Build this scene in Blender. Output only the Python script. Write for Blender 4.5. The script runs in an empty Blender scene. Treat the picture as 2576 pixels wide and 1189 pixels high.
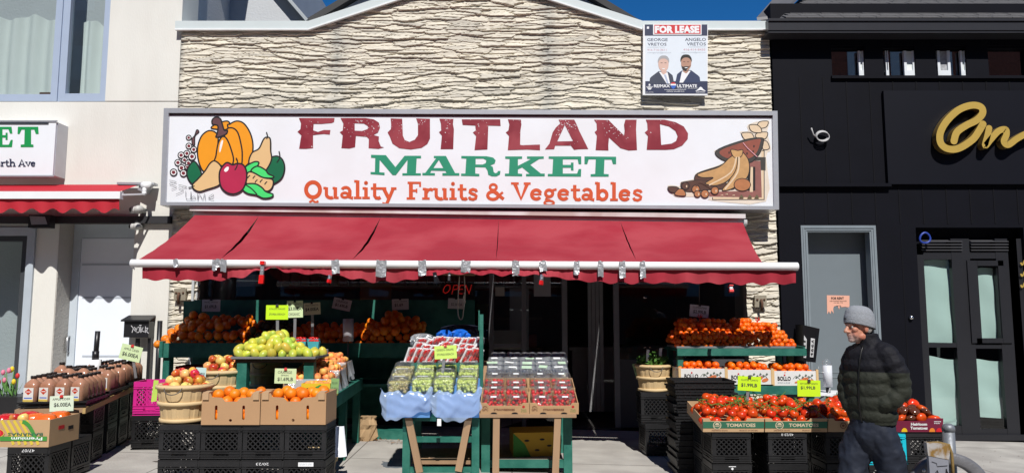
import bpy, bmesh, math, random
import numpy as np
from mathutils import Vector, Matrix, Euler
from mathutils.geometry import tessellate_polygon
random.seed(7); rng = np.random.default_rng(7)
PI = math.pi; R = math.radians
S = bpy.context.scene; COL = S.collection

# ---------------------------------------------------------------- camera
H = 1.55; F = 1900.0; CX, CY = 1288.0, 594.5; PITCH = R(6.05)
cam = bpy.data.cameras.new('camera'); co = bpy.data.objects.new('camera', cam); COL.objects.link(co)
cam.sensor_width = 36; cam.lens = 36*F/2576; cam.clip_end = 500; cam.clip_start = .05
co.location = (0, 0, H); co.rotation_euler = (PI/2+PITCH, 0, 0); S.camera = co
cP, sP = math.cos(PITCH), math.sin(PITCH)
def at(px, py, Y):
    xc, yc = (px-CX)/F, (CY-py)/F
    t = Y/(cP-yc*sP)
    return Vector((xc*t, Y, H+t*(sP+yc*cP)))
def zc(py, Y): return at(CX, py, Y).z
# ---------------------------------------------------------------- light
SUN = Vector((-.13, 1, -1.13)).normalized()
W = bpy.data.worlds.new('World'); S.world = W; W.use_nodes = True
nt = W.node_tree; bg = nt.nodes['Background']; sky = nt.nodes.new('ShaderNodeTexSky')
sky.sky_type = 'NISHITA'; sky.sun_disc = False
el = math.asin(-SUN.z); sky.sun_elevation = el
sky.sun_rotation = math.atan2(-SUN.x, -SUN.y); sky.air_density = .9; sky.dust_density = .0; sky.ozone_density = 6; sky.altitude = 2500
bg.inputs[1].default_value = .098
hsv = nt.nodes.new('ShaderNodeHueSaturation'); hsv.inputs['Saturation'].default_value = 1.25; nt.links.new(sky.outputs[0], hsv.inputs['Color']); nt.links.new(hsv.outputs[0], bg.inputs[0])
sl = bpy.data.lights.new('sun', 'SUN'); sl.energy = 4.8; sl.angle = R(.5); sl.color = (1, .965, .915)
so = bpy.data.objects.new('sun', sl); COL.objects.link(so)
so.rotation_euler = SUN.to_track_quat('-Z', 'Y').to_euler()
S.view_settings.view_transform = 'Standard'; S.view_settings.look = 'None'
S.view_settings.exposure = 0.15; S.view_settings.gamma = 1
S.cycles.transparent_max_bounces = 24; S.cycles.max_bounces = 8; S.cycles.caustics_reflective = False; S.cycles.caustics_refractive = False

# ---------------------------------------------------------------- materials
def srgb(*c): return tuple((x/255/12.92 if x/255 <= .04045 else ((x/255+.055)/1.055)**2.4) for x in c)
_mats = {}
def M(name, col=(.5, .5, .5), rough=.6, var=.12, vs=6, bump=0, bs=60, metal=0, spec=.4, rnd=0, hue=0, col2=None, cs=4, emit=None, stretch=None, sss=0, lo=.4, hi=.62):
    if name in _mats: return _mats[name]
    m = bpy.data.materials.new(name); m.use_nodes = True; n = m.node_tree.nodes; l = m.node_tree.links
    b = n['Principled BSDF']; b.inputs['Roughness'].default_value = rough; b.inputs['Metallic'].default_value = metal
    b.inputs['Specular IOR Level'].default_value = spec
    tc = n.new('ShaderNodeTexCoord'); vec = tc.outputs['Object']
    if stretch:
        mp = n.new('ShaderNodeMapping'); mp.inputs['Scale'].default_value = stretch; l.new(vec, mp.inputs[0]); vec = mp.outputs[0]
    def noise(s, d=4):
        t = n.new('ShaderNodeTexNoise'); t.inputs['Scale'].default_value = s; t.inputs['Detail'].default_value = d; l.new(vec, t.inputs['Vector']); return t
    c = None
    mx = n.new('ShaderNodeMixRGB'); mx.inputs[1].default_value = (*[x*(1-var) for x in col], 1); mx.inputs[2].default_value = (*[min(1, x*(1+var)) for x in col], 1)
    l.new(noise(vs).outputs['Fac'], mx.inputs[0]); c = mx.outputs[0]
    if col2:
        r = n.new('ShaderNodeValToRGB'); r.color_ramp.elements[0].position = lo; r.color_ramp.elements[1].position = hi
        l.new(noise(cs, 3).outputs['Fac'], r.inputs[0])
        m2 = n.new('ShaderNodeMixRGB'); l.new(r.outputs[0], m2.inputs[0]); l.new(c, m2.inputs[1]); m2.inputs[2].default_value = (*col2, 1); c = m2.outputs[0]
    if rnd or hue:
        oi = n.new('ShaderNodeObjectInfo'); hs = n.new('ShaderNodeHueSaturation')
        for k, (amt, base) in {'Value': (rnd, 1), 'Hue': (hue, .5)}.items():
            ma = n.new('ShaderNodeMapRange'); ma.inputs[3].default_value = base-amt; ma.inputs[4].default_value = base+amt
            src = oi.outputs['Random']
            if k == 'Hue':
                q = n.new('ShaderNodeMath'); q.operation = 'MULTIPLY'; q.inputs[1].default_value = 7.31; l.new(src, q.inputs[0])
                q2 = n.new('ShaderNodeMath'); q2.operation = 'FRACT'; l.new(q.outputs[0], q2.inputs[0]); src = q2.outputs[0]
            l.new(src, ma.inputs[0]); l.new(ma.outputs[0], hs.inputs[k])
        l.new(c, hs.inputs['Color']); c = hs.outputs[0]
    l.new(c, b.inputs['Base Color'])
    if bump:
        bp = n.new('ShaderNodeBump'); bp.inputs['Strength'].default_value = bump; bp.inputs['Distance'].default_value = .02
        l.new(noise(bs).outputs['Fac'], bp.inputs['Height']); l.new(bp.outputs[0], b.inputs['Normal'])
    if emit: b.inputs['Emission Color'].default_value = (*emit[0], 1); b.inputs['Emission Strength'].default_value = emit[1]
    if sss: b.inputs['Subsurface Weight'].default_value = sss; b.inputs['Subsurface Radius'].default_value = (.01, .004, .002)
    _mats[name] = m; return m
def clear(name, tint=(1, 1, 1), gl=.5, rough=.08, bump=0, bs=40, white=0, ior=1.5, wcol=(.8, .85, .9)):
    if name in _mats: return _mats[name]
    m = bpy.data.materials.new(name); m.use_nodes = True; n = m.node_tree.nodes; l = m.node_tree.links; n.remove(n['Principled BSDF'])
    out = n['Material Output']; tr = n.new('ShaderNodeBsdfTransparent'); tr.inputs[0].default_value = (*tint, 1)
    g = n.new('ShaderNodeBsdfGlossy'); g.inputs['Roughness'].default_value = rough
    fr = n.new('ShaderNodeLayerWeight'); fr.inputs[0].default_value = .5; f0 = ((ior-1)/(ior+1))**2+gl*.1
    pw = n.new('ShaderNodeMath'); pw.operation = 'POWER'; pw.inputs[1].default_value = 5; l.new(fr.outputs['Facing'], pw.inputs[0])
    mu = n.new('ShaderNodeMath'); mu.operation = 'MULTIPLY_ADD'; mu.inputs[1].default_value = 1-f0; mu.inputs[2].default_value = f0; l.new(pw.outputs[0], mu.inputs[0])
    mx = n.new('ShaderNodeMixShader'); l.new(mu.outputs[0], mx.inputs[0]); l.new(tr.outputs[0], mx.inputs[1]); l.new(g.outputs[0], mx.inputs[2]); o = mx.outputs[0]
    if white:
        d = n.new('ShaderNodeBsdfDiffuse'); d.inputs[0].default_value = (*wcol, 1); m2 = n.new('ShaderNodeMixShader'); m2.inputs[0].default_value = white
        l.new(o, m2.inputs[1]); l.new(d.outputs[0], m2.inputs[2]); o = m2.outputs[0]
    if bump:
        tc = n.new('ShaderNodeTexCoord'); t = n.new('ShaderNodeTexNoise'); t.inputs['Scale'].default_value = bs; l.new(tc.outputs['Object'], t.inputs['Vector'])
        bp = n.new('ShaderNodeBump'); bp.inputs['Strength'].default_value = bump; bp.inputs['Distance'].default_value = .02; l.new(t.outputs['Fac'], bp.inputs['Height']); l.new(bp.outputs[0], g.inputs['Normal'])
    l.new(o, out.inputs[0]); _mats[name] = m; return m
ALU = M('aluminium', (.5, .52, .56), .35, .1, 8, metal=.5)
WHITE = M('white_paint', (.78, .79, .8), .4, .05, 5)
SIGNW = M('sign_white', (.76, .79, .83), .35, .03, 2, col2=(.73, .75, .78), cs=1.5)
BLACK = M('black_plastic', (.012, .012, .014), .38, .3, 8, spec=.5)
INK = M('black_ink', (.012, .01, .012), .5, .1)
GREEN = M('green_paint', (.012, .115, .085), .55, .3, 9, bump=.15, bs=40, col2=(.03, .16, .12), cs=7)
CARD = M('cardboard', (.42, .25, .13), .85, .1, 5, bump=.05, bs=90)
WOOD = M('raw_wood', (.33, .21, .12), .8, .3, 8, stretch=(1, 1, .15), bump=.1)
DARK = M('dark_interior', (.02, .02, .022), .8, .3)
STEEL = M('steel', (.45, .46, .48), .35, .2, 10, metal=.7)
GLASS = clear('glass', (.75, .8, .8), .3, .0)
PLASTIC = clear('clear_plastic', (.98, .99, .99), .5, .04, bump=.9, bs=75, white=.02)
GLARE = clear('clear_plastic_glare', (.98, .99, .99), 1.1, .06, bump=1, bs=90, white=.12)

# ---------------------------------------------------------------- mesh builder
_txt = {}
class MB:
    def __init__(s, o=(0, 0, 0), mat=None):
        s.v = []; s.f = []; s.mi = []; s.sm = []; s.mats = []; s.cur = 0; s.o = Vector(o)
        if mat: s.use(mat)
    def use(s, m):
        if m not in s.mats: s.mats.append(m)
        s.cur = s.mats.index(m); return s
    def add(s, vs, fs, smooth=False):
        b = len(s.v); s.v += [Vector(v)-s.o for v in vs]
        for f in fs: s.f.append([i+b for i in f]); s.mi.append(s.cur); s.sm.append(smooth)
        return s
    def hexa(s, p):                           # 8 corners: 4 bottom then 4 top, counter-clockwise
        return s.add(p, [(3, 2, 1, 0), (4, 5, 6, 7), (0, 1, 5, 4), (1, 2, 6, 5), (2, 3, 7, 6), (3, 0, 4, 7)])
    def box(s, x0, x1, y0, y1, z0, z1):
        return s.hexa([(x0, y0, z0), (x1, y0, z0), (x1, y1, z0), (x0, y1, z0), (x0, y0, z1), (x1, y0, z1), (x1, y1, z1), (x0, y1, z1)])
    def bar(s, p, q, w, h=None, up=(0, 0, 1)):
        p, q = Vector(p), Vector(q); h = h or w; d = (q-p).normalized(); u = Vector(up)
        if abs(d.dot(u)) > .98: u = Vector((0, 1, 0))
        a = d.cross(u).normalized()*w/2; b = a.cross(d).normalized()*h/2
        return s.hexa([p-a-b, p+a-b, q+a-b, q-a-b, p-a+b, p+a+b, q+a+b, q-a+b])
    def tube(s, pts, r, n=8, closed=False, cap=True):
        pts = [Vector(p) for p in pts]; rs = r if isinstance(r, (list, tuple)) else [r]*len(pts); vs = []; fs = []; N = len(pts); u = None
        for i, p in enumerate(pts):
            d = (pts[(i+1) % N if closed else min(i+1, N-1)]-pts[i-1 if closed or i else 0]).normalized()
            if u is None: u = d.cross(Vector((0, 0, 1)) if abs(d.z) < .9 else Vector((0, 1, 0)))
            u = (u-d*u.dot(d)).normalized(); w = d.cross(u)
            vs += [p+(u*math.cos(2*PI*k/n)+w*math.sin(2*PI*k/n))*rs[i] for k in range(n)]
        for i in range(N if closed else N-1):
            j = (i+1) % N
            fs += [(i*n+k, i*n+(k+1) % n, j*n+(k+1) % n, j*n+k) for k in range(n)]
        if cap and not closed: fs += [tuple(range(n))[::-1], tuple(range((N-1)*n, N*n))]
        return s.add(vs, fs, True)
    def lathe(s, prof, c=(0, 0, 0), n=16, rot=None, ax=(1, 1), mod=None, smooth=True):
        vs = []; fs = []; c = Vector(c)
        for (r, z) in prof:
            for k in range(n):
                a = 2*PI*k/n; m = mod(a, z) if mod else 1
                v = Vector((r*m*math.cos(a)*ax[0], r*m*math.sin(a)*ax[1], z))
                vs.append(c+(rot @ v if rot else v))
        for i in range(len(prof)-1): fs += [(i*n+k, i*n+(k+1) % n, (i+1)*n+(k+1) % n, (i+1)*n+k) for k in range(n)]
        if prof[0][0] > 1e-4: fs.append(tuple(range(n))[::-1])
        if prof[-1][0] > 1e-4: fs.append(tuple(range((len(prof)-1)*n, len(prof)*n)))
        return s.add(vs, fs, smooth)
    def ell(s, c, r, n=12, m=8, rot=None):
        r = r if isinstance(r, (list, tuple, Vector)) else (r, r, r)
        pr = [(max(1e-5, math.sin(PI*i/m)), -math.cos(PI*i/m)) for i in range(m+1)]
        vs = []; fs = []; c = Vector(c)
        for (q, z) in pr:
            for k in range(n):
                v = Vector((q*math.cos(2*PI*k/n)*r[0], q*math.sin(2*PI*k/n)*r[1], z*r[2])); vs.append(c+(rot @ v if rot else v))
        for i in range(m): fs += [(i*n+k, i*n+(k+1) % n, (i+1)*n+(k+1) % n, (i+1)*n+k) for k in range(n)]
        return s.add(vs, fs, True)
    def capsule(s, pts, rs, n=12):
        s.tube(pts, rs, n)
        for p, r in zip(pts, rs): s.ell(p, r, n, 8)
        return s
    def grid(s, fn, nu, nv, smooth=True):
        return s.add([fn(i/nu, j/nv) for j in range(nv+1) for i in range(nu+1)],
                     [(j*(nu+1)+i, j*(nu+1)+i+1, (j+1)*(nu+1)+i+1, (j+1)*(nu+1)+i) for j in range(nv) for i in range(nu)], smooth)
    def loops(s, ls):                          # flat polygon with holes, 3D points
        ls = [[Vector(p) for p in l] for l in ls]; allp = [p for l in ls for p in l]
        return s.add(allp, [t for t in tessellate_polygon(ls)])
    def prism(s, pts, d):                      # polygon extruded along d
        d = Vector(d); n = len(pts); pts = [Vector(p) for p in pts]
        tri = tessellate_polygon([pts])
        s.add(pts+[p+d for p in pts], list(tri)+[tuple(i+n for i in t)[::-1] for t in tri]+[(i, (i+1) % n, (i+1) % n+n, i+n) for i in range(n)])
        return s
    def ribbon(s, pts, w, nrm=(0, -1, 0), closed=False, taper=False):
        pts = [Vector(p) for p in pts]; nrm = Vector(nrm); N = len(pts); vs = []; fs = []
        for i, p in enumerate(pts):
            a = pts[i-1 if (closed or i) else 0]; b = pts[(i+1) % N if closed else min(i+1, N-1)]
            t = (b-a).normalized(); q = t.cross(nrm).normalized(); ww = w
            if taper: ww = w*(.35+.65*math.sin(PI*min(1, max(0, i/(N-1)))))
            vs += [p+q*ww/2, p-q*ww/2]
        for i in range(N if closed else N-1):
            j = (i+1) % N; fs.append((2*i, 2*i+1, 2*j+1, 2*j))
        return s.add(vs, fs)
    def text(s, body, c00, c10, c01, bold=0, lift=0):
        """text filling the parallelogram bottom-left c00, bottom-right c10, top-left c01"""
        key = (body, bold)
        if key not in _txt:
            c = bpy.data.curves.new('t', 'FONT'); c.body = body; c.offset = bold; c.resolution_u = 2
            o = bpy.data.objects.new('t', c); m = o.to_mesh()
            vs = [(v.co.x, v.co.y) for v in m.vertices]; fs = [tuple(p.vertices) for p in m.polygons]; o.to_mesh_clear()
            bpy.data.objects.remove(o); bpy.data.curves.remove(c); _txt[key] = (vs, fs)
        vs, fs = _txt[key]
        if not vs: return s
        xs = [v[0] for v in vs]; ys = [v[1] for v in vs]; x0, y0 = min(xs), min(ys); w = max(xs)-x0; h = max(ys)-y0
        c00, c10, c01 = Vector(c00), Vector(c10), Vector(c01); n = (c10-c00).cross(c01-c00).normalized()*lift
        return s.add([c00+(c10-c00)*((x-x0)/w)+(c01-c00)*((y-y0)/h)+n for x, y in vs], fs)
    def mesh(s, name):
        me = bpy.data.meshes.new(name); me.from_pydata([tuple(v) for v in s.v], [], s.f)
        for m in s.mats: me.materials.append(m)
        me.polygons.foreach_set('material_index', s.mi); me.polygons.foreach_set('use_smooth', s.sm); me.update(); return me
    def build(s, name, parent=None, label=None, cat=None, group=None, kind=None, loc=None):
        o = bpy.data.objects.new(name, s.mesh(name)); COL.objects.link(o); o.location = s.o if not parent and loc is None else (loc or (0, 0, 0))
        if parent: o.parent = parent
        tag(o, label, cat, group, kind); return o
def tag(o, label=None, cat=None, group=None, kind=None):
    for k, v in (('label', label), ('category', cat), ('group', group), ('kind', kind)):
        if v: o[k] = v
    return o
def thing(name, label, cat, loc=(0, 0, 0), rz=0, group=None):
    o = bpy.data.objects.new(name, None); COL.objects.link(o); o.location = loc; o.rotation_euler = (0, 0, rz); o.empty_display_size = .1
    return tag(o, label, cat, group)
def dup(o, loc=None, rz=None, label=None, group=None, parent=None):
    c = o.copy(); COL.objects.link(c); c.parent = parent
    if loc is not None: c.location = loc
    if rz is not None: c.rotation_euler = (0, 0, rz)
    if label: c['label'] = label
    if group: c['group'] = group
    for ch in list(o.children): dup(ch, parent=c)
    return c
def inst(me, name, loc, label, cat, group, rot=(0, 0, 0), sc=1, parent=None):
    o = bpy.data.objects.new(name, me); COL.objects.link(o); o.location = loc; o.rotation_euler = rot
    o.scale = (sc, sc, sc) if not isinstance(sc, tuple) else sc
    if parent: o.parent = parent
    return tag(o, label, cat, group)
def soft(me_or_o): return me_or_o
def gz(X, Y):
    X = max(-9, min(9, X)); return .025*(5.2-X)-.012*(9.8-Y)
def arc(cx, cy, rx, ry, a0, a1, n=12): return [(cx+rx*math.cos(R(a0+(a1-a0)*i/n)), cy+ry*math.sin(R(a0+(a1-a0)*i/n))) for i in range(n+1)]
# a slab-serif stroke alphabet: (advance, [(polyline, width)]) in x-heights
SW = .27; SE = .17
def serif(x, y, w=.5): return ([(x-w/2, y), (x+w/2, y)], SE)
GL = {
 'a': (1.0, [(arc(.36, .28, .24, .18, 0, 360, 16), .2), ([(.72, .66), (.72, .1), (.95, .07)], SW), (arc(.43, .6, .29, .28, 0, 155), .22)]),
 'b': (1.08, [([(.22, 1.42), (.22, .05)], SW), (arc(.55, .44, .3, .35, 0, 360, 18), .25), ([(.0, 1.36), (.22, 1.36)], SE)]),
 'e': (.95, [(arc(.45, .44, .33, .35, 20, 325, 18), .25), ([(.15, .46), (.82, .46)], .15)]),
 'g': (1.0, [(arc(.42, .54, .26, .26, 0, 360, 16), .23), (arc(.42, -.2, .34, .17, 0, 360, 16), .17), ([(.3, .28), (.16, .12), (.5, .0)], .16), ([(.62, .76), (.95, .86)], .17)]),
 'h': (1.15, [([(.22, 1.42), (.22, 0)], SW), (arc(.56, .52, .3, .3, 160, 0)+[(.86, 0)], .25), serif(.22, .08), serif(.86, .08), ([(.0, 1.36), (.22, 1.36)], SE)]),
 'i': (.6, [([(.28, .88), (.28, 0)], SW), serif(.28, .08, .56), ([(.03, .82), (.28, .82)], SE), (arc(.28, 1.24, .07, .07, 0, 360, 8), .16)]),
 'l': (.6, [([(.28, 1.42), (.28, 0)], SW), serif(.28, .08, .56), ([(.03, 1.36), (.28, 1.36)], SE)]),
 'o': (1.0, [(arc(.48, .44, .35, .34, 0, 360, 20), .25)]),
 'r': (.8, [([(.26, .88), (.26, 0)], SW), serif(.26, .08, .56), ([(.02, .82), (.26, .82)], SE), ([(.28, .5), (.42, .74), (.62, .8), (.78, .72)], .23)]),
 's': (.82, [([(.68, .62), (.62, .76), (.4, .82), (.2, .74), (.17, .6), (.3, .5), (.52, .42), (.66, .3), (.62, .13), (.42, .04), (.2, .08), (.12, .24)], .22)]),
 't': (.75, [([(.3, 1.2), (.3, .25), (.4, .08), (.6, .06), (.72, .14)], .25), ([(.02, .82), (.68, .82)], .17)]),
 'u': (1.18, [([(.22, .88), (.22, .36)]+arc(.54, .34, .32, .28, 180, 300), .25), ([(.86, .88), (.86, 0)], SW), ([(.0, .82), (.22, .82)], SE), ([(.66, .82), (.86, .82)], SE), ([(.86, .07), (1.1, .07)], SE)]),
 'v': (1.0, [([(.14, .86), (.5, .08), (.86, .86)], .25), serif(.14, .84, .44), serif(.86, .84, .44)]),
 'y': (1.05, [([(.18, .86), (.55, .08)], .26), ([(.9, .86), (.42, -.36), (.1, -.36)], .24), serif(.16, .82, .46), serif(.92, .82, .4)]),
 'Q': (1.4, [(arc(.66, .68, .5, .58, 0, 360, 28), .3), ([(.4, -.3), (.62, -.14), (.85, -.3), (1.05, -.2)], .18)]),
 'F': (1.15, [([(.3, 1.36), (.3, 0)], .3), ([(.05, 1.29), (1.05, 1.29)], .17), ([(.98, 1.36), (.98, .98)], .15), ([(.3, .68), (.74, .68)], .17), ([(.72, .84), (.72, .52)], .12), serif(.3, .08, .64)]),
 'V': (1.3, [([(.2, 1.32), (.66, .1), (1.12, 1.32)], .29), serif(.22, 1.29, .56), serif(1.1, 1.29, .5)]),
 'A': (1.35, [([(.16, .05), (.66, 1.3), (1.16, .05)], .26), ([(.4, .42), (.95, .42)], .17), serif(.18, .07, .48), serif(1.15, .07, .48)]),
 '&': (1.15, [(arc(.42, 1.0, .2, .22, 0, 360, 14), .18), (arc(.4, .36, .32, .3, 0, 360, 16), .22), ([(.5, .62), (1.05, .08)], .22), ([(.7, .3), (1.0, .62)], .16)]),
 ' ': (.6, []), }
def slab(mb, word, P, x0, x1, ybase, xh, lean=0):
    """lay word between x0 and x1; P maps (x, y, layer) to a point in the scene"""
    tot = sum(GL[c][0] for c in word); kx = (x1-x0)/tot; x = x0; lay = 0
    for c in word:
        for pts, w in GL[c][1]:
            lay += 1; b = [Vector((p[0]*kx+x, p[1]*xh, 0)) for p in pts]
            cl = len(b) > 8 and (b[0]-b[-1]).length < .02*xh
            if cl: b = b[:-1]
            t = MB(); t.ribbon(b, w*(kx*.5+xh*.5), (0, 0, 1), cl)
            mb.add([P(v.x, ybase-v.y+lean*(v.x-x0), (lay % 25)*.2) for v in t.v], t.f)
        x += GL[c][0]*kx
# ================================================================ SETTING
FAC = 9.8
mconc = M('concrete', (.42, .40, .365), .9, .26, 1.6, bump=.25, bs=45, col2=(.33, .31, .285), cs=2.2)
n_ = mconc.node_tree.nodes; l_ = mconc.node_tree.links; bs_ = n_['Principled BSDF']       # cut joints in the slabs
src = bs_.inputs['Base Color'].links[0].from_socket
tc_ = n_.new('ShaderNodeTexCoord'); sx = n_.new('ShaderNodeSeparateXYZ'); l_.new(tc_.outputs['Object'], sx.inputs[0])
def band(sock, period, w):
    a = n_.new('ShaderNodeMath'); a.operation = 'PINGPONG'; a.inputs[1].default_value = period/2; l_.new(sock, a.inputs[0])
    b = n_.new('ShaderNodeMath'); b.operation = 'LESS_THAN'; b.inputs[1].default_value = w; l_.new(a.outputs[0], b.inputs[0]); return b.outputs[0]
mxm = n_.new('ShaderNodeMath'); mxm.operation = 'MAXIMUM'; l_.new(band(sx.outputs[0], 1.62, .006), mxm.inputs[0]); l_.new(band(sx.outputs[1], 1.55, .008), mxm.inputs[1])
mj = n_.new('ShaderNodeMixRGB'); l_.new(mxm.outputs[0], mj.inputs[0]); l_.new(src, mj.inputs[1]); mj.inputs[2].default_value = (.12, .11, .1, 1); l_.new(mj.outputs[0], bs_.inputs['Base Color'])
xs = [-40, -9, 9, 40]
b = MB(mat=mconc)
for i in range(3):
    a, c = xs[i], xs[i+1]
    b.add([(a, 3.2, gz(a, 3.2)), (c, 3.2, gz(c, 3.2)), (c, 14.5, gz(c, 14.5)), (a, 14.5, gz(a, 14.5))], [(0, 1, 2, 3)])
    b.add([(a, 3.2, gz(a, 3.2)-.14), (c, 3.2, gz(c, 3.2)-.14), (c, 3.2, gz(c, 3.2)), (a, 3.2, gz(a, 3.2))], [(0, 1, 2, 3)])
b.build('sidewalk', kind='structure')
b = MB(mat=M('asphalt', (.05, .05, .052), .9, .2, 8, bump=.3, bs=120))
for i in range(3):
    a, c = xs[i], xs[i+1]
    b.add([(a, -11, gz(a, 3.2)-.14), (c, -11, gz(c, 3.2)-.14), (c, 3.2, gz(c, 3.2)-.14), (a, 3.2, gz(a, 3.2)-.14)], [(0, 1, 2, 3)])
b.build('road', kind='structure')
MB(mat=M('earth', (.16, .15, .13), .95)).add([(-200, -200, -.9), (200, -200, -.9), (200, 200, -.9), (-200, 200, -.9)], [(0, 1, 2, 3)]).build('ground', kind='structure')

# ---- stone-faced market building
mstone = M('ledge_stone', (.645, .60, .505), .85, .12, 3, bump=.25, bs=30, col2=(.58, .54, .46), cs=5, stretch=(1, 1, 3))
n_ = mstone.node_tree.nodes; l_ = mstone.node_tree.links; bs_ = n_['Principled BSDF']       # grey weathering down the panel seams
src = bs_.inputs['Base Color'].links[0].from_socket
tc_ = n_.new('ShaderNodeTexCoord'); sx = n_.new('ShaderNodeSeparateXYZ'); l_.new(tc_.outputs['Object'], sx.inputs[0])
acc = None
for xx, hw in ((-2.33, .17), (.48, .17), (-4.42, .06)):
    a = n_.new('ShaderNodeMath'); a.operation = 'SUBTRACT'; a.inputs[1].default_value = xx; l_.new(sx.outputs[0], a.inputs[0])
    c = n_.new('ShaderNodeMath'); c.operation = 'ABSOLUTE'; l_.new(a.outputs[0], c.inputs[0])
    r = n_.new('ShaderNodeMapRange'); r.inputs[1].default_value = hw; r.inputs[2].default_value = 0; l_.new(c.outputs[0], r.inputs[0])
    if acc: q = n_.new('ShaderNodeMath'); q.operation = 'MAXIMUM'; l_.new(acc, q.inputs[0]); l_.new(r.outputs[0], q.inputs[1]); acc = q.outputs[0]
    else: acc = r.outputs[0]
tn = n_.new('ShaderNodeTexNoise'); tn.inputs['Scale'].default_value = 7; l_.new(tc_.outputs['Object'], tn.inputs['Vector'])
q = n_.new('ShaderNodeMath'); q.operation = 'MULTIPLY'; l_.new(acc, q.inputs[0]); l_.new(tn.outputs['Fac'], q.inputs[1])
ta = n_.new('ShaderNodeAttribute'); ta.attribute_name = 'tone'; rp = n_.new('ShaderNodeValToRGB'); e_ = rp.color_ramp.elements; e_[0].color = (.76, .76, .76, 1); e_[1].color = (1.06, 1.05, 1.02, 1); e_.new(.2).color = (.93, .93, .92, 1)
l_.new(ta.outputs['Fac'], rp.inputs[0]); mt_ = n_.new('ShaderNodeMixRGB'); mt_.blend_type = 'MULTIPLY'; mt_.inputs[0].default_value = 1; l_.new(src, mt_.inputs[1]); l_.new(rp.outputs[0], mt_.inputs[2]); src = mt_.outputs[0]
mj = n_.new('ShaderNodeMixRGB'); l_.new(q.outputs[0], mj.inputs[0]); l_.new(src, mj.inputs[1]); mj.inputs[2].default_value = (.24, .25, .24, 1); l_.new(mj.outputs[0], bs_.inputs['Base Color'])

XL, XR = -4.44, 3.46; ZB = 2.72
OL, OR = at(500, 800, FAC).x, at(1878, 800, FAC).x           # shop opening
xk0, xk1, xm = at(780, 77, FAC).x, at(1615, 77, FAC).x, at(1190, 20, FAC).x
ZCAP = zc(78, FAC); ZPK = ZCAP+.76
def ztop(x):
    if x < xk0 or x > xk1: return ZCAP
    return ZCAP+(ZPK-ZCAP)*((x-xk0)/(xm-xk0) if x < xm else (xk1-x)/(xk1-xm))
def vnoise(x, z, sx_, sz_, seed):
    r = np.random.default_rng(seed); N = 64; t = r.random((N, N)); u = x/sx_; v = z/sz_
    i = np.floor(u).astype(int); j = np.floor(v).astype(int); fu = u-i; fv = v-j; fu = fu*fu*(3-2*fu); fv = fv*fv*(3-2*fv)
    g4 = lambda a, b_: t[a % N, b_ % N]
    return (g4(i, j)*(1-fu)+g4(i+1, j)*fu)*(1-fv)+(g4(i, j+1)*(1-fu)+g4(i+1, j+1)*fu)*fv
def ledge(x, z):
    """split-face ledge stone: long leaning wedges packed like a stretched Voronoi"""
    sh = .13*(vnoise(x, z, 1.6, .9, 1)-.5)+.07*(vnoise(x, z, .6, .5, 2)-.45)
    zz = z+.03*(vnoise(x, z, .9, .4, 3)-.5)+.010*(vnoise(x, z, .09, .04, 4)-.5); xx = x+.05*(vnoise(x, z, .08, .03, 6)-.5)
    cx, cz = .40, .045; r = np.random.default_rng(11); A, B = 46, 190
    jx, jz, of, tz, tx, bt = r.random((A, B)), r.random((A, B)), r.random((A, B))**1.3, r.random((A, B)), r.random((A, B))-.5, r.random((A, B))
    wt_ = r.uniform(.75, 1.35, (A, B))
    i0 = np.floor((xx+6)/cx).astype(int); j0 = np.floor((zz+1)/cz).astype(int); best = np.full(x.shape, 9e9); bi = np.zeros(x.shape, int); bj = np.zeros(x.shape, int); second = np.full(x.shape, 9e9)
    for di in (-1, 0, 1):
        for dj in range(-3, 4):
            i, j = (i0+di) % A, (j0+dj) % B
            sx_ = (i0+di+jx[i, j])*cx-6; sz_ = (j0+dj+jz[i, j])*cz-1; dx_ = xx-sx_; dz_ = (zz-sz_)-sh*dx_
            d = (np.abs(dx_)/(.62*cx))**1.6+(np.abs(dz_)/(.62*cz*wt_[i, j]))**1.3
            m = d < best; second = np.where(m, best, np.minimum(second, d)); bi = np.where(m, i, bi); bj = np.where(m, j, bj); best = np.where(m, d, best)
            if di == -1 and dj == -3: dzb = dz_.copy(); dxb = dx_.copy()
            else: dzb = np.where(m, dz_, dzb); dxb = np.where(m, dx_, dxb)
    gapf = np.clip((second-best)/.2, 0, 1)
    h = .012+.026*of[bi, bj]-dzb*(.1+.48*tz[bi, bj])+dxb*.05*tx[bi, bj]
    h = h*(.1+.9*gapf**.5)+.011*np.abs(vnoise(x, zz-sh*dxb, .22, .016, 8)-.5)+.006*vnoise(x, z, .03, .012, 9)
    return np.clip(h, -.004, .075), bt[bi, bj]
mk = thing('market_building', 'cream ledge-stone market front with a shallow gable parapet above the dark open shop', 'building', (0, FAC, 0))
xs_ = np.arange(XL, XR+.001, .0145); zs_ = np.arange(-.05, ZPK+.02, .0075)
XX, ZZ = np.meshgrid(xs_, zs_); HH, TT = ledge(XX, ZZ+1)
edge = np.minimum(np.minimum(XX-XL, XR-XX)/.02, 1); HH = HH*np.clip(edge, 0, 1)
VV = np.stack([XX, -.0-HH, ZZ], -1).reshape(-1, 3)
nx, nz = len(xs_), len(zs_); I = np.arange(nx*nz).reshape(nz, nx)
zt = np.array([ztop(x) for x in xs_])
q = np.stack([I[:-1, :-1], I[:-1, 1:], I[1:, 1:], I[1:, :-1]], -1)
cxm = (XX[:-1, :-1]+.007); czm = ZZ[:-1, :-1]
keep = (czm < zt[:-1][None, :]+.05) & ((czm > ZB) | (cxm < OL) | (cxm > OR))
q = q[keep].reshape(-1, 4)
us, inv = np.unique(q, return_inverse=True); VV = VV[us]; q = inv.reshape(-1, 4)
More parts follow.
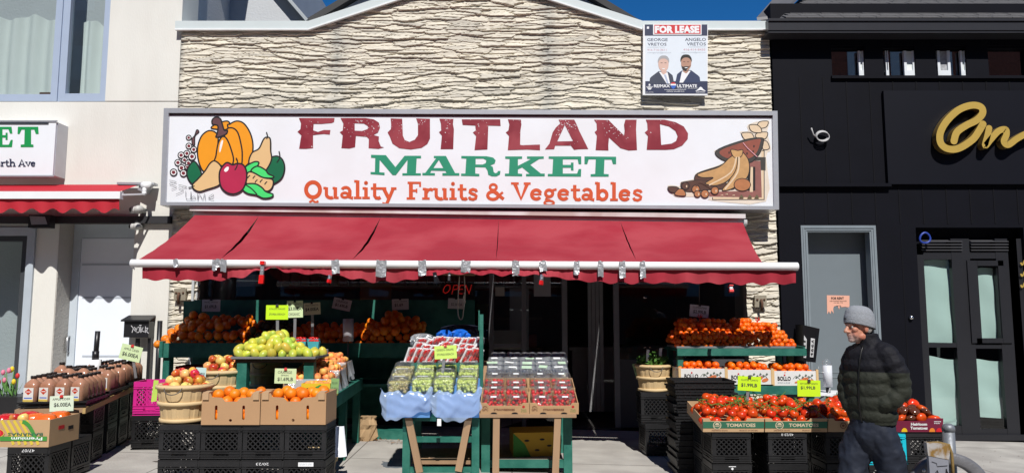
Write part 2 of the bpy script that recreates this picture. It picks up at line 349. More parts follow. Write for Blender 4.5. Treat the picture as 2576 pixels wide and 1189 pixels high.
me = bpy.data.meshes.new('stone_facing'); me.vertices.add(len(VV)); me.vertices.foreach_set('co', VV.ravel().astype(np.float32))
me.loops.add(q.size); me.loops.foreach_set('vertex_index', q.ravel().astype(np.int32)); me.polygons.add(len(q))
me.polygons.foreach_set('loop_start', np.arange(0, q.size, 4, dtype=np.int32)); me.polygons.foreach_set('loop_total', np.full(len(q), 4, np.int32))
me.polygons.foreach_set('use_smooth', np.zeros(len(q), bool)); me.update(calc_edges=True); me.validate(); me.materials.append(mstone)
at_ = me.attributes.new('tone', 'FLOAT', 'POINT'); tv = TT.reshape(-1)[us]; at_.data.foreach_set('value', tv.astype(np.float32))
o = bpy.data.objects.new('stone_facing', me); COL.objects.link(o); o.parent = mk
ym = FAC
b = MB(mk.location, M('block_wall', (.3, .28, .26), .9))
b.box(XL+.012, OL, ym+.006, ym+.5, -.1, ZB); b.box(OR, XR-.012, ym+.006, ym+.5, -.1, ZB); b.box(XL+.012, XR-.012, ym+.006, ym+.3, ZB, ZCAP-.01)
b.prism([(xk0, ym+.006, ZCAP-.01), (xk1, ym+.006, ZCAP-.01), (xm, ym+.006, ZPK-.01)], (0, .3, 0)); b.build('wall', mk)
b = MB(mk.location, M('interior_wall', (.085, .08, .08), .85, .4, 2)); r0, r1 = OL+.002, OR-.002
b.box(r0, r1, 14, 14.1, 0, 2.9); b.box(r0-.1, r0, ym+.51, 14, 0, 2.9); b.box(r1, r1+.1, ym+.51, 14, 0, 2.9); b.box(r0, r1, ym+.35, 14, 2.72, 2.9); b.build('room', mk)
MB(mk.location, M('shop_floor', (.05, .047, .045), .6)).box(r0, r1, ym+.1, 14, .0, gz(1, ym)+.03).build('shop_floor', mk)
cap = M('cap_metal', (.56, .62, .62), .4, .05, 3)
b = MB(mk.location, cap); P_ = [(XL-.05, ZCAP), (xk0, ZCAP), (xm, ZPK), (xk1, ZCAP), (XR+.02, ZCAP)]
for (x0, z0), (x1, z1) in zip(P_[:-1], P_[1:]):
    b.hexa([(x0, ym-.085, z0), (x1, ym-.085, z1), (x1, ym+.32, z1), (x0, ym+.32, z0), (x0, ym-.085, z0+.105), (x1, ym-.085, z1+.105), (x1, ym+.32, z1+.11), (x0, ym+.32, z0+.11)])
b.build('parapet_cap', mk)
b = MB(mk.location, M('cap_lip', (.75, .78, .78), .4))
for (x0, z0), (x1, z1) in zip(P_[:-1], P_[1:]):
    b.hexa([(x0, ym-.095, z0-.022), (x1, ym-.095, z1-.022), (x1, ym-.05, z1-.022), (x0, ym-.05, z0-.022), (x0, ym-.095, z0-.001), (x1, ym-.095, z1-.001), (x1, ym-.05, z1-.001), (x0, ym-.05, z0-.001)])
b.build('drip_edge', mk)
# shop windows and doorway under the awning
fr = M('shop_frame', (.17, .17, .18), .5, .2); YW = ym+.12
def X9(px, Y=None): return at(px, 800, Y or YW).x
b = MB(mk.location, fr); zlo, zhi = .95, ZB-.005
for px in (1236, 1318): b.box(X9(px)-.03, X9(px)+.03, YW-.03, YW+.03, .14, zhi)
b.box(X9(500), X9(1236)-.03, YW-.03, YW+.03, zlo-.06, zlo); b.box(X9(500), X9(1236)-.03, YW-.03, YW+.03, zhi-.05, zhi)
b.box(X9(1236)+.031, X9(1318)-.031, YW-.02, YW+.02, 1.15, 1.2)
for px in (1420, 1550): b.box(X9(px)-.035, X9(px)+.035, YW-.03, YW+.05, .14, zhi)
b.box(X9(1420)+.036, X9(1550)-.036, YW-.03, YW+.04, 2.25, 2.32); b.build('window_frame', mk)
b = MB(mk.location, M('bulkhead', (.05, .05, .055), .7)); b.box(X9(500), X9(1236)-.031, YW-.02, YW+.06, .1, zlo-.061); b.box(X9(1550)+.036, X9(1878), YW-.02, YW+.06, .1, 1.0); b.build('bulkhead', mk)
b = MB(mk.location, GLASS)
for p0, p1, z0, z1 in ((502, 1234, zlo, zhi-.05), (1240, 1314, 1.2, zhi-.02), (1322, 1416, .2, zhi-.02), (1554, 1876, 1.0, zhi-.02)):
    b.add([(X9(p0), YW, z0), (X9(p1), YW, z0), (X9(p1), YW, z1), (X9(p0), YW, z1)], [(0, 1, 2, 3)])
b.build('window_pane', mk)
b = MB(mk.location, M('pale_post', (.45, .47, .48), .6)); b.box(X9(493), X9(499), ym-.06, ym-.03, .9, ZB); b.box(X9(501.5), X9(506), ym-.03, ym-.005, .9, ZB); b.build('downpipe', mk)
def poster(name, label, px0, px1, py0, py1, Y, m, cat='poster'):
    a, c = at(px0, py1, Y), at(px1, py0, Y); return MB(a, m).box(a.x, c.x, Y, Y+.006, a.z, c.z).build(name, None, label, cat)
poster('poster', 'faded orange poster hanging inside the dark shop window, high left', 905, 985, 690, 752, 10.4, M('poster_orange', (.3, .12, .04), .6, .5, 3))
poster('poster', 'pale cream notice taped inside the window beside the entrance door', 1237, 1312, 830, 878, 10.1, M('notice_cream', (.4, .38, .33), .7))
poster('poster', 'small pale square notice with a dark banana shape on the shop window', 1246, 1269, 722, 744, 9.86, M('notice_cream'))
poster('poster', 'white sheet taped on the grey door post of the entrance', 1343, 1385, 690, 745, 9.86, M('notice_grey', (.3, .3, .31), .7))
poster('cabinet_panel', 'tall pale panel standing behind the glass beside the entrance', 1282, 1330, 690, 880, 10.5, M('notice_grey'), 'panel')
poster('notice_board', 'wide pale board hung behind the top left of the shop window', 595, 660, 690, 720, 10.2, M('notice_grey'), 'board')
c0 = at(566, 720, 10.3)
MB(c0, STEEL).lathe([(.15, -.28), (.15, .35)], c0, 20).build('vent_duct', None, 'shiny round metal duct hanging inside the shop window, top left corner', 'duct')
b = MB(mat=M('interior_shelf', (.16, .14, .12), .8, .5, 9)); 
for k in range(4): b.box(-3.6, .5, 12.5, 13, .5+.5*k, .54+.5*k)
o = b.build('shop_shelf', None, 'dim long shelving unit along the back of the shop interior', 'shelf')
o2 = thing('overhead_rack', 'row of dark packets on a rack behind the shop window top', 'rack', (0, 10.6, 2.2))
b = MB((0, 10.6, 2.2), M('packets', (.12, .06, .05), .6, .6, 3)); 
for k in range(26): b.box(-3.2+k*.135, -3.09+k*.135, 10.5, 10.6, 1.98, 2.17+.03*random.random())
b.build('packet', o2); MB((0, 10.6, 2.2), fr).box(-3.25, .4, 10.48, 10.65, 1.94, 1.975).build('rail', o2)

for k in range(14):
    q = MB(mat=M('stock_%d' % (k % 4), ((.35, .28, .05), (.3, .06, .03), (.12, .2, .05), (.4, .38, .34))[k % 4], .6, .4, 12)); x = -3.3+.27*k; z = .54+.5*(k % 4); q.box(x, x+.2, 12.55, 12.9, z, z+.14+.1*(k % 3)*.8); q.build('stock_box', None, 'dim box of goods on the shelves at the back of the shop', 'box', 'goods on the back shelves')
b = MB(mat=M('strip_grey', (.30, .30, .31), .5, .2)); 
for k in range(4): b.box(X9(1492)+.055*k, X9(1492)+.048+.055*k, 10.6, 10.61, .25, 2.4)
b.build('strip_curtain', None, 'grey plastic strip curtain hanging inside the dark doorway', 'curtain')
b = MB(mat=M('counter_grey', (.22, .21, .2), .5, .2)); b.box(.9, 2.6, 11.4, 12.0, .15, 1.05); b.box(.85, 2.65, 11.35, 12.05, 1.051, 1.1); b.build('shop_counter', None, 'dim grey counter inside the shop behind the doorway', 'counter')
# ---- white stucco building on the left
stuc = M('cream_stucco', (.70, .69, .64), .85, .06, 2, bump=.12, bs=60, col2=(.64, .625, .575), cs=2.2, stretch=(1, 1, .3), lo=.42, hi=.75)
wb = thing('stucco_building', 'off-white stucco building at the left with a large blue-grey upstairs window', 'building', (-6, FAC, .2))
YL = FAC
Xd0, Xd1 = at(129, 900, YL).x, at(322, 900, YL).x; Zd1 = zc(556, YL)
Xs1 = at(78, 800, YL).x; Zs0, Zs1 = zc(1020, YL), zc(572, YL)
Xw1 = at(270, 150, YL).x; Zw0 = zc(254, YL); XLL = -10.5
b = MB(wb.location, stuc)
b.box(Xw1, XL-.003, YL, YL+.5, Zw0, 9); b.box(XLL, XL-.003, YL+.0015, YL+.5, Zs1+.1, Zw0-.012)
b.box(Xd1, XL-.003, YL+.001, YL+.5, -.1, Zs1+.0985); b.box(Xs1, Xd0, YL, YL+.5, -.1, Zs1+.0985)
b.box(Xd0, Xd1, YL+.002, YL+.5, Zd1, Zs1+.0985); b.box(XLL, Xs1, YL, YL+.5, Zs1, Zs1+.0985); b.box(XLL, Xs1, YL+.002, YL+.5, -.1, Zs0)
b.build('wall', wb)
MB(wb.location, M('grey_wall', (.5, .52, .54), .8, .1, 2, bump=.3, bs=30)).box(XLL, XL-.06, YL+.5, YL+8, -.1, 9).build('wall_core', wb)
# upper window: frame, panes, curtain
wf = M('blue_grey_frame', (.36, .43, .55), .4, .05)
xa, xb = at(148, 150, YL).x, Xw1
b = MB(wb.location, wf); zt_ = 7.5; y0 = YL+.03
for x0, x1 in ((xa-.10, xa-.012), (xa+.012, xa+.095), (xb-.09, xb-.001)): b.box(x0, x1, y0, y0+.09, Zw0+.005, zt_)
b.box(xa-.0119, xa+.0119, y0+.02, y0+.08, Zw0+.005, zt_)
b.box(XLL, xa-.1005, y0, y0+.09, Zw0+.005, Zw0+.1); b.box(xa+.0955, xb-.0905, y0, y0+.09, Zw0+.005, Zw0+.11)
wfr = b.build('window_frame', wb)
b = MB(wb.location, GLASS)
for x0, x1 in ((XLL, xa-.09), (xa+.085, xb-.08)): b.add([(x0, y0+.06, Zw0+.08), (x1, y0+.06, Zw0+.08), (x1, y0+.06, zt_), (x0, y0+.06, zt_)], [(0, 1, 2, 3)])
b.build('window_pane', wb)
curt = M('curtain', (.74, .78, .76), .85, .06, 3)
def curtain(x0, x1, z0, z1, Y, n):
    return MB(wb.location, curt).grid(lambda u, v: Vector((x0+(x1-x0)*u, Y+.035*math.sin(u*n*2*PI+.6*math.sin(u*9)+.35*math.sin(v*3)), z0+(z1-z0)*v+(.03*math.sin(u*n*PI)+.02*math.sin(u*23))*(v > .5))), int(n*14), 10).build('curtain', wb)
zcu = zc(45, YL+.3)
curtain(XLL, at(148, 150, YL+.3).x, Zw0+.02, zcu, YL+.32, 16); curtain(at(200, 150, YL+.35).x, xb, Zw0+.02, zcu-.03, YL+.4, 3); curtain(at(158, 150, YL+.3).x, at(165, 150, YL+.3).x, Zw0+.02, zcu+.05, YL+.3, .6)
b = MB(wb.location, M('room_grey', (.10, .11, .125), .9)); b.box(XLL, XL-.1, YL+2.5, YL+2.6, 3, 9); b.box(XLL, XL-.1, YL+.51, YL+2.5, Zw0-.2, Zw0); b.build('upstairs_room', wb)
a = at(119, 240, YL+.2); MB(wb.location, M('brown_pot', (.12, .06, .04))).box(a.x-.07, a.x+.07, YL+.14, YL+.22, Zw0+.1, Zw0+.16).build('sill_box', wb)
# entrance door in its reveal
yd = YL+.33; xj = Xd0+.012
b = MB(wb.location, M('stucco_grey', (.46, .44, .40), .9, .1, 4, bump=.5, bs=30)); b.box(Xd0+.0015, Xd0+.012, YL+.004, yd, .1, Zd1-.004); b.build('door_reveal', wb)
b = MB(wb.location, M('door_jamb', (.5, .56, .62), .5)); b.box(xj+.001, xj+.10, yd-.02, yd+.05, .1, Zd1-.005); b.box(xj+.101, Xd1, yd-.02, yd+.05, Zd1-.19, Zd1-.005); b.build('door_frame', wb)
dr = MB(wb.location, M('white_door', (.76, .81, .88), .4, .03)).box(xj+.102, Xd1-.002, yd, yd+.04, .15, Zd1-.195).build('door', wb)
b = MB(wb.location, M('door_groove', (.42, .46, .52), .6))
for py in (665, 748, 895, 960): z = zc(py, yd); b.box(at(207, py, yd).x, Xd1-.05, yd-.004, yd-.0005, z-.012, z+.012)
b.build('door_groove', dr)
b = MB(wb.location, STEEL); x = at(184, 800, yd).x
for py, hh in ((803, .045), (830, .07)): b.box(x-.035, x+.035, yd-.018, yd-.001, zc(py, yd)-hh, zc(py, yd)+hh)
b.build('door_lock', dr)
b = MB(wb.location, STEEL); b.tube([(x-.02, yd-.02, zc(845, yd)), (x-.02, yd-.07, zc(848, yd)), (x-.02, yd-.07, zc(882, yd)), (x-.02, yd-.02, zc(885, yd))], .012); b.build('door_handle', dr)
# ground floor shop window of the left building
b = MB(wb.location, M('pale_frame', (.42, .47, .52), .4))
b.box(Xs1-.10, Xs1-.001, YL-.03, YL+.1, Zs0-.12, Zs1-.002); b.box(XLL, Xs1-.1005, YL-.03, YL+.1, Zs1-.11, Zs1-.002); b.build('shop_window_frame', wb)
b = MB(wb.location, M('dark_frame', (.05, .055, .06), .4)); b.box(Xs1-.17, Xs1-.101, YL-.01, YL+.07, Zs0, Zs1-.111); b.box(XLL, Xs1-.171, YL-.01, YL+.07, Zs1-.18, Zs1-.111); b.box(XLL, Xs1-.171, YL-.02, YL+.07, Zs0, Zs0+.05); b.build('shop_window_sash', wb)
MB(wb.location, GLASS).add([(XLL, YL+.03, Zs0), (Xs1-.17, YL+.03, Zs0), (Xs1-.17, YL+.03, Zs1-.15), (XLL, YL+.03, Zs1-.15)], [(0, 1, 2, 3)]).build('shop_window_pane', wb)
b = MB(wb.location, M('shop_inside', (.10, .12, .11), .8, .4, 2)); b.box(XLL, Xs1, YL+1.4, YL+1.5, 0, 3)
for z in (.95, 1.45): b.box(XLL, Xs1-.2, YL+.9, YL+1.35, z, z+.04)
b.build('shop_interior', wb)
# dark conduit band across the left building and a groove line under the window
b = MB(wb.location, M('dark_channel', (.03, .03, .033), .5)); b.box(XLL, XL+.0, YL-.07, YL-.001, zc(563, YL), zc(545, YL)); b.build('cable_channel', wb)
# rear upper storey of the left building, seen above the parapet
rw = thing('rear_dormer', 'grey stucco upper wall with a sloping roof edge behind the left parapet', 'building', (-3.6, 11.6, 5))
Yr = 11.6; pa = [at(445, 75, Yr), at(771, 75, Yr), at(771, 52, Yr), at(700, -30, Yr), at(640, -90, Yr), at(445, -90, Yr)]
MB(rw.location, M('grey_wall')).prism([(p.x, Yr, p.z) for p in pa], (0, 2, 0)).build('wall', rw)
b = MB(rw.location, M('roof_trim', (.35, .38, .4), .6)); b.bar(at(776, 57, Yr-.1), at(650, -90, Yr-.1), .2, .05); b.build('roof_edge', rw)
b = MB(rw.location, M('roof_dark', (.05, .05, .05), .8)); p0, p1 = at(778, 48, Yr-.9), at(560, -200, Yr-.9)
b.hexa([p0+Vector((0, -.1, 0)), p0+Vector((0, 2.6, 0)), p1+Vector((0, 2.6, 0)), p1+Vector((0, -.1, 0)), p0+Vector((.05, -.1, .08)), p0+Vector((.05, 2.6, .08)), p1+Vector((.05, 2.6, .08)), p1+Vector((.05, -.1, .08))]) if 0 else None
b.box(-6, at(640, -90, Yr).x, 10.5, 13, zc(-95, Yr), zc(-110, Yr)); b.build('shade_eave', rw)  # overhang added out of view to shade the wall below
MB(rw.location, stuc).box(at(440, 40, 10.9).x, at(489, 40, 10.9).x, 10.9, 11.55, ZCAP-.2, 8).build('corner_pier', rw)
# gabled house behind
gb = thing('gable_house', 'old gabled house with white weathered bargeboards behind the stone parapet', 'house', (-.6, 13, 5))
Yg = 13.0; bw = M('weathered_board', (.62, .64, .66), .7, .25, 6, stretch=(1, 1, 1)); apx = at(1190, -190, Yg)
for (px, py) in ((772, 62), (1606, 62)):
    p = at(px, py, Yg); q = apx.copy(); d = (q-p).normalized(); n2 = Vector((0, 0, 1)) if d.x > 0 else Vector((0, 0, 1))
    MB(gb.location, bw).bar(p+Vector((0, 0, -.30)), q+Vector((0, 0, -.30)), .08, .26).build('bargeboard', gb)
    MB(gb.location, M('roof_dark')).bar(p+Vector((0, .4, -.07)), q+Vector((0, .4, -.07)), 1.2, .11).build('roof_edge', gb)
MB(gb.location, M('gable_brick', (.07, .03, .025), .9)).prism([at(800, 120, Yg+.5), at(1590, 120, Yg+.5), at(1190, -150, Yg+.5)], (0, 1.5, 0)).build('gable_wall', gb)

# ---- black clad building on the right
clad = M('black_cladding', (.0032, .0035, .0068), .65, .35, 2.5, spec=.12, bump=.03, bs=8)
kb = thing('black_building', 'black clad building at the right with a shingled roof and strip windows', 'building', (6, FAC, 0))
YB = FAC-.02; XK = XR+.015; XE = 11.0
xd0, xd1 = at(2022, 800, YB).x, at(2213, 800, YB).x; zd1 = zc(567, YB)
xs0, xs1 = at(2316, 800, YB).x, at(2590, 800, YB).x; zs1, zs0 = zc(572, YB), zc(1092, YB)
zw0, zw1 = zc(190, YB), zc(115, YB); zev = zc(75, YB-.35)
wins = [(2092, 2175), (2222, 2303), (2354, 2431), (2486, 2590), (2640, 2720)]
wx = [(at(a, 150, YB).x, at(c, 150, YB).x) for a, c in wins]
b = MB(kb.location, clad)
b.box(XK, xd0, YB, YB+.4, -.2, zs1); b.box(xd1, xs0, YB, YB+.4, -.2, zs1); b.box(xs1, XE, YB, YB+.4, -.2, zs1); b.box(xd0, xd1, YB+.0005, YB+.4, zd1, zs1-.0005)
b.box(xs0, xs1, YB+.02, YB+.4, -.2, zs0-.03)
b.box(XK, XE, YB+.0002, YB+.4, zs1+.0002, zw0); b.box(XK, XE, YB, YB+.4, zw1, zev+.5)
e = XK
for x0, x1 in wx+[(XE, XE)]:
    if x0 > e: b.box(e, x0, YB, YB+.4, zw0, zw1)
    e = x1
b.build('cladding', kb)
b = MB(kb.location, M('joint_black', (.004, .004, .006), .7, spec=.15))
x = XK+.35
while x < 9:
    b.box(x-.006, x+.006, YB-.006, YB-.0006, zs1+.05, zw0-.03)
    if not (xd0-.1 < x < xd1+.1 or xs0-.1 < x < xs1+.1): b.box(x-.005, x+.005, YB-.004, YB-.0006, 0, zs1-.05)
    x += .31
b.build('cladding_rib', kb)
b = MB(kb.location, clad); b.box(XK, at(2236, 466, YB).x, YB-.07, YB-.001, zc(471, YB), zc(463, YB)); b.box(at(2090, 196, YB).x, XE, YB-.04, YB-.001, zw0-.05, zw0-.012); b.build('ledge', kb)
for k, (x0, x1) in enumerate(wx):
    f = MB(kb.location, clad).box(x0, x1, YB+.02, YB+.25, zw1-.03, zw1-.001)
    f.use(M('soffit_beige', (.16, .13, .11), .8)).box(x0, x1, YB+.10, YB+.3, zw1-.13, zw1-.031)
    f.use(M('white_upvc', (.7, .74, .78), .35)); 
    xm_ = [(.80, .94)] if k == 0 else [(.06, .11), (.62, .98)] if k == 1 else [(.02, .42), (.83, .98)] if k == 2 else []
    fo = f.build('window_frame', kb)
    MB(kb.location, clear('mirror_glass', (.1, .1, .12), 2.2, .0, ior=1.9)).add([(x0, YB+.09, zw0), (x1, YB+.09, zw0), (x1, YB+.09, zw1), (x0, YB+.09, zw1)], [(0, 1, 2, 3)]).build('window_pane', fo)
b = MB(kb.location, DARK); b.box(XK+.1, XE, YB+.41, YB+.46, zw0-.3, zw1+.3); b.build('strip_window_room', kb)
for k, (a, c) in enumerate(((2158, 2172), (2226, 2233), (2272, 2300), (2356, 2388), (2414, 2428))):      # reflections of white windows, modelled as solid frames in the strip windows
    x0, x1 = at(a, 150, YB+.05).x, at(c, 150, YB+.05).x
    f = MB(kb.location, M('white_upvc')); z0, z1 = zw0-.02, zw1-.06; t = min(.035, (x1-x0)*.3)
    f.box(x0, x0+t, YB+.03, YB+.07, z0, z1); f.box(x1-t, x1, YB+.03, YB+.07, z0, z1); f.box(x0+t, x1-t, YB+.03, YB+.07, z0, z0+.1); fo = f.build('reflected_casement', kb)
    if x1-x0 > .1: MB(kb.location, curt if k == 2 else M('reflected_net', (.35, .36, .38), .8, .8, 25)).box(x0+t, x1-t, YB+.05, YB+.06, z0+.1, z1).build('reflected_curtain', fo)
    elif k in (0, 4): MB(kb.location, curt).box(x0+t, x1-t, YB+.05, YB+.06, z0+.1, z1).build('reflected_curtain', fo)
# eaves and roof
b = MB(kb.location, M('gutter_black', (.03, .031, .036), .3, .1)); x0 = at(1950, 60, YB-.5).x; yg = YB-.24
b.box(x0, XE, yg, YB+.3, zev, zev+.03); b.box(x0, XE, yg-.012, yg+.10, zev+.031, zev+.15); b.box(x0, XE, yg-.03, yg+.10, zev+.151, zev+.185); b.build('gutter', kb)
shin = M('shingle', (.05, .05, .054), .9, .35, 25, bump=.2, bs=90)
b = MB(kb.location); rl = Vector((0, 1.0, .62)).normalized(); z0 = zev+.19; p = Vector((at(1950, 40, yg).x-.05, yg-.03, z0))
for r in range(16):
    x = p.x+r*.0; q = p+rl*(.14*r); off = rng.random()*.3; x = p.x+.18+r*.075
    while x < XE:
        w = .16+.14*rng.random()
        b.use(M('shingle%d' % rng.integers(0, 3), ((.075, .075, .08), (.125, .125, .13), (.10, .098, .10))[rng.integers(0, 3)], .95, .3, 40, bump=.2, bs=90))
        b.hexa([(x, q.y, q.z), (x+w-.006, q.y, q.z), (x+w-.006, q.y+.15, q.z+.088), (x, q.y+.15, q.z+.088), (x, q.y-.003, q.z+.012+.006*rng.random()), (x+w-.006, q.y-.003, q.z+.012), (x+w-.006, q.y+.15, q.z+.095), (x, q.y+.15, q.z+.095)])
        x += w
b.build('shingles', kb)
MB(kb.location, shin).add([p+Vector((.1, .02, 0)), (XE, yg, z0), Vector((XE, yg, z0))+rl*2.3, p+Vector((1.25, 0, 0))+rl*2.3], [(0, 1, 2, 3)]).build('roof_deck', kb)
MB(kb.location, M('roof_metal', (.1, .1, .105), .5)).prism([at(1905, 52, YB+.1), at(1960, 46, YB+.05), at(2052, -45, YB+1.2), at(1990, -45, YB+1.2)], (0, .02, .05)).build('roof_flashing', kb)
# door in the black building
fg = M('grey_frame', (.20, .235, .26), .45); t = .085
b = MB(kb.location, fg); b.box(xd0+.001, xd0+t, YB-.02, YB+.12, -.1, zd1-.001); b.box(xd1-t, xd1-.001, YB-.02, YB+.12, -.1, zd1-.001); b.box(xd0+t+.0005, xd1-t-.0005, YB-.02, YB+.12, zd1-t, zd1-.001)
for k in (.025, .055): b.box(xd0+k, xd0+k+.012, YB-.03, YB-.0205, -.1, zd1-k); b.box(xd1-k-.012, xd1-k, YB-.03, YB-.0205, -.1, zd1-k); b.box(xd0+k+.0125, xd1-k-.0125, YB-.03, YB-.0205, zd1-k-.012, zd1-k)
b.build('door_frame', kb)
yk = YB+.22
dr = MB(kb.location, M('grey_door', (.155, .185, .205), .5, .05)).box(xd0+.02, xd1-.02, yk, yk+.05, -.05, zd1-.05).build('door', kb)
b = MB(kb.location, M('grey_door_trim', (.18, .21, .23), .45))
for py in (935, 948, 1045): z = zc(py, yk); b.box(at(2040, 900, yk).x, at(2190, 900, yk).x, yk-.006, yk-.0008, z-.01, z+.01)
b.build('door_moulding', dr)
# right shopfront
fk = M('charcoal_frame', (.017, .0175, .021), .4, .1); yf = YB+.05
def bx(mb, p0, p1, q0, q1, Y, d=.08): a, c = at(p0, q1, Y), at(p1, q0, Y); mb.box(a.x, c.x, Y, Y+d, a.z, c.z); return a, c
b = MB(kb.location, fk)
for r in ((2316, 2323, 640, 1092), (2421, 2437, 600, 1092), (2536, 2556, 600, 1100), (2568, 2592, 600, 1100)): bx(b, *r, yf)
for r in ((2323.2, 2419.8, 633, 652), (2440.2, 2535.8, 633, 650), (2323.2, 2419.8, 862, 873), (2440.2, 2535.8, 866, 876), (2323.2, 2419.8, 1070, 1092), (2440.2, 2535.8, 1078, 1092)): bx(b, *r, yf+.004)
bx(b, 2316, 2592, 1093, 1107, yf-.05, .14); b.build('shopfront_frame', kb)
b = MB(kb.location, fk)
for r in ((2446, 2458, 655, 862), (2524, 2534, 655, 862), (2458.2, 2523.8, 655, 668), (2458.2, 2523.8, 850, 862)): bx(b, *r, yf-.02, .05)
b.build('sash', kb)
for a, c in ((2318, 2419), (2441, 2535)):
    b = MB(kb.location, M('louvre_grey', (.06, .06, .065), .4))
    for k in range(4):
        p, q = at(a, 606+k*7.2, yf), at(c, 606+k*7.2, yf); b.hexa([(p.x, yf-.02, p.z-.014), (q.x, yf-.02, p.z-.014), (q.x, yf+.06, p.z+.012), (p.x, yf+.06, p.z+.012), (p.x, yf-.02, p.z-.006), (q.x, yf-.02, p.z-.006), (q.x, yf+.06, p.z+.02), (p.x, yf+.06, p.z+.02)])
    b.build('louvre', kb)
b = MB(kb.location, GLASS)
for a, c, q0, q1 in ((2323, 2420, 650, 864), (2458, 2524, 667, 852), (2323, 2420, 872, 1072), (2440, 2536, 875, 1080)):
    p, q = at(a, q1, yf+.03), at(c, q0, yf+.03); b.add([(p.x, yf+.03, p.z), (q.x, yf+.03, p.z), (q.x, yf+.03, q.z), (p.x, yf+.03, q.z)], [(0, 1, 2, 3)])
b.build('shopfront_pane', kb)
MB(kb.location, clad).box(xs0+.001, xs1-.001, yf+.10, yf+.14, zc(612, yf), zs1-.001).build('recess_shade_panel', kb)  # dark sheet standing in for the shaded recess above the louvres
mint = M('mint_paper', (.60, .76, .70), .9, .05, 3, bump=.1, bs=8)
def paper(pts, Y, n=1):
    P = [at(x, y, Y) for x, y in pts]; o = MB(kb.location, mint)
    o.grid(lambda u, v: (P[0]*(1-u)+P[1]*u)*(1-v)+(P[3]*(1-u)+P[2]*u)*v+Vector((0, .012*math.sin(u*5+v*4+pts[0][0])+.005*math.sin(v*13+u*3), .008*math.sin(u*7)*v)), 12, 14); return o.build('window_paper', kb)
paper([(2319, 860), (2412, 862), (2411, 652), (2319, 650)], yf+.09); paper([(2456, 850), (2521, 850), (2521, 672), (2456, 675)], yf+.09)
paper([(2322, 1062), (2412, 1068), (2410, 905), (2320, 893)], yf+.09); paper([(2440, 1046), (2529, 1052), (2527, 908), (2438, 902)], yf+.09); paper([(2340, 1092), (2400, 1096), (2406, 1055), (2336, 1063)], yf+.07)
MB(kb.location, M('room_dim', (.05, .055, .055), .8)).box(xs0-.6, XE, YB+.9, YB+1, -.1, zs1+.2).box(xs0-.6, xs0-.5, YB+.41, YB+.8995, -.1, zs1+.2).box(xs0-.499, XE, YB+.41, YB+.8995, zs1+.1, zs1+.2).build('shopfront_room', kb)
MB(kb.location, M('room_dim')).box(xs0-.499, XE, YB+.41, YB+.899, -.1, .05).build('shopfront_floor', kb)
# opposite side of the street, seen in reflections; wall made extra tall to cut sky light
ob = thing('brick_building', 'red brick building across the street, mirrored in the strip windows', 'building', (0, -16, 0))
MB(ob.location, M('red_brick', (.34, .11, .07), .9, .3, 8)).box(-60, 60, -17, -16, -1, 20).build('wall', ob)
b = MB(ob.location, M('white_upvc'))
for i in range(-10, 11):
    for z in (2.5, 6, 9.5, 13, 16.5): b.box(i*2.1-.45, i*2.1+.45, -15.99, -15.95, z, z+1.7)
b.build('window', ob)
# ================================================================ SIGNS
YS = 9.42
sg = thing('shop_sign', 'long white lightbox sign with red, green and orange lettering and painted fruit at both ends', 'sign', at(1180, 400, YS))
c = [at(403, 516, YS), at(1960, 527, YS), at(1956, 279, YS), at(412, 272, YS)]; dY = Vector((0, .33, 0))
ins = [at(416, 508, YS), at(1948, 518, YS), at(1944, 290, YS), at(424, 284, YS)]
b = MB(sg.location, ALU)
for k in range(4):
    j = (k+1) % 4; b.hexa([c[k], c[j], c[j]+dY, c[k]+dY, ins[k], ins[j], ins[j]+dY, ins[k]+dY])
b.build('frame', sg)
fc = Vector((0, .035, 0)); b = MB(sg.location, SIGNW); b.hexa([p+fc for p in ins]+[p+dY for p in ins]); b.build('sign_face', sg)
b = MB(sg.location, M('sign_shadow_gap', (.05, .03, .03), .8)); b.hexa([ins[3]+fc*.9, ins[2]+fc*.9, ins[2]+fc*.99, ins[3]+fc*.99, ins[3]+fc*.9-Vector((0, 0, .022)), ins[2]+fc*.9-Vector((0, 0, .022)), ins[2]+fc*.99-Vector((0, 0, .022)), ins[3]+fc*.99-Vector((0, 0, .022))]); b.build('face_shadow_strip', sg)  # dark strip painting the frame's shade along the top of the face
YF = YS+.035
def L4(x, y, lay=0): return at((1080+.6056*x)/1.4907, (400+.6056*y)/1.4907, YF-.003-.0006*lay)
red = M('vinyl_red', (.21, .014, .028), .45, .15, 4, col2=(.29, .04, .055), cs=3); grn = M('vinyl_green', (.018, .25, .14), .45, .12, 5); org = M('vinyl_orange', (.58, .085, .025), .45, .12, 5)
flake = M('bare_flake', (.7, .66, .68), .6)
def P2(t): return [tuple(map(float, p.split(','))) for p in t.split()]
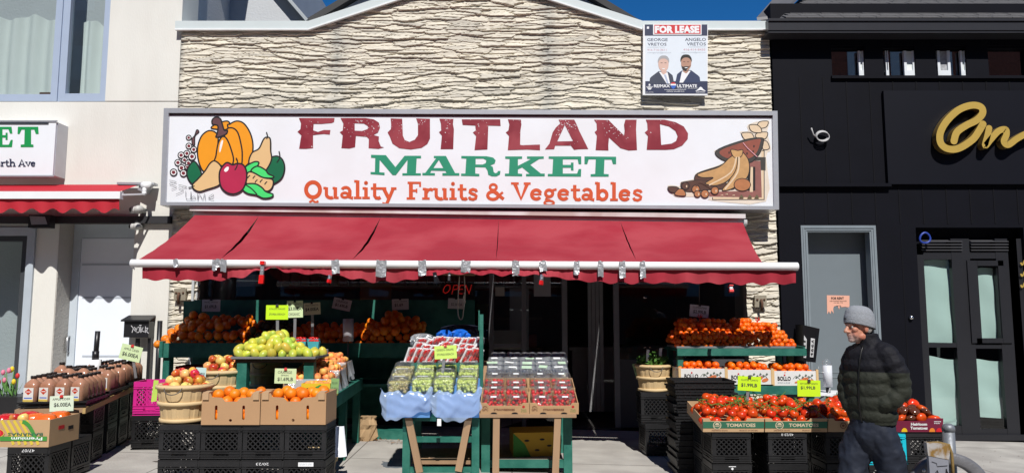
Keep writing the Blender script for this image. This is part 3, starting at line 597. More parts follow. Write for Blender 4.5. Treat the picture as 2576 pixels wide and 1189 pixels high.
FR = {
'F': ['68,72 288,72 284,94 272,100 206,106 158,106 155,148 185,158 222,146 262,146 258,172 222,168 180,172 154,176 154,256 112,260 70,260 78,210 84,178 60,156 78,140 82,104'],
'R': ['326,72 480,72 530,80 562,100 568,130 556,160 528,176 562,186 560,214 574,248 592,252 560,260 500,256 502,200 488,186 420,180 414,250 380,258 332,256 340,178 322,158 340,148 344,104', '412,102 470,104 496,120 494,140 460,152 412,150'],
'U': ['636,74 706,76 710,180 722,208 752,220 786,206 806,176 806,106 794,74 878,76 878,196 862,230 826,254 760,264 690,256 648,228 632,186 618,160 638,140 640,110'],
'I': ['938,76 1024,78 1020,110 1026,140 1022,262 946,262 954,180 936,158 950,148 948,106'],
'T': ['1076,80 1314,80 1316,118 1240,116 1238,150 1234,264 1156,268 1166,182 1146,160 1164,148 1160,116 1082,112'],
'L': ['1362,80 1442,82 1444,110 1438,150 1436,236 1450,240 1560,236 1560,268 1480,264 1362,268 1370,182 1350,160 1366,148 1372,110'],
'A': ['1676,82 1772,82 1786,110 1802,150 1858,262 1800,262 1772,266 1752,240 1654,240 1648,262 1592,264 1620,230 1640,160 1660,130 1688,104', '1714,112 1766,214 1666,216'],
'N': ['1896,82 1984,84 2080,180 2086,150 2082,112 2090,82 2158,82 2154,140 2160,268 2110,270 2060,256 1988,190 1982,240 1984,270 1906,268 1914,180 1900,158 1914,146 1912,104'],
'D': ['2216,82 2330,82 2400,98 2450,124 2476,166 2474,200 2440,240 2390,262 2340,266 2222,266 2230,182 2210,160 2228,146 2226,104', '2302,108 2360,122 2400,150 2414,184 2404,214 2376,230 2310,238']}
MK = ['514,298 606,300 665,374 722,304 824,304 824,320 797,320 792,412 823,412 823,426 708,426 708,412 736,412 740,330 668,424 648,424 568,330 566,406 598,408 598,424 511,418 511,404 538,405 540,318 514,316',
('903,305 978,305 1035,411 1061,411 1061,427 956,427 956,411 982,411 974,398 888,396 880,410 910,411 910,426 832,425 832,410 850,410 918,318 903,318', '934,330 962,380 900,380'),
('1073,305 1230,307 1270,315 1286,332 1280,352 1252,365 1268,372 1274,405 1284,412 1296,408 1300,398 1316,398 1313,420 1290,432 1262,431 1240,422 1235,395 1222,376 1160,374 1160,414 1185,416 1185,431 1072,428 1072,414 1098,414 1104,322 1073,320', '1162,322 1210,322 1228,332 1224,350 1205,358 1162,358'),
'1345,308 1450,308 1450,322 1424,324 1424,366 1505,324 1480,322 1480,308 1584,308 1584,322 1556,324 1500,360 1566,414 1590,414 1590,431 1474,431 1474,416 1498,416 1450,376 1424,388 1424,414 1450,416 1450,431 1343,429 1343,414 1368,414 1372,324 1345,322',
'1614,308 1816,308 1816,356 1800,356 1794,326 1702,326 1702,360 1752,360 1752,346 1768,346 1768,396 1752,394 1752,378 1702,378 1702,414 1790,414 1800,386 1816,386 1814,433 1609,431 1609,416 1637,416 1642,324 1614,322',
'1836,308 2032,310 2032,356 2012,356 2004,328 1960,328 1956,416 1986,418 1986,433 1874,433 1874,418 1902,416 1906,326 1862,326 1853,356 1836,356']
b = MB(sg.location)
for k, ls in FR.items():
    b.use(INK)
    ls = [P2(t) for t in ls]; b.loops([[L4(*p) for p in l] for l in ls])
    b.use(red)
    for l in ls: b.ribbon([L4(*p, 1) for p in l], .006, closed=True)
    b.loops([[L4(*p, 2) for p in l] for l in ls])
    b.use(flake)                                   # worn vinyl flecks
    xs = [p[0] for p in ls[0]]; cx_, cw = (min(xs)+max(xs))/2, (max(xs)-min(xs))*.5
    for q in range(70 if k in 'RUAN' else 14):
        x = cx_+rng.normal()*cw*.35; y = 80+abs(rng.normal())*60
        inside = False
        for l in ls:
            for (ax, ay), (bx_, by_) in zip(l, l[1:]+l[:1]):
                if (ay > y) != (by_ > y) and x < (bx_-ax)*(y-ay)/(by_-ay)+ax: inside = not inside
        if inside:
            r = 1.2+rng.random()*3.2; a0 = rng.random()*6
            b.loops([[L4(x+r*math.cos(a0+t_)*(1.4 if q % 2 else .6), y+r*math.sin(a0+t_), 3) for t_ in (0, 2.2, 4.3)]])
b.build('red_lettering', sg)
b = MB(sg.location, grn)
for ls in MK: b.loops([[L4(*p) for p in P2(t)] for t in ((ls,) if isinstance(ls, str) else ls)])
b.build('green_lettering', sg)
b = MB(sg.location, org)
for wd, x0, x1, yb in (('Quality', 98, 666, 568), ('Fruits', 736, 1180, 574), ('&', 1228, 1346, 578), ('Vegetables', 1386, 2200, 578)): slab(b, wd, L4, x0, x1, yb, 80, .006)
b.build('orange_lettering', sg)
# painted fruit, left end
def cm(t, w=.0145): return (t, w)
def A2(x, y, lay=0): return at((600+.3281*x)/1.4907, (400+.3281*y)/1.4907, YF-.003-.00012*lay)
def smooth(p, n=5, closed=True):
    N = len(p); o = []
    for i in range(N if closed else N-1):
        g = lambda k: Vector((*p[k % N], 0)) if closed else Vector((*p[max(0, min(N-1, k))], 0))
        a, b_, c_, d = g(i-1), g(i), g(i+1), g(i+2)
        for k in range(n):
            t = k/n; v = .5*((2*b_)+(c_-a)*t+(2*a-5*b_+4*c_-d)*t*t+(3*b_-a-3*c_+d)*t**3); o.append((v.x, v.y))
    if not closed: o.append(tuple(p[-1]))
    return o
pk = M('paint_orange', (.78, .30, .012), .45, .05); wh = M('paint_white', (.8, .8, .8), .45); pr = M('paint_pear', (.68, .46, .22), .45, .04); ap = M('paint_apple', (.42, .02, .07), .45, .1)
dg = M('paint_dark_green', (.006, .13, .055), .45, .1); lg = M('paint_light_green', (.06, .66, .16), .45, .05); st = M('paint_stem', (.12, .055, .06), .45, .3); gp = M('paint_grape', (.17, .02, .03), .45, .2)
b = MB(sg.location); LY = [0]
def shape(mb, P, pts, m, w=17, n=5, halo=False):
    s_ = smooth(P2(pts) if isinstance(pts, str) else pts, n); k = LY[0]
    if halo: mb.use(wh); mb.ribbon([P(*p, k) for p in s_], w*1.9*(P(1, 0).x-P(0, 0).x), closed=True)
    mb.use(m); mb.loops([[P(*p, k+1) for p in s_]]); mb.use(INK); mb.ribbon([P(*p, k+2) for p in s_], w*(P(1, 0).x-P(0, 0).x), closed=True); LY[0] += 3
def stroke(mb, P, pts, m=INK, w=15, n=4):
    mb.use(m); mb.ribbon([P(*p, LY[0]) for p in smooth(P2(pts), n, False)], w*(P(1, 0).x-P(0, 0).x)); LY[0] += 1
def dot(mb, P, x, y, rx, ry, m, w=13, rot=0):
    shape(mb, P, [(x+rx*math.cos(a*PI/4), y+ry*math.sin(a*PI/4)) for a in range(8)], m, w, 3)
shape(b, A2, '590,250 640,200 760,165 800,200 780,260', pk)
shape(b, A2, '800,200 880,165 960,195 1030,300 1062,430 1050,560 1000,660 930,650 780,250', pk)
shape(b, A2, '760,260 830,245 890,300 930,450 940,560 925,680 840,660 740,350', pk)
shape(b, A2, '640,300 560,275 480,330 435,440 430,560 460,680 510,740 600,650 640,560 665,380', pk)
shape(b, A2, '710,345 760,365 810,480 840,620 780,690 630,640 640,560 665,420', pk)
b.use(wh); b.loops([[A2(*p, LY[0]) for p in smooth(P2('700,395 722,385 712,440 690,515 678,510 684,450'))]]); LY[0] += 1
shape(b, A2, '640,350 655,300 660,220 600,200 598,150 640,120 690,140 715,210 735,270 770,270 760,310 700,340', st)
shape(b, A2, '420,265 445,290 400,340 395,440 370,430 365,370 395,330', st, 11)
for x, y, r in ((328, 355, 28), (330, 450, 33), (385, 490, 34), (307, 535, 34), (242, 555, 36), (205, 640, 36), (365, 570, 40), (280, 610, 32), (325, 645, 34), (245, 700, 38), (310, 690, 26), (155, 750, 38), (268, 760, 38)):
    dot(b, A2, x, y, r, r, wh, 12); b.use(gp); b.loops([[A2(x+r*.62*math.cos(a*1.3+x), y+r*.62*math.sin(a*1.3+x), LY[0]) for a in range(5)]]); LY[0] += 1
shape(b, A2, '1330,565 1395,600 1425,690 1400,800 1340,860 1260,880 1190,740 1250,600', dg)
shape(b, A2, '390,625 330,680 305,760 330,840 380,880 470,800 450,700', dg)
shape(b, A2, '1215,350 1260,370 1265,500 1275,600 1230,700 1180,740 1080,690 1015,640 1050,530 1130,480 1180,380', pr)
stroke(b, A2, '1218,372 1230,340 1216,290', w=13); stroke(b, A2, '1335,640 1370,580 1360,508', w=14)
shape(b, A2, '625,620 690,670 705,740 690,860 660,905 540,945 450,970 385,940 372,890 430,830 510,740 570,650', pr)
stroke(b, A2, '325,925 360,918 395,905', w=13)
shape(b, A2, '960,740 985,680 1080,630 1130,640 1100,690 1000,760', lg)
shape(b, A2, '1000,760 1060,750 1180,810 1280,830 1295,880 1270,940 1210,965 1100,900 980,870', pr)
shape(b, A2, '1040,730 1110,680 1200,720 1240,770 1298,795 1280,815 1180,810 1100,770', lg)
shape(b, A2, '960,890 1080,880 1160,920 1210,970 1290,1000 1270,1035 1180,1045 1100,1010 1000,990 940,940', lg)
stroke(b, A2, '975,890 1050,940 1110,1005', w=14)
for x, y in ((1015, 800), (1075, 805), (1100, 850), (1157, 848), (1210, 872)): stroke(b, A2, f'{x-14},{y+18} {x-4},{y} {x+14},{y-16}', w=12, n=2)
shape(b, A2, '830,665 880,650 950,665 988,740 985,850 940,950 860,995 770,985 700,920 678,820 690,720 760,640', ap, 19)
b.use(wh); b.loops([[A2(*p, LY[0]) for p in smooth(P2('760,690 785,690 780,725 750,745 732,725'))]]); LY[0] += 1
stroke(b, A2, '855,725 880,680 885,620 868,585', w=14)
for t in ('105,840 190,860 105,880 190,915 130,945', '210,890 310,915 250,925', '210,930 270,960 180,1000', '295,960 300,1050 350,1050 355,970 352,1060 380,1020 410,1050 360,1060', '430,985 432,1070 450,1000 490,1060 510,990 520,1065', '550,1050 610,1020 600,1000 560,1030 570,1050 615,1058'): stroke(b, A2, t, M('pen_black', (.08, .08, .08)), 4.5, 3)
b.build('fruit_picture', sg)
# worn wooden-looking picture, right end
def A3(x, y, lay=0): return at((2460+.3113*x)/1.4907, (420+.3113*y)/1.4907, YF-.003-.00012*lay)
tan = M('paint_tan', (.50, .29, .12), .5, .3, 14); dkb = M('paint_brown', (.09, .042, .03), .5, .3, 10); mel = M('paint_melon', (.26, .075, .05), .5, .25, 9); crm = M('paint_cream', (.68, .53, .36), .5, .1, 8); grb = M('paint_grey', (.05, .045, .04), .5, .3); cer = M('paint_crate', (.25, .10, .085), .5, .3, 10); pch = M('paint_peach', (.42, .17, .07), .5, .25, 12)
b = MB(sg.location); LY[0] = 0; hal = M('paper_halo', (.68, .60, .50), .6)
b.use(hal); b.loops([[A3(*p) for p in smooth(P2('140,900 180,880 290,890 300,840 470,800 490,730 830,600 700,470 1040,340 1010,240 1110,230 1110,150 1360,100 1340,240 1385,450 1325,540 1325,1075 670,1065 640,1030 380,1020 230,1020'), 3)]]); LY[0] = 1
b.use(INK); b.loops([[A3(x, y, 1) for x, y in ((1308, 460), (1308, 1060), (676, 1060), (676, 1028), (1276, 1028), (1276, 460))]]); b.use(crm); b.loops([[A3(x, y, 2) for x, y in ((1298, 470), (1298, 1050), (686, 1050), (686, 1024), (1270, 1024), (1270, 470))]])
b.use(cer); b.loops([[A3(x, y, 3) for x, y in ((1120, 590), (1262, 590), (1275, 1030), (640, 1020), (640, 960), (1110, 950))]]); LY[0] = 4
b.use(INK); b.loops([[A3(x, y, 4) for x, y in ((1100, 660), (1196, 660), (1196, 948), (1100, 948))]]); b.use(crm); b.loops([[A3(x, y, 5) for x, y in ((1140, 662), (1168, 662), (1168, 962), (1130, 962))]]); LY[0] = 6
b.use(grb); b.loops([[A3(x, y, 6) for x, y in ((1180, 540), (1322, 545), (1320, 705), (1262, 700), (1258, 585), (1180, 590))]]); LY[0] = 7
for t in ('1225,150 1260,115 1350,115 1330,180 1260,195', '1285,350 1340,360 1365,440 1290,450', '1200,300 1220,255 1340,245 1330,310 1280,330', '1035,255 1130,248 1170,280 1180,340 1090,340 1050,310', '1125,160 1210,155 1260,190 1270,245 1190,248 1140,220'): shape(b, A3, t, crm, 10)
shape(b, A3, '720,470 1050,340 1270,312 1295,360 1260,480 1190,570 1110,610 830,590', grb, 10)
b.use(mel); b.loops([[A3(*p, LY[0]) for p in smooth(P2('770,470 1050,365 1245,325 1255,370 1210,490 1110,560 870,560'))]]); LY[0] += 1
for x, y in ((880, 490), (1097, 500), (1105, 445), (1180, 412), (1170, 475)): dot(b, A3, x, y, 8, 13, dkb, 4)
shape(b, A3, '470,830 500,740 760,650 900,580 920,700 700,830 560,890', dkb, 10)
shape(b, A3, '300,860 340,840 560,820 900,870 930,930 700,930 400,960 310,920', dkb, 6)
shape(b, A3, '940,500 1000,470 1040,480 1110,570 1125,700 1080,810 940,910 840,945 800,930 900,790', tan, 10)
shape(b, A3, '505,745 760,660 900,540 980,530 960,700 860,830 720,885 610,870 600,850 690,790 560,790', tan, 10)
shape(b, A3, '900,460 950,455 985,465 1040,455 1045,490 1020,540 940,545', tan, 9)
stroke(b, A3, '970,540 900,730 640,880', crm, 16); stroke(b, A3, '1000,540 980,730 830,930', crm, 20)
dot(b, A3, 1040, 875, 100, 76, pch, 9)
for x, y, r in ((355, 890, 46), (480, 930, 48), (500, 985, 40), (590, 985, 48), (710, 945, 46)):
    dot(b, A3, x, y, r, r, dkb if x < 400 else pch, 10); b.use(crm); b.loops([[A3(x+14+8*math.cos(a), y+4+15*math.sin(a), LY[0]) for a in np.linspace(0, 6, 8)]]); LY[0] += 1
shape(b, A3, '145,905 240,900 280,930 240,970 170,960', dkb, 9); shape(b, A3, '225,990 270,930 330,935 360,1000 300,1010', pch, 9)
stroke(b, A3, '480,900 520,850 580,870 660,920', dkb, 12); stroke(b, A3, '1050,370 1090,420 1130,460 1220,540', M('pink_drip', (.7, .35, .4)), 9)
b.use(M('paint_olive', (.12, .10, .05)))
for x in (1030, 1130, 1215): b.loops([[A3(x-30, 1035, LY[0]), A3(x+30, 1035, LY[0]), A3(x, 992, LY[0])]])
b.use(crm)
for x, y in ((790, 1005), (848, 993), (930, 1005)): b.loops([[A3(x-20, y, LY[0]), A3(x+16, y-10, LY[0]), A3(x+20, y+2, LY[0])]])
b.build('fruit_picture', sg)

# ---- for lease board
YLs = 9.66
fl = thing('lease_board', 'white and navy FOR LEASE board with two portraits on the stone wall', 'sign', at(1700, 150, YLs))
def F4(x, y, lay=0): return at((2380+.2608*x)/1.4907, (60+.2608*y)/1.4907, YLs-.002-.0008*lay)
navy = M('navy_print', (.022, .03, .075), .5, .05); b = MB(fl.location, WHITE)
p = [at(1617, 239, YLs), at(1780, 240, YLs), at(1781, 63, YLs), at(1618, 63, YLs)]; b.hexa([p[0], p[1], p[1]+Vector((0, .03, 0)), p[0]+Vector((0, .03, 0)), p[3], p[2], p[2]+Vector((0, .03, 0)), p[3]+Vector((0, .03, 0))]); b.build('board', fl)
def quadF(mb, x0, y0, x1, y1, lay): mb.loops([[F4(x0, y1, lay), F4(x1, y1, lay), F4(x1, y0, lay), F4(x0, y0, lay)]])
def textF(mb, t, x0, y0, x1, y1, lay=3, bold=0): mb.text(t, F4(x0, y1, lay), F4(x1, y1, lay), F4(x0, y0, lay), bold)
b = MB(fl.location, navy); quadF(b, 145, 125, 1045, 285, 0); quadF(b, 152, 940, 1050, 1118, 0); b.use(M('pale_print', (.66, .72, .78), .5, .03)); quadF(b, 155, 290, 1038, 939, 0)
b.use(WHITE); quadF(b, 265, 118, 962, 272, 1); b.use(M('lease_red', (.55, .02, .025), .5)); quadF(b, 283, 130, 948, 260, 2); b.use(WHITE); textF(b, 'FOR LEASE', 292, 142, 930, 250, 3, .06)
quadF(b, 176, 155, 207, 188, 1); b.use(navy)
for t, x0, y0, x1, y1 in (('GEORGE', 180, 322, 475, 365), ('VRETOS', 186, 388, 458, 430), ('ANGELO', 724, 318, 1024, 364), ('VRETOS', 750, 384, 1024, 428)): textF(b, t, x0, y0, x1, y1, 1, .01)
b.use(M('pink_print', (.55, .3, .34))); textF(b, '416-716-3611', 180, 474, 458, 504, 1); textF(b, '416-414-8450', 702, 470, 1016, 502, 1)
b.use(M('grey_print', (.4, .45, .5)))
textF(b, 'SALES REPRESENTATIVE', 186, 446, 428, 458, 1); textF(b, 'SALES REPRESENTATIVE', 778, 442, 1018, 454, 1); textF(b, 'vretosgeorge@gmail.com', 180, 518, 524, 544, 1); textF(b, 'angelo.vretos@gmail.com', 672, 516, 1022, 540, 1)
b.use(WHITE); textF(b, 'RE/MAX', 276, 985, 508, 1030, 1, .03); textF(b, 'ULTIMATE', 608, 985, 896, 1030, 1, .03)
textF(b, 'OFFICE: 416-487-5131', 460, 1076, 712, 1096, 1); textF(b, 'PLATINUM', 886, 1088, 1010, 1104, 1, .02); textF(b, 'REALTY INC., BROKERAGE', 614, 1036, 905, 1048, 1); textF(b, 'HALL OF FAME', 155, 1092, 270, 1104, 1); quadF(b, 425, 1060, 740, 1064, 1)
sr = [(214+r*math.sin(a*PI/5), 990-r*math.cos(a*PI/5)) for a, r in zip(range(10), [22, 9]*5)]; b.loops([[F4(*p, 1) for p in sr]])
for dx in (-42, -22, 0, 22, 42): b.loops([[F4(214+dx*.25-4, 1062, 1), F4(214+dx*.25+4, 1062, 1), F4(214+dx+5, 1005+abs(dx)*.2, 1), F4(214+dx-5, 1005+abs(dx)*.2, 1)]])
b.loops([[F4(*p, 1) for p in ((870, 1085), (915, 1050), (930, 1030), (950, 1018), (970, 1032), (985, 1052), (1028, 1085), (948, 1066))]])
ba = [(555+41*math.cos(a), 995+42*math.sin(a)) for a in np.linspace(PI, 2*PI, 9)]
b.use(M('lease_red')); b.loops([[F4(*p, 2) for p in ba[1:-1]]]); b.use(WHITE); quadF(b, 515, 978, 596, 1000, 3); b.use(M('balloon_blue', (.03, .12, .5))); b.loops([[F4(*p, 2) for p in ((515, 1000), (596, 1000), (588, 1022), (566, 1048), (546, 1048), (524, 1022))]])
b.build('print', fl)
def portrait(x, y, skin, hair, s, m=1):
    b = MB(fl.location, M('suit_%d' % x, (.05, .06, .09) if m > 0 else (.035, .05, .11), .7))
    g = lambda pts, lay: b.loops([[F4(x+dx*m, y+dy, lay) for dx, dy in (smooth(pts, 3) if len(pts) > 8 else pts)]])
    g([(-205, 320), (-195, 240), (-170, 215), (-70, 140), (70, 150), (130, 200), (155, 320)], 1)
    b.use(WHITE); g([(-65, 150), (60, 160), (95, 320), (45, 320)], 2); b.use(M('tie_blue', (.4, .46, .6))); 
    if s: g([(5, 190), (35, 190), (75, 320), (50, 320)], 3)
    b.use(skin); g([(-35, 120), (45, 120), (40, 165), (0, 190), (-30, 165)], 3); g([(-75, 20), (-60, -40), (0, -65), (60, -40), (72, 20), (66, 90), (30, 140), (0, 150), (-30, 140), (-66, 90)], 4)
    b.use(hair); g([(-80, 20), (-78, -30), (-45, -75), (0, -85), (50, -75), (80, -30), (78, 20), (62, -10), (30, -38), (-30, -38), (-62, -10)], 5)
    b.use(M('brow_dark', (.03, .02, .02)))
    for q in (-28, 28): g([(q-14, 18), (q+14, 18), (q+14, 25), (q-14, 25)], 5)
    if not s: b.use(hair); g([(-66, 70), (-50, 90), (0, 84), (50, 90), (66, 70), (50, 130), (0, 156), (-50, 130), (0, 148)], 5)
    b.use(WHITE); g([(-24, 100), (24, 100), (14, 112), (-14, 112)], 6)
    return b.build('portrait', fl)
portrait(415, 655, M('print_skin', (.62, .42, .35)), M('print_grey_hair', (.35, .35, .36)), 1); portrait(740, 640, M('print_skin_tan', (.42, .24, .17)), M('print_black_hair', (.02, .017, .015)), 0, -1)

# ---- lightbox on the left building
yl = 9.55
lb = thing('lightbox_sign', 'white projecting lightbox with green ET letters on the left building', 'sign', at(60, 370, yl))
x1 = at(137, 370, yl).x; z0, z1 = zc(441, yl), zc(307, yl)
MB(lb.location, SIGNW).box(-7.4, x1, yl, FAC-.002, z0, z1).build('box', lb)
b = MB(lb.location, ALU); b.box(x1+.0005, x1+.012, yl+.02, FAC-.003, z0, z1); b.box(-7.4, x1+.02, yl-.012, yl-.0005, z0-.02, z0); b.box(-7.4, x1+.02, yl-.012, yl-.0005, z1, z1+.02); b.build('frame', lb)
b = MB(lb.location, M('led_strip', (.04, .05, .06))); b.bar(at(-300, 311, yl-.005), at(122, 311, yl-.005), .012); b.build('trim_line', lb)
def LB(x, y, lay=0): return at(x, y, yl-.004-.0006*lay)
b = MB(lb.location, M('vinyl_bright_green', (.01, .27, .07), .45))
b.loops([[LB(*p) for p in P2('-20,319 29,319 31,336 25,336 21,325 6,325 6,340 14,340 14,334 19,334 19,352 14,352 14,346 6,346 6,364 22,364 27,352 32,352 30,370 -20,370')]])
b.loops([[LB(*p) for p in P2('45,319 96,319 97,337 90,337 86,326 78,326 78,363 84,364 84,370 52,370 52,364 61,363 62,326 54,326 49,337 44,337')]]); b.build('green_lettering', lb)
b = MB(lb.location, M('navy_vinyl', (.02, .025, .06), .45)); slab(b, 'orth', LB, -13, 40, 419, 13.5); slab(b, 'Ave', LB, 46, 90, 419, 13.5); b.build('navy_lettering', lb)
# ---- gold script letters on the black building
yo = YB-.16
gp_ = thing('script_sign', 'gold script letters standing proud of a black panel', 'sign', at(2400, 340, YB-.12))
a, c_ = at(2235, 463, YB-.06), at(2236, 228, YB-.06)
MB(gp_.location, M('panel_black', (.0035, .004, .008), .5, .1, spec=.2)).box(a.x, XE, YB-.06, YB-.010, a.z, c_.z).build('panel', gp_)
gold = M('gold_face', (.50, .34, .075), .45, .08, 6, metal=.25); golds = M('gold_side', (.26, .17, .05), .4, .3, 8, metal=.5)
def G3(x, y): return at((2860+.6393*x)/1.4907, .6393*y/1.4907, YB-.18)
def script(pts, w, nm):
    s_ = smooth(P2(pts), 8, False); P = [G3(*p) for p in s_]; vs = []; wd = w*(G3(1, 0).x-G3(0, 0).x); off = MB(); off.ribbon(P, wd)
    n = len(P); L_ = off.v[0::2]; R_ = off.v[1::2]; cap0 = [P[0]+(R_[0]-P[0]).lerp(L_[0]-P[0], .5)*0]
    b = MB(gp_.location, golds); ring = L_+R_[::-1]; D = Vector((0, .10, 0)); N = len(ring)
    b.add([v for v in ring]+[v+D for v in ring], [(i, (i+1) % N, (i+1) % N+N, i+N) for i in range(N)]); b.use(gold)
    b.add([v-Vector((0, .001, 0)) for v in L_]+[v-Vector((0, .001, 0)) for v in R_], [(i, i+1, n+i+1, n+i) for i in range(n-1)])
    for q, e in ((P[0], 0), (P[-1], 1)):
        b.use(gold); b.loops([[q+Vector((wd/2*math.cos(a_), -.0015-.0004*e, wd/2*math.sin(a_))) for a_ in np.linspace(0, 6.0, 14)]])
        b.use(golds); b.add([q+Vector((wd/2*.99*math.cos(a_), y_, wd/2*.99*math.sin(a_))) for y_ in (0, .1) for a_ in np.linspace(0, 2*PI*13/14, 14)], [(i, (i+1) % 14, (i+1) % 14+14, i+14) for i in range(14)])
    b.build(nm, gp_)
script('1122,828 1140,775 1195,735 1255,705 1290,665 1280,628 1225,618 1150,645 1080,710 1042,780 1045,840 1085,872 1150,870 1230,820 1268,770 1292,728', 40, 'letter')
script('1328,752 1318,800 1305,855 1340,815 1385,768 1425,760 1430,790 1415,830 1440,850 1490,815 1545,785 1620,760', 36, 'letter')
MB(gp_.location, BLACK).build('standoff', gp_) if 0 else None
b = MB((at(2570, 680, yf-.03)), M('gold_face'))
for y in (660, 688, 716): b.ribbon([at(2568+k*1.6, y+6*math.sin(k*.7), yf-.03-.0005*k) for k in range(10)], .02)
b.build('window_lettering', None, 'gold lettering on the far right shop window, cut by the picture edge', 'sign')

# ---- LED open sign in the shop window
op = thing('open_sign', 'red dotted LED sign reading OPEN in the dark shop window', 'sign', at(1150, 727, 9.86))
led = M('led_red', (.3, .01, .01), .4, emit=((1, .03, .02), .3)); b = MB(op.location, led)
def dots(pts, n):
    L = [0]
    for p_, q_ in zip(pts, pts[1:]): L.append(L[-1]+math.dist(p_, q_))
    for k in range(n):
        d = L[-1]*k/(n-1); i = max(j for j in range(len(L)) if L[j] <= d+1e-9); i = min(i, len(pts)-2); t = (d-L[i])/(L[i+1]-L[i])
        b.ell(at(pts[i][0]+(pts[i+1][0]-pts[i][0])*t, pts[i][1]+(pts[i+1][1]-pts[i][1])*t, 9.86), .0056, 6, 4)
dots([(1116, 727), (1119, 720), (1125, 716), (1132, 718), (1132, 727), (1127, 734), (1120, 737), (1115, 733), (1116, 727)], 20); dots([(1137, 738), (1142, 717), (1151, 717), (1153, 722), (1149, 727), (1140, 728)], 16)
dots([(1166, 717), (1158, 717), (1155, 727), (1163, 727)], 9); dots([(1155, 727), (1153, 738), (1162, 738)], 8); dots([(1168, 738), (1172, 717), (1180, 738), (1186, 717)], 22); b.build('led_letters', op)
MB(op.location, DARK).box(op.location.x-.22, op.location.x+.22, 9.868, 9.885, op.location.z-.09, op.location.z+.09).build('backing', op)

# ================================================================ AWNINGS
YA0, YA1 = 9.5, 7.55
acl = M('awning_red', (.285, .020, .034), .85, .14, 1.6, bump=.22, bs=9, col2=(.34, .042, .056), cs=1.3, spec=.2); acl2 = M('awning_red_edge', (.27, .018, .03), .8, .15, 4)
aw = thing('awning', 'faded red retractable awning with split seams and a scalloped valance over the produce', 'awning', at(1170, 600, 9.3))
T0, T1, B0, B1 = at(490, 541, YA0), at(1869, 560, YA0), at(346, 654, YA1+.05), at(1918, 660, YA1+.05)
seT = [0, .117, .339, .5545, .776, 1]; seB = [0, .130, .341, .5735, .80, 1]; gap = [0, .030, .024, .007, .014, 0]
for k in range(5):
    def fn(u, v, k=k):
        uT = seT[k]+(seT[k+1]-seT[k])*u; uB = seB[k]+(seB[k+1]-seB[k])*u
        w = math.sin(PI*min(1, v*1.05)) if v < .95 else 0
        p = (T0*(1-uT)+T1*uT)*(1-v)+(B0*(1-uB)+B1*uB)*v
        p.x += gap[k]*max(0, w)*(1-u)**2*.9-gap[k+1]*max(0, w)*u**2*.25
        sag = -.05*math.sin(PI*v)-.05*max(0, w)*(gap[k]*8*(1-u)**3)+.006*math.sin(9*u+k*2)*math.sin(PI*v)*(1+v)+.004*math.sin(31*v+14*u+k)*math.sin(PI*v)
        return p+Vector((0, .3*sag, sag))
    MB(aw.location, acl).grid(fn, 26, 22).build('fabric_panel', aw)
FB0, FB1 = at(330, 662, YA1), at(2007, 670, YA1)
b = MB(aw.location, WHITE); dv = (FB1-FB0).normalized(); rr_ = .041
b.tube([FB0, FB0+dv*.004, FB1-dv*.004, FB1], [rr_*.9, rr_, rr_, rr_*.9], 14); b.build('front_bar', aw)
b = MB(aw.location, acl2)
def vb(px):                                         # lower hem of the valance before its scallops
    X_ = [358, 480, 560, 620, 650, 690, 715, 760, 830, 880, 940, 1000, 1050, 1095, 1130, 1200, 1300, 1365, 1400, 1460, 1520, 1700, 2004]; Y_ = [704, 707, 705, 694, 680, 674, 684, 690, 692, 700, 708, 709, 702, 693, 690, 690, 692, 694, 700, 708, 711, 713, 715]
    return np.interp(px, X_, Y_)
N = 330
b = MB(aw.location, acl)
def vf(u, v):
    px = 358+(2002-358)*u; hem = vb(px); hem += (8-4*abs(math.sin(px*.01)))*(.5+.5*math.cos(2*PI*(px-1536)/54.5))*1.0-4
    top = 670+8*(px-330)/1677; y = top+(hem-top)*v
    bun = 1-min(1, (hem-top)/38); w = .02*math.sin(px*.09)*v+.03*bun*math.sin(px*.33)*v
    return at(px, y, YA1+.012-.03*v*bun*3+w)
b.grid(vf, N, 8); b.build('valance', aw)
b = MB(aw.location, M('roller_white', (.6, .6, .6), .5)); b.tube([T0+Vector((-.03, .06, .01)), T1+Vector((.06, .06, .01))], .05, 12); b.build('roller', aw)
b = MB(aw.location, M('rail_white', (.62, .6, .6), .5, .1, 3, col2=(.45, .36, .34), cs=2)); p0, p1 = at(482, 526, 9.52), at(1872, 545, 9.52); b.bar(p0, p1, .12, .055); b.build('rail', aw)
b = MB(aw.location, M('rail_under', (.07, .06, .065), .7)); p0, p1 = at(498, 541, 9.66), at(1872, 556, 9.66); b.bar(p0, p1, .12, .1); b.build('cassette', aw)
for px in (620, 1320, 1770):
    b = MB(aw.location, ALU); m_ = at(px+30, 618, 8.6); b.tube([at(px, 560, YA0+.05), m_+Vector((0, 0, -.16)), at(px-20, 668, YA1+.04)], .022, 8); b.build('folding_arm', aw)
tape = M('duct_tape', (.42, .43, .45), .3, .25, 25, metal=.5, bump=.4, bs=40)
for px, h, w in ((441, 0, 12), (549, 0, 14), (540, 8, 12), (563, 11, 14), (843, 14, 20), (960, 22, 26), (1062, 18, 20), (1173, 10, 24), (1297, 18, 18), (1365, 6, 18), (1451, 14, 14), (1511, 19, 14), (1565, 22, 16), (1616, 22, 14)):
    yy = 650+8*(px-330)/1677; q = MB(aw.location, tape)
    q.grid(lambda u, v: at(px-w/2+w*u+2.5*v*math.sin(px), yy+1+(20+h)*v+1.5*math.sin(u*5+px), YA1-.046-.008*v-.02*max(0, v-.6)*math.sin(px+u*3)), 5, 6, False); q.build('tape_strip', aw)
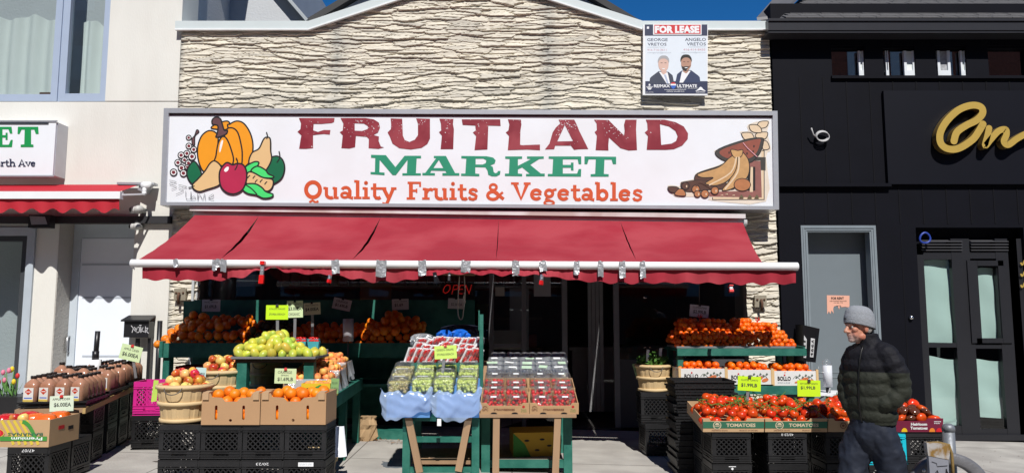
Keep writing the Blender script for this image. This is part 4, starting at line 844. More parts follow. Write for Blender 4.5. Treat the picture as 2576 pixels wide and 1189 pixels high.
def clamp(px, py0, py1, label, red_=True, lean=0, Y=YA1-.06, w=.02):
    a, c = at(px, py0, Y), at(px+lean, py1, Y-.02); o = thing('spring_clamp', label, 'clamp', a, group='clamps on the awning valance'); d = (c-a)
    MB(a, STEEL if red_ else BLACK).bar(a+d*.1, a+d*.7, w, .03).build('jaw', o)
    q = MB(a, M('clamp_red', (.6, .012, .012), .3) if red_ else BLACK); q.bar(a+d*.62, c, w*1.4, .035)
    if red_ and w > .02: q.bar(a, a+d*.16, w*1.3, .06)
    q.build('grip', o); MB(a, STEEL).tube([a+d*.42+Vector((-.012, -.01, 0)), a+d*.42+Vector((.012, -.01, 0))], .009, 6).build('spring', o)
clamp(662, 657, 713, 'large red-handled spring clamp on the left of the awning bar', True, -5, w=.034)
clamp(831, 690, 711, 'small red-tipped clamp hanging right of the large red clamp', True, -4); clamp(1364, 688, 716, 'small red and silver clamp under the valance right of the OPEN sign', True, -3)
clamp(1092, 682, 712, 'black plastic clamp left of the OPEN sign', False, 8, w=.026); clamp(1131, 683, 706, 'thin black clamp above the OPEN sign', False, -1, w=.016); clamp(1838, 718, 734, 'red clamp at the right end of the valance', True, 2, w=.03)
rope = M('rope_cream', (.5, .48, .4), .9)
b = MB(at(1150, 700, 8.2), rope); Yq = 8.2
b.tube([at(x, y, Yq) for x, y in smooth(P2('1156,694 1153,740 1152,785 1157,802 1163,800 1166,780 1170,740 1168,694'), 5, False)], .006, 6); b.tube([at(1168+1.5*math.sin(k), 735+3*k, Yq-.02) for k in range(10)], .009, 6)
b.build('rope_loop', None, 'cream looped rope hanging from a stick below the valance', 'rope')
b = MB(at(1150, 695, 8.2), M('raw_wood')); b.bar(at(1114, 690, Yq), at(1196, 691, Yq), .018); b.build('stick', None, 'thin wooden stick hanging crosswise above the OPEN sign', 'stick')
# left awning
la = thing('awning', 'bright red short awning with a white front bar over the left shop window', 'awning', at(150, 480, 9.5))
lac = M('awning_bright_red', (.42, .012, .025), .75, .08, 2, bump=.05, bs=200)
y0, y1 = 9.72, 9.18; p = [at(-200, 465, y0), at(352, 464, y0), at(300, 482, y1+.04), at(-200, 480, y1+.04)]
MB(la.location, lac).grid(lambda u, v: (p[0]*(1-u)+p[1]*u)*(1-v)+(p[3]*(1-u)+p[2]*u)*v, 12, 6).build('fabric', la)
b = MB(la.location, WHITE); a_, c_ = at(-200, 490, y1), at(304, 491, y1); b.box(a_.x, c_.x, y1-.02, y1+.06, c_.z-.045, c_.z+.045); b.build('front_bar', la)
b = MB(la.location, lac)
b.grid(lambda u, v: at(-200+500*u, 500+(27+6*math.cos(2*PI*(-200+500*u-2)/52)+3)*v, y1+.01+.015*math.sin(u*60)*v), 120, 5); b.build('valance', la)
b = MB(la.location, ALU); b.bar(at(300, 463, 9.7), at(392, 464, 9.7), .12, .03); b.bar(at(356, 468, 9.72), at(376, 478, 9.72), .1, .12); b.build('bracket', la)
b = MB(la.location, WHITE); b.tube([at(358, 467, 9.6), at(380, 467, 9.6)], .05, 10); b.tube([at(364, 470, 9.6), at(363, 484, 9.55)], .028, 8); b.bar(at(304, 490, y1+.02), at(362, 488, 9.5), .02); b.ell(at(363, 486, 9.55), .03); b.build('folding_arm', la)
# cameras, floodlight, latches, rope, lamp
def seccam(px, py, s, label):
    o = thing('security_camera', label, 'camera', at(px, py, 9.68)); q = MB(o.location, M('camera_grey', (.45, .45, .44), .4)); cc = o.location
    q.ell(cc, (s*.8, s, s*.75), 16, 10); q.build('dome', o); q = MB(o.location, M('camera_grey')); q.tube([cc+Vector((0, .02, 0)), cc+Vector((-s*1.25, -.03, -s*.1))], s*.62, 14); q.build('housing', o)
    q = MB(o.location, BLACK); q.ell(cc+Vector((-s*1.26, -.035, -s*.1)), (s*.12, s*.4, s*.4), 12, 8); q.build('lens', o); q = MB(o.location, M('camera_grey')); q.tube([cc, cc+Vector((0, .115, 0))], s*.55, 12); q.build('mount', o)
seccam(350, 527, .075, 'white bullet camera above the dark conduit on the left wall'); seccam(345, 569, .062, 'smaller white camera just below the dark conduit on the left wall')
o = thing('floodlight', 'black floodlight with a grey reflector under the left awning', 'floodlight', at(97, 555, 9.6)); q = MB(o.location, BLACK)
bx(q, 70, 126, 540, 572, 9.55, .12); q.build('housing', o); q = MB(o.location, STEEL); p = [at(x, y, 9.548) for x, y in ((79, 565), (119, 564), (113, 545), (74, 543))]; q.loops([p]); q.build('reflector', o); q = MB(o.location, BLACK); q.bar(at(98, 552, 9.66), at(98, 552, 9.79), .05); q.build('mount', o)
def latch(px, py, label):
    o = thing('hasp_latch', label, 'latch', at(px, py, 9.70)); c0 = o.location; q = MB(c0, M('old_steel', (.38, .34, .26), .5, .35, 25, metal=.5)); q.box(c0.x-.075, c0.x+.075, c0.y, c0.y+.04, c0.z-.075, c0.z+.075); q.build('plate', o)
    q = MB(c0, M('rust', (.1, .05, .03), .8)); q.tube([c0+Vector((0, -.02, .02)), c0+Vector((0, -.05, -.03)), c0+Vector((0, -.02, -.12))], .018, 8); q.build('hook', o)
    q = MB(c0, M('rust'))
    for s_ in (-1, 1): q.ell(c0+Vector((s_*.045, -.004, .02)), .014)
    q.build('rivets', o)
latch(452, 740, 'rusty steel latch plate on the left stone pier'); latch(1914, 757, 'rusty steel latch plate on the right stone pier')
o = thing('hose_coil', 'coiled white cable and bracket on the black upper wall', 'cable coil', at(2062, 340, YB-.03)); q = MB(o.location, M('cable_white', (.42, .42, .42), .5))
for k in range(4): q.tube([at(2068+16*math.cos(t)+k*.8, 342+12*math.sin(t)+k-1, YB-.05-.012*k) for t in np.linspace(0, 2*PI, 18)[:-1]], .0065, 6, True)
q.build('coil', o); q = MB(o.location, M('cable_white')); q.tube([at(2041, 322, YB-.1), at(2046, 338, YB-.08), at(2060, 352, YB-.05)], .010, 6); q.build('pipe', o)
q = MB(at(2325, 598, YB-.06), M('blue_strap', (.02, .05, .3), .4)); q.tube([at(2327+13*math.cos(t)*(1+.2*math.sin(t)), 598+13*math.sin(t), YB-.05) for t in np.linspace(0, 2*PI, 18)[:-1]], .014, 6, True); q.build('cable_loop', None, 'loop of blue cable hanging at the corner of the louvres', 'cable')
q = MB(at(2292, 798, YB-.02), M('mirror_chrome', (.7, .7, .7), .12, metal=1)); q.ell(at(2292, 798, YB-.02), (.03, .03, .03), 8, 6); q.tube([at(2292, 798, YB-.02), at(2292, 798, YB+.01)], .012); q.build('door_bell', None, 'small shiny metal knob on the black wall', 'bell')
# ================================================================ STANDS, CRATES AND PRODUCE
def crate_mesh(m, nm='milk_crate', w=.325, h=.285):
    b = MB(mat=m); t = .012; hw = w/2
    for k in range(4):
        q = Matrix.Rotation(k*PI/2, 4, 'Z'); t_ = MB()
        def bb(x0, x1, z0, z1, d0=0, d1=t): t_.box(x0, x1, -hw+d0, -hw+d1, z0, z1)
        bb(-hw, hw-t, h-.045, h, -.004); bb(-hw, hw-t, h-.06, h-.052, -.006)
        bb(-hw, -.06, .015, .075); bb(.06, hw-t, .015, .075); bb(-.0595, .0595, .015, .03); bb(-.0595, .0595, .066, .078)
        for z in (0, .035, .055, .078): bb(-hw, hw-t, z, z+.007, -.006, -.0005)
        bb(-hw, -hw+.035, .0755, h-.046); bb(hw-.035, hw-t, .0755, h-.046)
        x0, x1, z0, z1 = -hw+.035, hw-.035, .078, h-.046
        for s_ in (1, -1):
            for c_ in np.arange(-.5, .5, .042):
                pts = []
                for x in (x0, x1):
                    z = s_*x+c_+.15
                    if z0 <= z <= z1: pts.append((x, z))
                for z in (z0, z1):
                    x = (z-.15-c_)/s_
                    if x0 < x < x1: pts.append((x, z))
                if len(pts) >= 2 and math.dist(pts[0], pts[1]) > .01: t_.bar((pts[0][0], -hw+.006+.001*s_, pts[0][1]), (pts[1][0], -hw+.006+.001*s_, pts[1][1]), .009, .007, (0, 1, 0))
        b.add([q @ v for v in t_.v], t_.f)
    for x in np.arange(-hw+.02, hw-.02, .04): b.box(x, x+.014, -hw+.013, hw-.013, .004, .012)
    for x in np.arange(-hw+.02, hw-.02, .04): b.box(-hw+.013, hw-.013, x, x+.014, .0125, .018)
    return b.mesh(nm)
CRB = crate_mesh(M('crate_black', (.012, .012, .013), .42, .35, 12, spec=.5, rnd=.3)); CRC = crate_mesh(M('crate_cyan', (.01, .46, .58), .4, .1)); CRP = crate_mesh(M('crate_pink', (.55, .02, .22), .4, .1))
def crate(x, y, z, label, group, sz=1, rz=0, me=CRB, mark=None):
    o = inst(me, 'milk_crate', (x, y, z), label, 'crate', group, (0, 0, rz), (1, 1, sz))
    if mark:
        b = MB(mat=WHITE)
        if mark == 'sticker': b.box(-.05, .07, -.169, -.1685, .243, .275); b.use(M('grey_print')); b.text('RETURN TO DAIRY', (-.04, -.1695, .252), (.06, -.1695, .252), (-.04, -.1695, .266))
        elif mark == 'diamond': b.loops([[(-.012, -.1695, .252), (0, -.1695, .24), (.012, -.1695, .252), (0, -.1695, .264)]]); b.box(-.03, .03, -.1695, -.169, .268, .274)
        elif mark == 'VNO': b.text(mark, (-.05, -.1695, .235), (.03, -.1695, .235), (-.05, -.1695, .265), .03)
        else: b.text(mark, (.05, -.1695, .272), (-.05, -.1695, .272), (.05, -.1695, .252))
        b.build('marking', o)
    return o
# ---- fruit meshes
def fruit(nm, m, r, prof=None, n=14, stem=None, ax=(1, 1, 1)):
    b = MB(mat=m)
    if prof: b.lathe([(p_*r, z*r) for p_, z in prof], n=n)
    else: b.ell((0, 0, 0), (r*ax[0], r*ax[1], r*ax[2]), n, 10)
    if stem == 'calyx':
        b.use(M('calyx', (.05, .13, .02), .7))
        for k in range(5):
            a = k*1.257; b.add([(.12*r*math.cos(a+1.5), .12*r*math.sin(a+1.5), .83*r), (.75*r*math.cos(a), .75*r*math.sin(a), .86*r), (.12*r*math.cos(a-1.5), .12*r*math.sin(a-1.5), .83*r), (.3*r*math.cos(a), .3*r*math.sin(a), .93*r)], [(0, 1, 3), (3, 1, 2)])
        b.tube([(0, 0, .75*r), (.05*r, 0, 1.1*r), (.2*r, .1*r, 1.25*r)], .07*r, 5)
    elif stem == 'stalk': b.use(M('stalk', (.08, .045, .02), .8)); b.tube([(0, 0, .7*r), (.06*r, 0, 1.05*r)], .05*r, 5)
    elif stem == 'navel': b.use(M('navel', (.30, .20, .05), .8)); b.ell((0, 0, .97*r), (.1*r, .1*r, .04*r), 6, 4)
    return b.mesh(nm)
APPLE = [(.0, -.72), (.25, -.84), (.5, -.82), (.82, -.45), (.98, .05), (.95, .45), (.72, .78), (.4, .88), (.15, .78), (0, .66)]
TOM = [(.0, -.72), (.4, -.74), (.75, -.55), (.98, -.1), (.97, .25), (.75, .62), (.4, .78), (.12, .74), (0, .68)]
mor = M('orange_peel', (.80, .20, .006), .42, .08, 20, bump=.12, bs=400, rnd=.12, hue=.008); mcl = M('clementine_peel', (.82, .14, .004), .38, .08, 20, bump=.12, bs=500, rnd=.14, hue=.008)
mapp = M('apple_skin', (.50, .03, .02), .28, .2, 20, rnd=.15, hue=.02, col2=(.72, .48, .08), cs=11, lo=.45, hi=.7); mapy = M('apple_pale', (.74, .52, .16), .3, .1, 20, rnd=.1, hue=.02, col2=(.62, .12, .05), cs=13, lo=.5, hi=.75)
mman = M('mango_skin', (.62, .55, .06), .35, .15, 20, rnd=.12, hue=.035, col2=(.42, .5, .07), cs=9); mtom = M('tomato_skin', (.60, .042, .005), .26, .15, 20, spec=.4, rnd=.18, hue=.006, col2=(.62, .075, .008), cs=9)
mpea = M('peach_skin', (.70, .20, .05), .6, .2, 25, rnd=.15, hue=.02, col2=(.78, .46, .12), cs=18); mkiw = M('avocado_skin', (.055, .05, .018), .7, .3, 30, rnd=.3)
mher = M('heirloom_brown', (.10, .03, .012), .15, .4, 20, spec=.7)
ORG = [fruit('orange', mor, .048, stem='navel'), fruit('orange', mor, .046, ax=(1, 1, .95))]; CLE = [fruit('clementine', mcl, .031, n=12, ax=(1, 1, .88)), fruit('clementine', mcl, .031, [(0, -.85), (.5, -.78), (.95, -.3), (1, .1), (.85, .6), (.45, .85), (0, .88)], 12, 'navel')]
APR = [fruit('apple', mapp, .041, APPLE, stem='stalk')]; APY = [fruit('apple', mapy, .043, APPLE, stem='stalk'), APR[0]]
MAN = [fruit('mango', mman, .046, ax=(1.3, .86, .86)), fruit('mango', mman, .045, [(.0, -1.3), (.4, -1.15), (.8, -.6), (.92, 0), (.8, .6), (.5, 1.05), (0, 1.35)])]
TOMM = [fruit('tomato', mtom, .043, TOM, 16, 'calyx'), fruit('tomato', mtom, .042, TOM, 16)]; PEA = [fruit('peach', mpea, .037, APPLE)]; KIW = [fruit('avocado', mkiw, .04, ax=(1.25, .85, .85))]
HER = [fruit('tomato', mtom, .046, [(p_*1.1, z*.8) for p_, z in TOM], 16), fruit('tomato', mher, .045, [(p_*1.1, z*.8) for p_, z in TOM], 16)]
UP = lambda v: Vector(v)
def put(ms, p, label, cat, group, tilt=.5, axis=None, sc=None):
    me = ms[int(rng.integers(0, len(ms)))]
    rot = (rng.normal()*tilt, rng.normal()*tilt, rng.random()*6.28) if axis is None else axis
    return inst(me, me.name.split('.')[0], p, label, cat, group, rot, sc or float(.9+.2*rng.random()))
def heap(ms, r, w, d, layers, Mx, label, cat, group, tilt=.6, step=1.45, inset=.85, jit=.12, fill=False, sc=None, back=True, sx=1.0):
    """a heap on the rectangle [-w/2, w/2] x [0, d] of frame Mx"""
    n = 0
    for k in range(layers):
        i = k*r*inset; ww, dd = w-2*i*sx, d-2*i*(1 if back else .5)
        if ww < r or dd < r*.9: break
        nx = max(1, int((ww+.01)/(2*r))); ny = max(1, int((dd+.01)/(2*r)))
        for a in range(nx):
            for c in range(ny):
                if not fill and k < layers-1 and 0 < a < nx-1 and 0 < c < ny-1 and c > 1: continue
                x = -ww/2+r+(ww-2*r)*(a/(nx-1) if nx > 1 else .5)+rng.normal()*jit*r; y = i*(1 if back else .9)+r+(dd-2*r)*(c/(ny-1) if ny > 1 else .5)+rng.normal()*jit*r
                if c % 2 and nx > 2: x += r*.5*(1 if k % 2 else -1)
                p = Mx @ Vector((x, y, r*.92+k*r*step+rng.normal()*jit*r*.6)); put(ms, p, label, cat, group, tilt, sc=sc); n += 1
    return n
def TR(x, y, z, rx=0, rz=0): return Matrix.Translation((x, y, z)) @ Matrix.Rotation(rz, 4, 'Z') @ Matrix.Rotation(rx, 4, 'X')
def place(o, Mx): o.matrix_world = Mx; o.location = Mx.to_translation(); o.rotation_euler = Mx.to_euler(); return o
def carton(name, label, cat, Mx, w, d, h, m=CARD, front=None, back_h=None, t=.006, holes=None, group=None):
    """open box; local origin = middle of the front bottom edge, y runs back"""
    o = place(thing(name, label, cat, group=group), Mx); b = MB(mat=m); bh = back_h or h
    b.box(-w/2+t, w/2-t, t, d-t, 0, t); b.box(-w/2, w/2, d-t, d, 0, bh)
    for s_ in (-1, 1):
        x = s_*(w/2-t/2); b.hexa([(x-t/2, t, 0), (x+t/2, t, 0), (x+t/2, d-t-.0005, 0), (x-t/2, d-t-.0005, 0), (x-t/2, t, h), (x+t/2, t, h), (x+t/2, d-t-.0005, bh), (x-t/2, d-t-.0005, bh)])
    if not holes:
        f = front or [(-w/2, h), (w/2, h)]
        b.prism([(-w/2, 0, 0), (w/2, 0, 0)]+[(x, 0, z) for x, z in f[::-1]], (0, t, 0))
    else:
        for y in (0, t): b.loops([[(-w/2, y, 0), (w/2, y, 0)]+[(x, y, z) for x, z in front[::-1]]]+[[(x, y, z) for x, z in hl] for hl in holes])
    b.build('box', o); return o
def sheet_pan(label, Mx, w, d, group=None):
    o = place(thing('sheet_pan', label, 'tray', group=group), Mx); b = MB(mat=STEEL); b.box(-w/2, w/2, 0, d, 0, .004)
    for x0, x1, y0, y1 in ((-w/2-.01, w/2+.01, -.012, -.0005), (-w/2-.01, w/2+.01, d+.0005, d+.012), (-w/2-.012, -w/2-.0005, 0, d), (w/2+.0005, w/2+.012, 0, d)): b.box(x0, x1, y0, y1, .002, .022)
    b.build('pan', o); return o
mbas = M('basket_wood', (.56, .40, .21), .8, .18, 9, bump=.15, bs=60, stretch=(1, 1, .2)); mhoop = M('basket_hoop', (.62, .46, .25), .8, .1, 9); mwire = M('wire_handle', (.12, .11, .1), .5, metal=.6)
def bushel(label, x, y, z, r=.213, h=.305, group='bushel baskets of produce', sub=True):
    o = thing('bushel_basket', label, 'basket', (x, y, z), group=group)
    def md(a, z_): return 1+.012*(1 if int(a/(2*PI)*26) % 2 else -1)
    b = MB(mat=mbas); b.lathe([(r*.8, 0), (r*.86, h*.35), (r*.95, h*.7), (r*1.0, h), (r*.97, h), (r*.92, h*.7), (r*.8, .012)], n=104, mod=md, smooth=False); b.build('staves', o)
    for zz, rr in ((h*.5, .913), (h*.93, .995), (h*.06, .82)):
        q = MB(mat=mhoop); q.lathe([(r*rr, zz-.016), (r*rr+.012, zz-.014), (r*rr+.013, zz+.014), (r*rr, zz+.016)], n=40); q.build('hoop', o)
    for s_ in (-1, 1):
        q = MB(mat=mwire); q.tube([(s_*.07*math.cos(t_)+0, -r-.012-.03*math.sin(t_), h*.93-.05*math.sin(t_)) if s_ < 0 else (.07*math.cos(t_), r+.012+.03*math.sin(t_), h*.93-.05*math.sin(t_)) for t_ in np.linspace(0, PI, 9)], .004, 5); q.build('handle', o)
    return o
def mound(ms, r, Mx, w, d, hf, label, cat, group, tilt=.7, jit=.26, rz_=1.38, ry=1.8, K=12, sc=None):
    n = 0
    for k in range(K):
        z = r*.95+k*r*rz_
        for j in range(int(d/(ry*r))):
            y = r+j*ry*r+(k % 2)*.5*r
            for i in range(int(w/(1.93*r))+1):
                x = -w/2+r*.6+i*1.93*r+((j+k) % 2)*.95*r
                if x > w/2: continue
                u, v = x/w+.5, y/d; h = hf(u, v)*(1+.10*math.sin(7*u+3)*math.cos(5*v))
                if (z > h and k) or h <= 0: continue
                if k and z > h-r*.9 and rng.random() < .22: continue
                if v > 2.1*r/d and hf(u, v-2.1*r/d) > z+1.2*r and h > z+2.0*r: continue
                put(ms, Mx @ Vector((x+rng.normal()*jit*r, y+rng.normal()*jit*r, z+rng.normal()*jit*r*.5)), label, cat, group, tilt, sc=sc); n += 1
    return n
cl_ = lambda *a: max(0, min(a))
def roundheap(ms, r, R0, layers, x, y, z, label, cat, group, tilt=.7):
    for k in range(layers):
        rr = R0-r-k*r*1.05
        n = max(1, int(2*PI*max(rr, .001)/(2*r*1.02))) if rr > .5*r else 1
        for a in range(n):
            t_ = 2*PI*a/n+k*.6; put(ms, (x+rr*math.cos(t_)*(rr > .5*r), y+rr*math.sin(t_)*(rr > .5*r), z+k*r*1.3+rng.normal()*r*.12), label, cat, group, tilt)
        if rr > 2.4*r: 
            n2 = max(1, int(2*PI*(rr-2*r)/(2*r)))
            if k >= layers-2:
                for a in range(n2): put(ms, (x+(rr-2*r)*math.cos(a*6.28/n2), y+(rr-2*r)*math.sin(a*6.28/n2), z+k*r*1.3+r*.5), label, cat, group, tilt)
def tab(b, x0, x1, y0, y1, z0, z1): b.box(min(x0, x1), max(x0, x1), min(y0, y1), max(y0, y1), min(z0, z1), max(z0, z1))

# ---- left front stack of crates, apples and orange cartons
Yc = 6.1; z_t = zc(1067, Yc); X0 = at(399, 1100, Yc).x; g0 = gz(-2.2, 6.2); hc = (z_t-g0)/2; sz = hc/.285
names = ['under the front apple basket', 'under the left orange carton', 'between the two orange cartons', 'under the right orange carton, next to the white sheet']
for k in range(4):
    for lv in (0, 1):
        crate(X0+.165+k*.3315, Yc+.165, g0+lv*hc, ('upper' if lv else 'lower')+' black milk crate '+names[k], 'black milk crates of the front left stack', sz, mark=('20/23' if (k, lv) == (2, 0) else 'sticker' if (k, lv) == (3, 0) else None))
xb = at(461, 1000, 6.28).x; bushel('bushel basket of red apples at the front, standing on black milk crates', xb, 6.31, z_t)
roundheap(APR+APR+APY[:1], .041, .2, 3, xb, 6.31, z_t+.275, 'red apple heaped in the front bushel basket', 'apple', 'apples in the front basket')
def orange_carton(p0, p1, label, lab2, grp, z, Y):
    x0, x1 = at(p0, 1030, Y).x, at(p1, 1030, Y).x; w = x1-x0; h = .245; Mx = TR((x0+x1)/2, Y, z)
    fr_ = [(-w/2, h), (-w*.36, h), (-w*.33, h-.03), (-w*.16, h-.035), (-w*.1, h-.065), (w*.1, h-.065), (w*.16, h-.035), (w*.33, h-.03), (w*.36, h), (w/2, h)]
    sl = lambda x: [(x+.011*math.cos(a), .095+.045*(1 if math.sin(a) > 0 else -1)+.011*math.sin(a)) for a in np.linspace(0, 2*PI, 13)[:-1]]
    o = carton('orange_carton', label, 'carton', Mx, w, .36, h, front=fr_, holes=[sl(-w*.25), sl(w*.22), [(.012*math.cos(a), .035+.011*math.sin(a)) for a in np.linspace(0, 2*PI, 11)[:-1]]], group='cardboard cartons of oranges')
    for s_ in (-1, 1):
        q = MB(mat=M('cardboard_inner', (.46, .30, .17), .85)); q.hexa([(s_*w*.48, -.008, h+.002), (s_*w*.38, -.008, h+.002), (s_*w*.38, .09, h+.006), (s_*w*.48, .09, h+.006), (s_*w*.48, -.008, h+.008), (s_*w*.38, -.008, h+.008), (s_*w*.38, .09, h+.012), (s_*w*.48, .09, h+.012)]); q.hexa([(s_*w*.48, -.012, h-.05), (s_*w*.38, -.012, h-.05), (s_*w*.38, -.007, h-.05), (s_*w*.48, -.007, h-.05), (s_*w*.48, -.012, h+.002), (s_*w*.38, -.012, h+.002), (s_*w*.38, -.007, h+.002), (s_*w*.48, -.007, h+.002)]); q.build('flap', o)
    heap(ORG, .047, w-.03, .33, 2, Mx @ Matrix.Translation((0, .012, .122)), lab2, 'orange', grp, fill=True, step=1.3)
    for k in range(5): put(ORG, Mx @ Vector((-w*.35+k*w*.17, .062, .10)), lab2, 'orange', grp)
    for xx in (-w*.25, w*.22): put(ORG, Mx @ Vector((xx+.008, .06, .06)), lab2, 'orange', grp)
orange_carton(507, 654, 'brown carton of oranges, the left of the two beside the apple basket', 'orange in the left brown carton', 'oranges in the left carton', z_t+.001, Yc-.02)
orange_carton(656, 820, 'brown carton of oranges under the ORANGE SPAIN price card', 'orange in the brown carton below the ORANGE SPAIN card', 'oranges in the right carton', z_t+.001, Yc-.01)
# second basket on crates behind
xb2 = at(553, 950, 7.05).x; zb2 = zc(928, 7.05)-.305
for lv in (0, 1): crate(xb2, 7.07, gz(xb2, 7)+lv*(zb2-gz(xb2, 7))/2, ('upper' if lv else 'lower')+' black crate hidden under the pale apple basket', 'crates under the pale apple basket', (zb2-gz(xb2, 7))/2/.285)
bushel('bushel basket of pale pink apples behind the orange cartons', xb2, 7.07, zb2, .215)
roundheap(APY, .043, .21, 3, xb2, 7.07, zb2+.28, 'pale pink apple in the second bushel basket', 'apple', 'apples in the rear basket')
# ---- left display stand: mango table and lower shelf
gst = thing('display_stand', 'dark green two-tier wooden stand with mangoes on top and peaches below', 'display stand', (-2.1, 7.7, gz(-2.1, 7.7)))
zm = zc(897, 6.95); T_ = [at(592, 897, 6.95), at(792, 900, 6.95)]; xl, xr = T_[0].x, T_[1].x
b = MB(gst.location, M('table_edge_brown', (.09, .05, .035), .7, .3)); b.hexa([(xl, 6.95, zm-.05), (xr, 6.95, zm-.05), (xr-.33, 8.62, zm-.05), (xl-.33, 8.62, zm-.05), (xl, 6.95, zm-.02), (xr, 6.95, zm-.02), (xr-.33, 8.62, zm-.02), (xl-.33, 8.62, zm-.02)]); b.build('tabletop', gst)
zsh = .845
b = MB(gst.location, GREEN); b.hexa([(xl-.1, 6.62, zsh-.03), (-1.58, 6.62, zsh-.03), (-1.72, 8.7, zsh-.03), (xl-.4, 8.7, zsh-.03), (xl-.1, 6.62, zsh), (-1.58, 6.62, zsh), (-1.72, 8.7, zsh), (xl-.4, 8.7, zsh)]); b.build('shelf', gst)
b = MB(gst.location, GREEN); b.bar((-1.575, 6.62, zsh-.05), (-1.71, 8.7, zsh-.05), .03, .12); b.build('shelf_rail', gst)
for x, y, zt_ in ((xl+.06, 7.0, zm-.051), (xr-.38, 8.5, zm-.051), (xl-.27, 8.5, zm-.051), (xr-.06, 7.02, zm-.051)):
    MB(gst.location, GREEN).box(x-.045, x+.045, y-.045, y+.045, zsh+.0005, zt_).build('post', gst)
for x, y in ((-1.62, 6.68), (-1.74, 8.6), (-1.68, 7.65), (xl-.05, 6.72), (xl-.3, 8.6)): MB(gst.location, GREEN).box(x-.035, x+.035, y-.035, y+.035, gz(x, y)-.01, zsh-.031).build('leg', gst)
Mm = TR((xl+xr)/2-.01, 6.93, zm-.018); sheet_pan('metal sheet pan under the pile of yellow-green mangoes', Mm, xr-xl+.02, .5)
mound(MAN, .041, Mm @ Matrix.Translation((0, 0, .004)), xr-xl, .5, lambda u, v: .25*cl_(1, (v+.22)*2)*max(.2, 1-(1.5*(.42-u) if u < .42 else 2.1*(u-.42))), 'yellow-green mango in the pile on the metal tray', 'mango', 'mangoes on the tray', tilt=.5, rz_=1.25)
mt = M('teal_pulp', (.06, .36, .40), .8, .1); mch = M('cherry_red', (.55, .015, .012), .2)
CHB = MB(mat=mch)
for k in range(34): CHB.ell(((rng.random()-.5)*.085, (rng.random()-.5)*.085, .07+rng.random()*.022), .014, 7, 5)
CHM = CHB.mesh('cherry_tomatoes')
pb = MB(mat=mt); t = .003
for k in range(4):
    q = Matrix.Rotation(k*PI/2, 4, 'Z'); pb.add([q @ Vector(v) for v in ((-.045, -.045, 0), (.045, -.045, 0), (.056, -.056, .08), (-.056, -.056, .08), (-.045, -.043, 0), (.045, -.043, 0), (.054, -.053, .08), (-.054, -.053, .08))], [(0, 1, 2, 3), (7, 6, 5, 4), (3, 2, 6, 7)])
pb.box(-.045, .045, -.045, .045, 0, .004); PBM = pb.mesh('pint_box')
MB(mat=WHITE).box(xr-.5, xr-.08, 7.5, 7.78, zm-.0195, zm+.035).build('punnet_tray', None, 'white tray under the teal pint boxes on the mango table', 'tray')
for r in range(2):
    for k in range(3):
        x = xr-.42+.125*k-.04*r; y = 7.56+.14*r; o = inst(PBM, 'pint_box', (x, y, zm-.019+.06+r*.02), ('front' if r == 0 else 'rear')+' teal pint box of cherry tomatoes, '+['left', 'middle', 'right'][k]+' of its row', 'pint box', 'teal pint boxes', (0, 0, .05*k)); inst(CHM, 'cherry_tomatoes', (0, 0, 0), None, None, None, parent=o)
wt = MB(mat=WHITE)
wt.box(-.07, .07, -.05, .05, 0, .045); WTM = wt.mesh('white_punnet')
for k in range(4):
    o = inst(WTM, 'white_punnet', (xr-.1-.05*k, 7.42+.19*k, zm-.019), ['nearest', 'second', 'third', 'farthest'][k]+' white punnet of cherry tomatoes on the mango table edge', 'punnet', 'white punnets on the mango table', (0, 0, .2)); inst(CHM, 'cherry_tomatoes', (0, 0, -.035), None, None, None, parent=o)
# peaches on the lower shelf
for k in range(3):
    Mx = TR(-1.86-.03*k, 6.98+.42*k, zsh+.001+.05*k, rz=.06); lab = ['nearest', 'middle', 'farthest'][k]
    carton('peach_box', lab+' low box of peaches with a clear plastic liner', 'box', Mx, .44, .38, .13+.0*k, group='boxes of peaches')
    if k: MB(mat=WOOD).box(-.2, .2, .02, .36, -.05*k, -.001).build('riser', bpy.data.objects['peach_box' if k == 0 else 'peach_box.%03d' % k])
    heap(PEA, .036, .42, .36, 3, Mx @ Matrix.Translation((0, .01, .07)), 'peach in the '+lab+' lined box', 'peach', 'peaches in the '+lab+' box', fill=True, step=1.25)
    lin = MB(mat=clear('film_white', (.95, .97, 1), 1.5, .12, bump=.8, bs=30, white=.3))
    lin.grid(lambda u, v: Mx @ Vector((.222+.03*v+.02*math.sin(u*17+k)*v, .38*u, .145-.17*v+.03*math.sin(u*11+k*2)*v)), 14, 6); lin.grid(lambda u, v: Mx @ Vector((-.2+.42*u, -.008-.03*v-.012*math.sin(u*19)*v, .14-.1*v*(.6+.4*math.sin(u*9+k)))), 14, 5)
    o = lin.build('plastic_liner', None, 'clear crinkled plastic liner over the '+lab+' peach box', 'liner')
Mx = TR(at(793, 980, 6.63).x, 6.64, zsh+.001); o = carton('fruit_box', 'yellow printed fruit box at the front of the peach shelf', 'box', Mx, .25, .3, .13, M('box_yellow', (.72, .48, .02), .6))
q = MB(mat=M('print_purple', (.12, .02, .14), .6)); q.prism([(-.125, -.003, 0), (-.1, -.003, .0), (-.04, -.003, .05), (-.125, -.003, .07)], (0, .002, 0)); q.prism([(.125, -.003, 0), (.06, -.003, 0), (.09, -.003, .05), (.125, -.003, .06)], (0, .002, 0)); q.use(M('print_green', (.05, .25, .04), .6)); q.prism([(-.02, -.004, .09), (.04, -.004, .12), (.07, -.004, .1), (.01, -.004, .075)], (0, .002, 0)); q.use(INK); q.ribbon([(-.1+.014*k, -.0045, .06+.03*math.sin(k*.6)) for k in range(15)], .006); q.build('print', o)
heap(PEA, .035, .23, .27, 1, Mx @ Matrix.Translation((0, .01, .07)), 'plum-red peach in the yellow printed box', 'peach', 'fruit in the yellow box', fill=True)
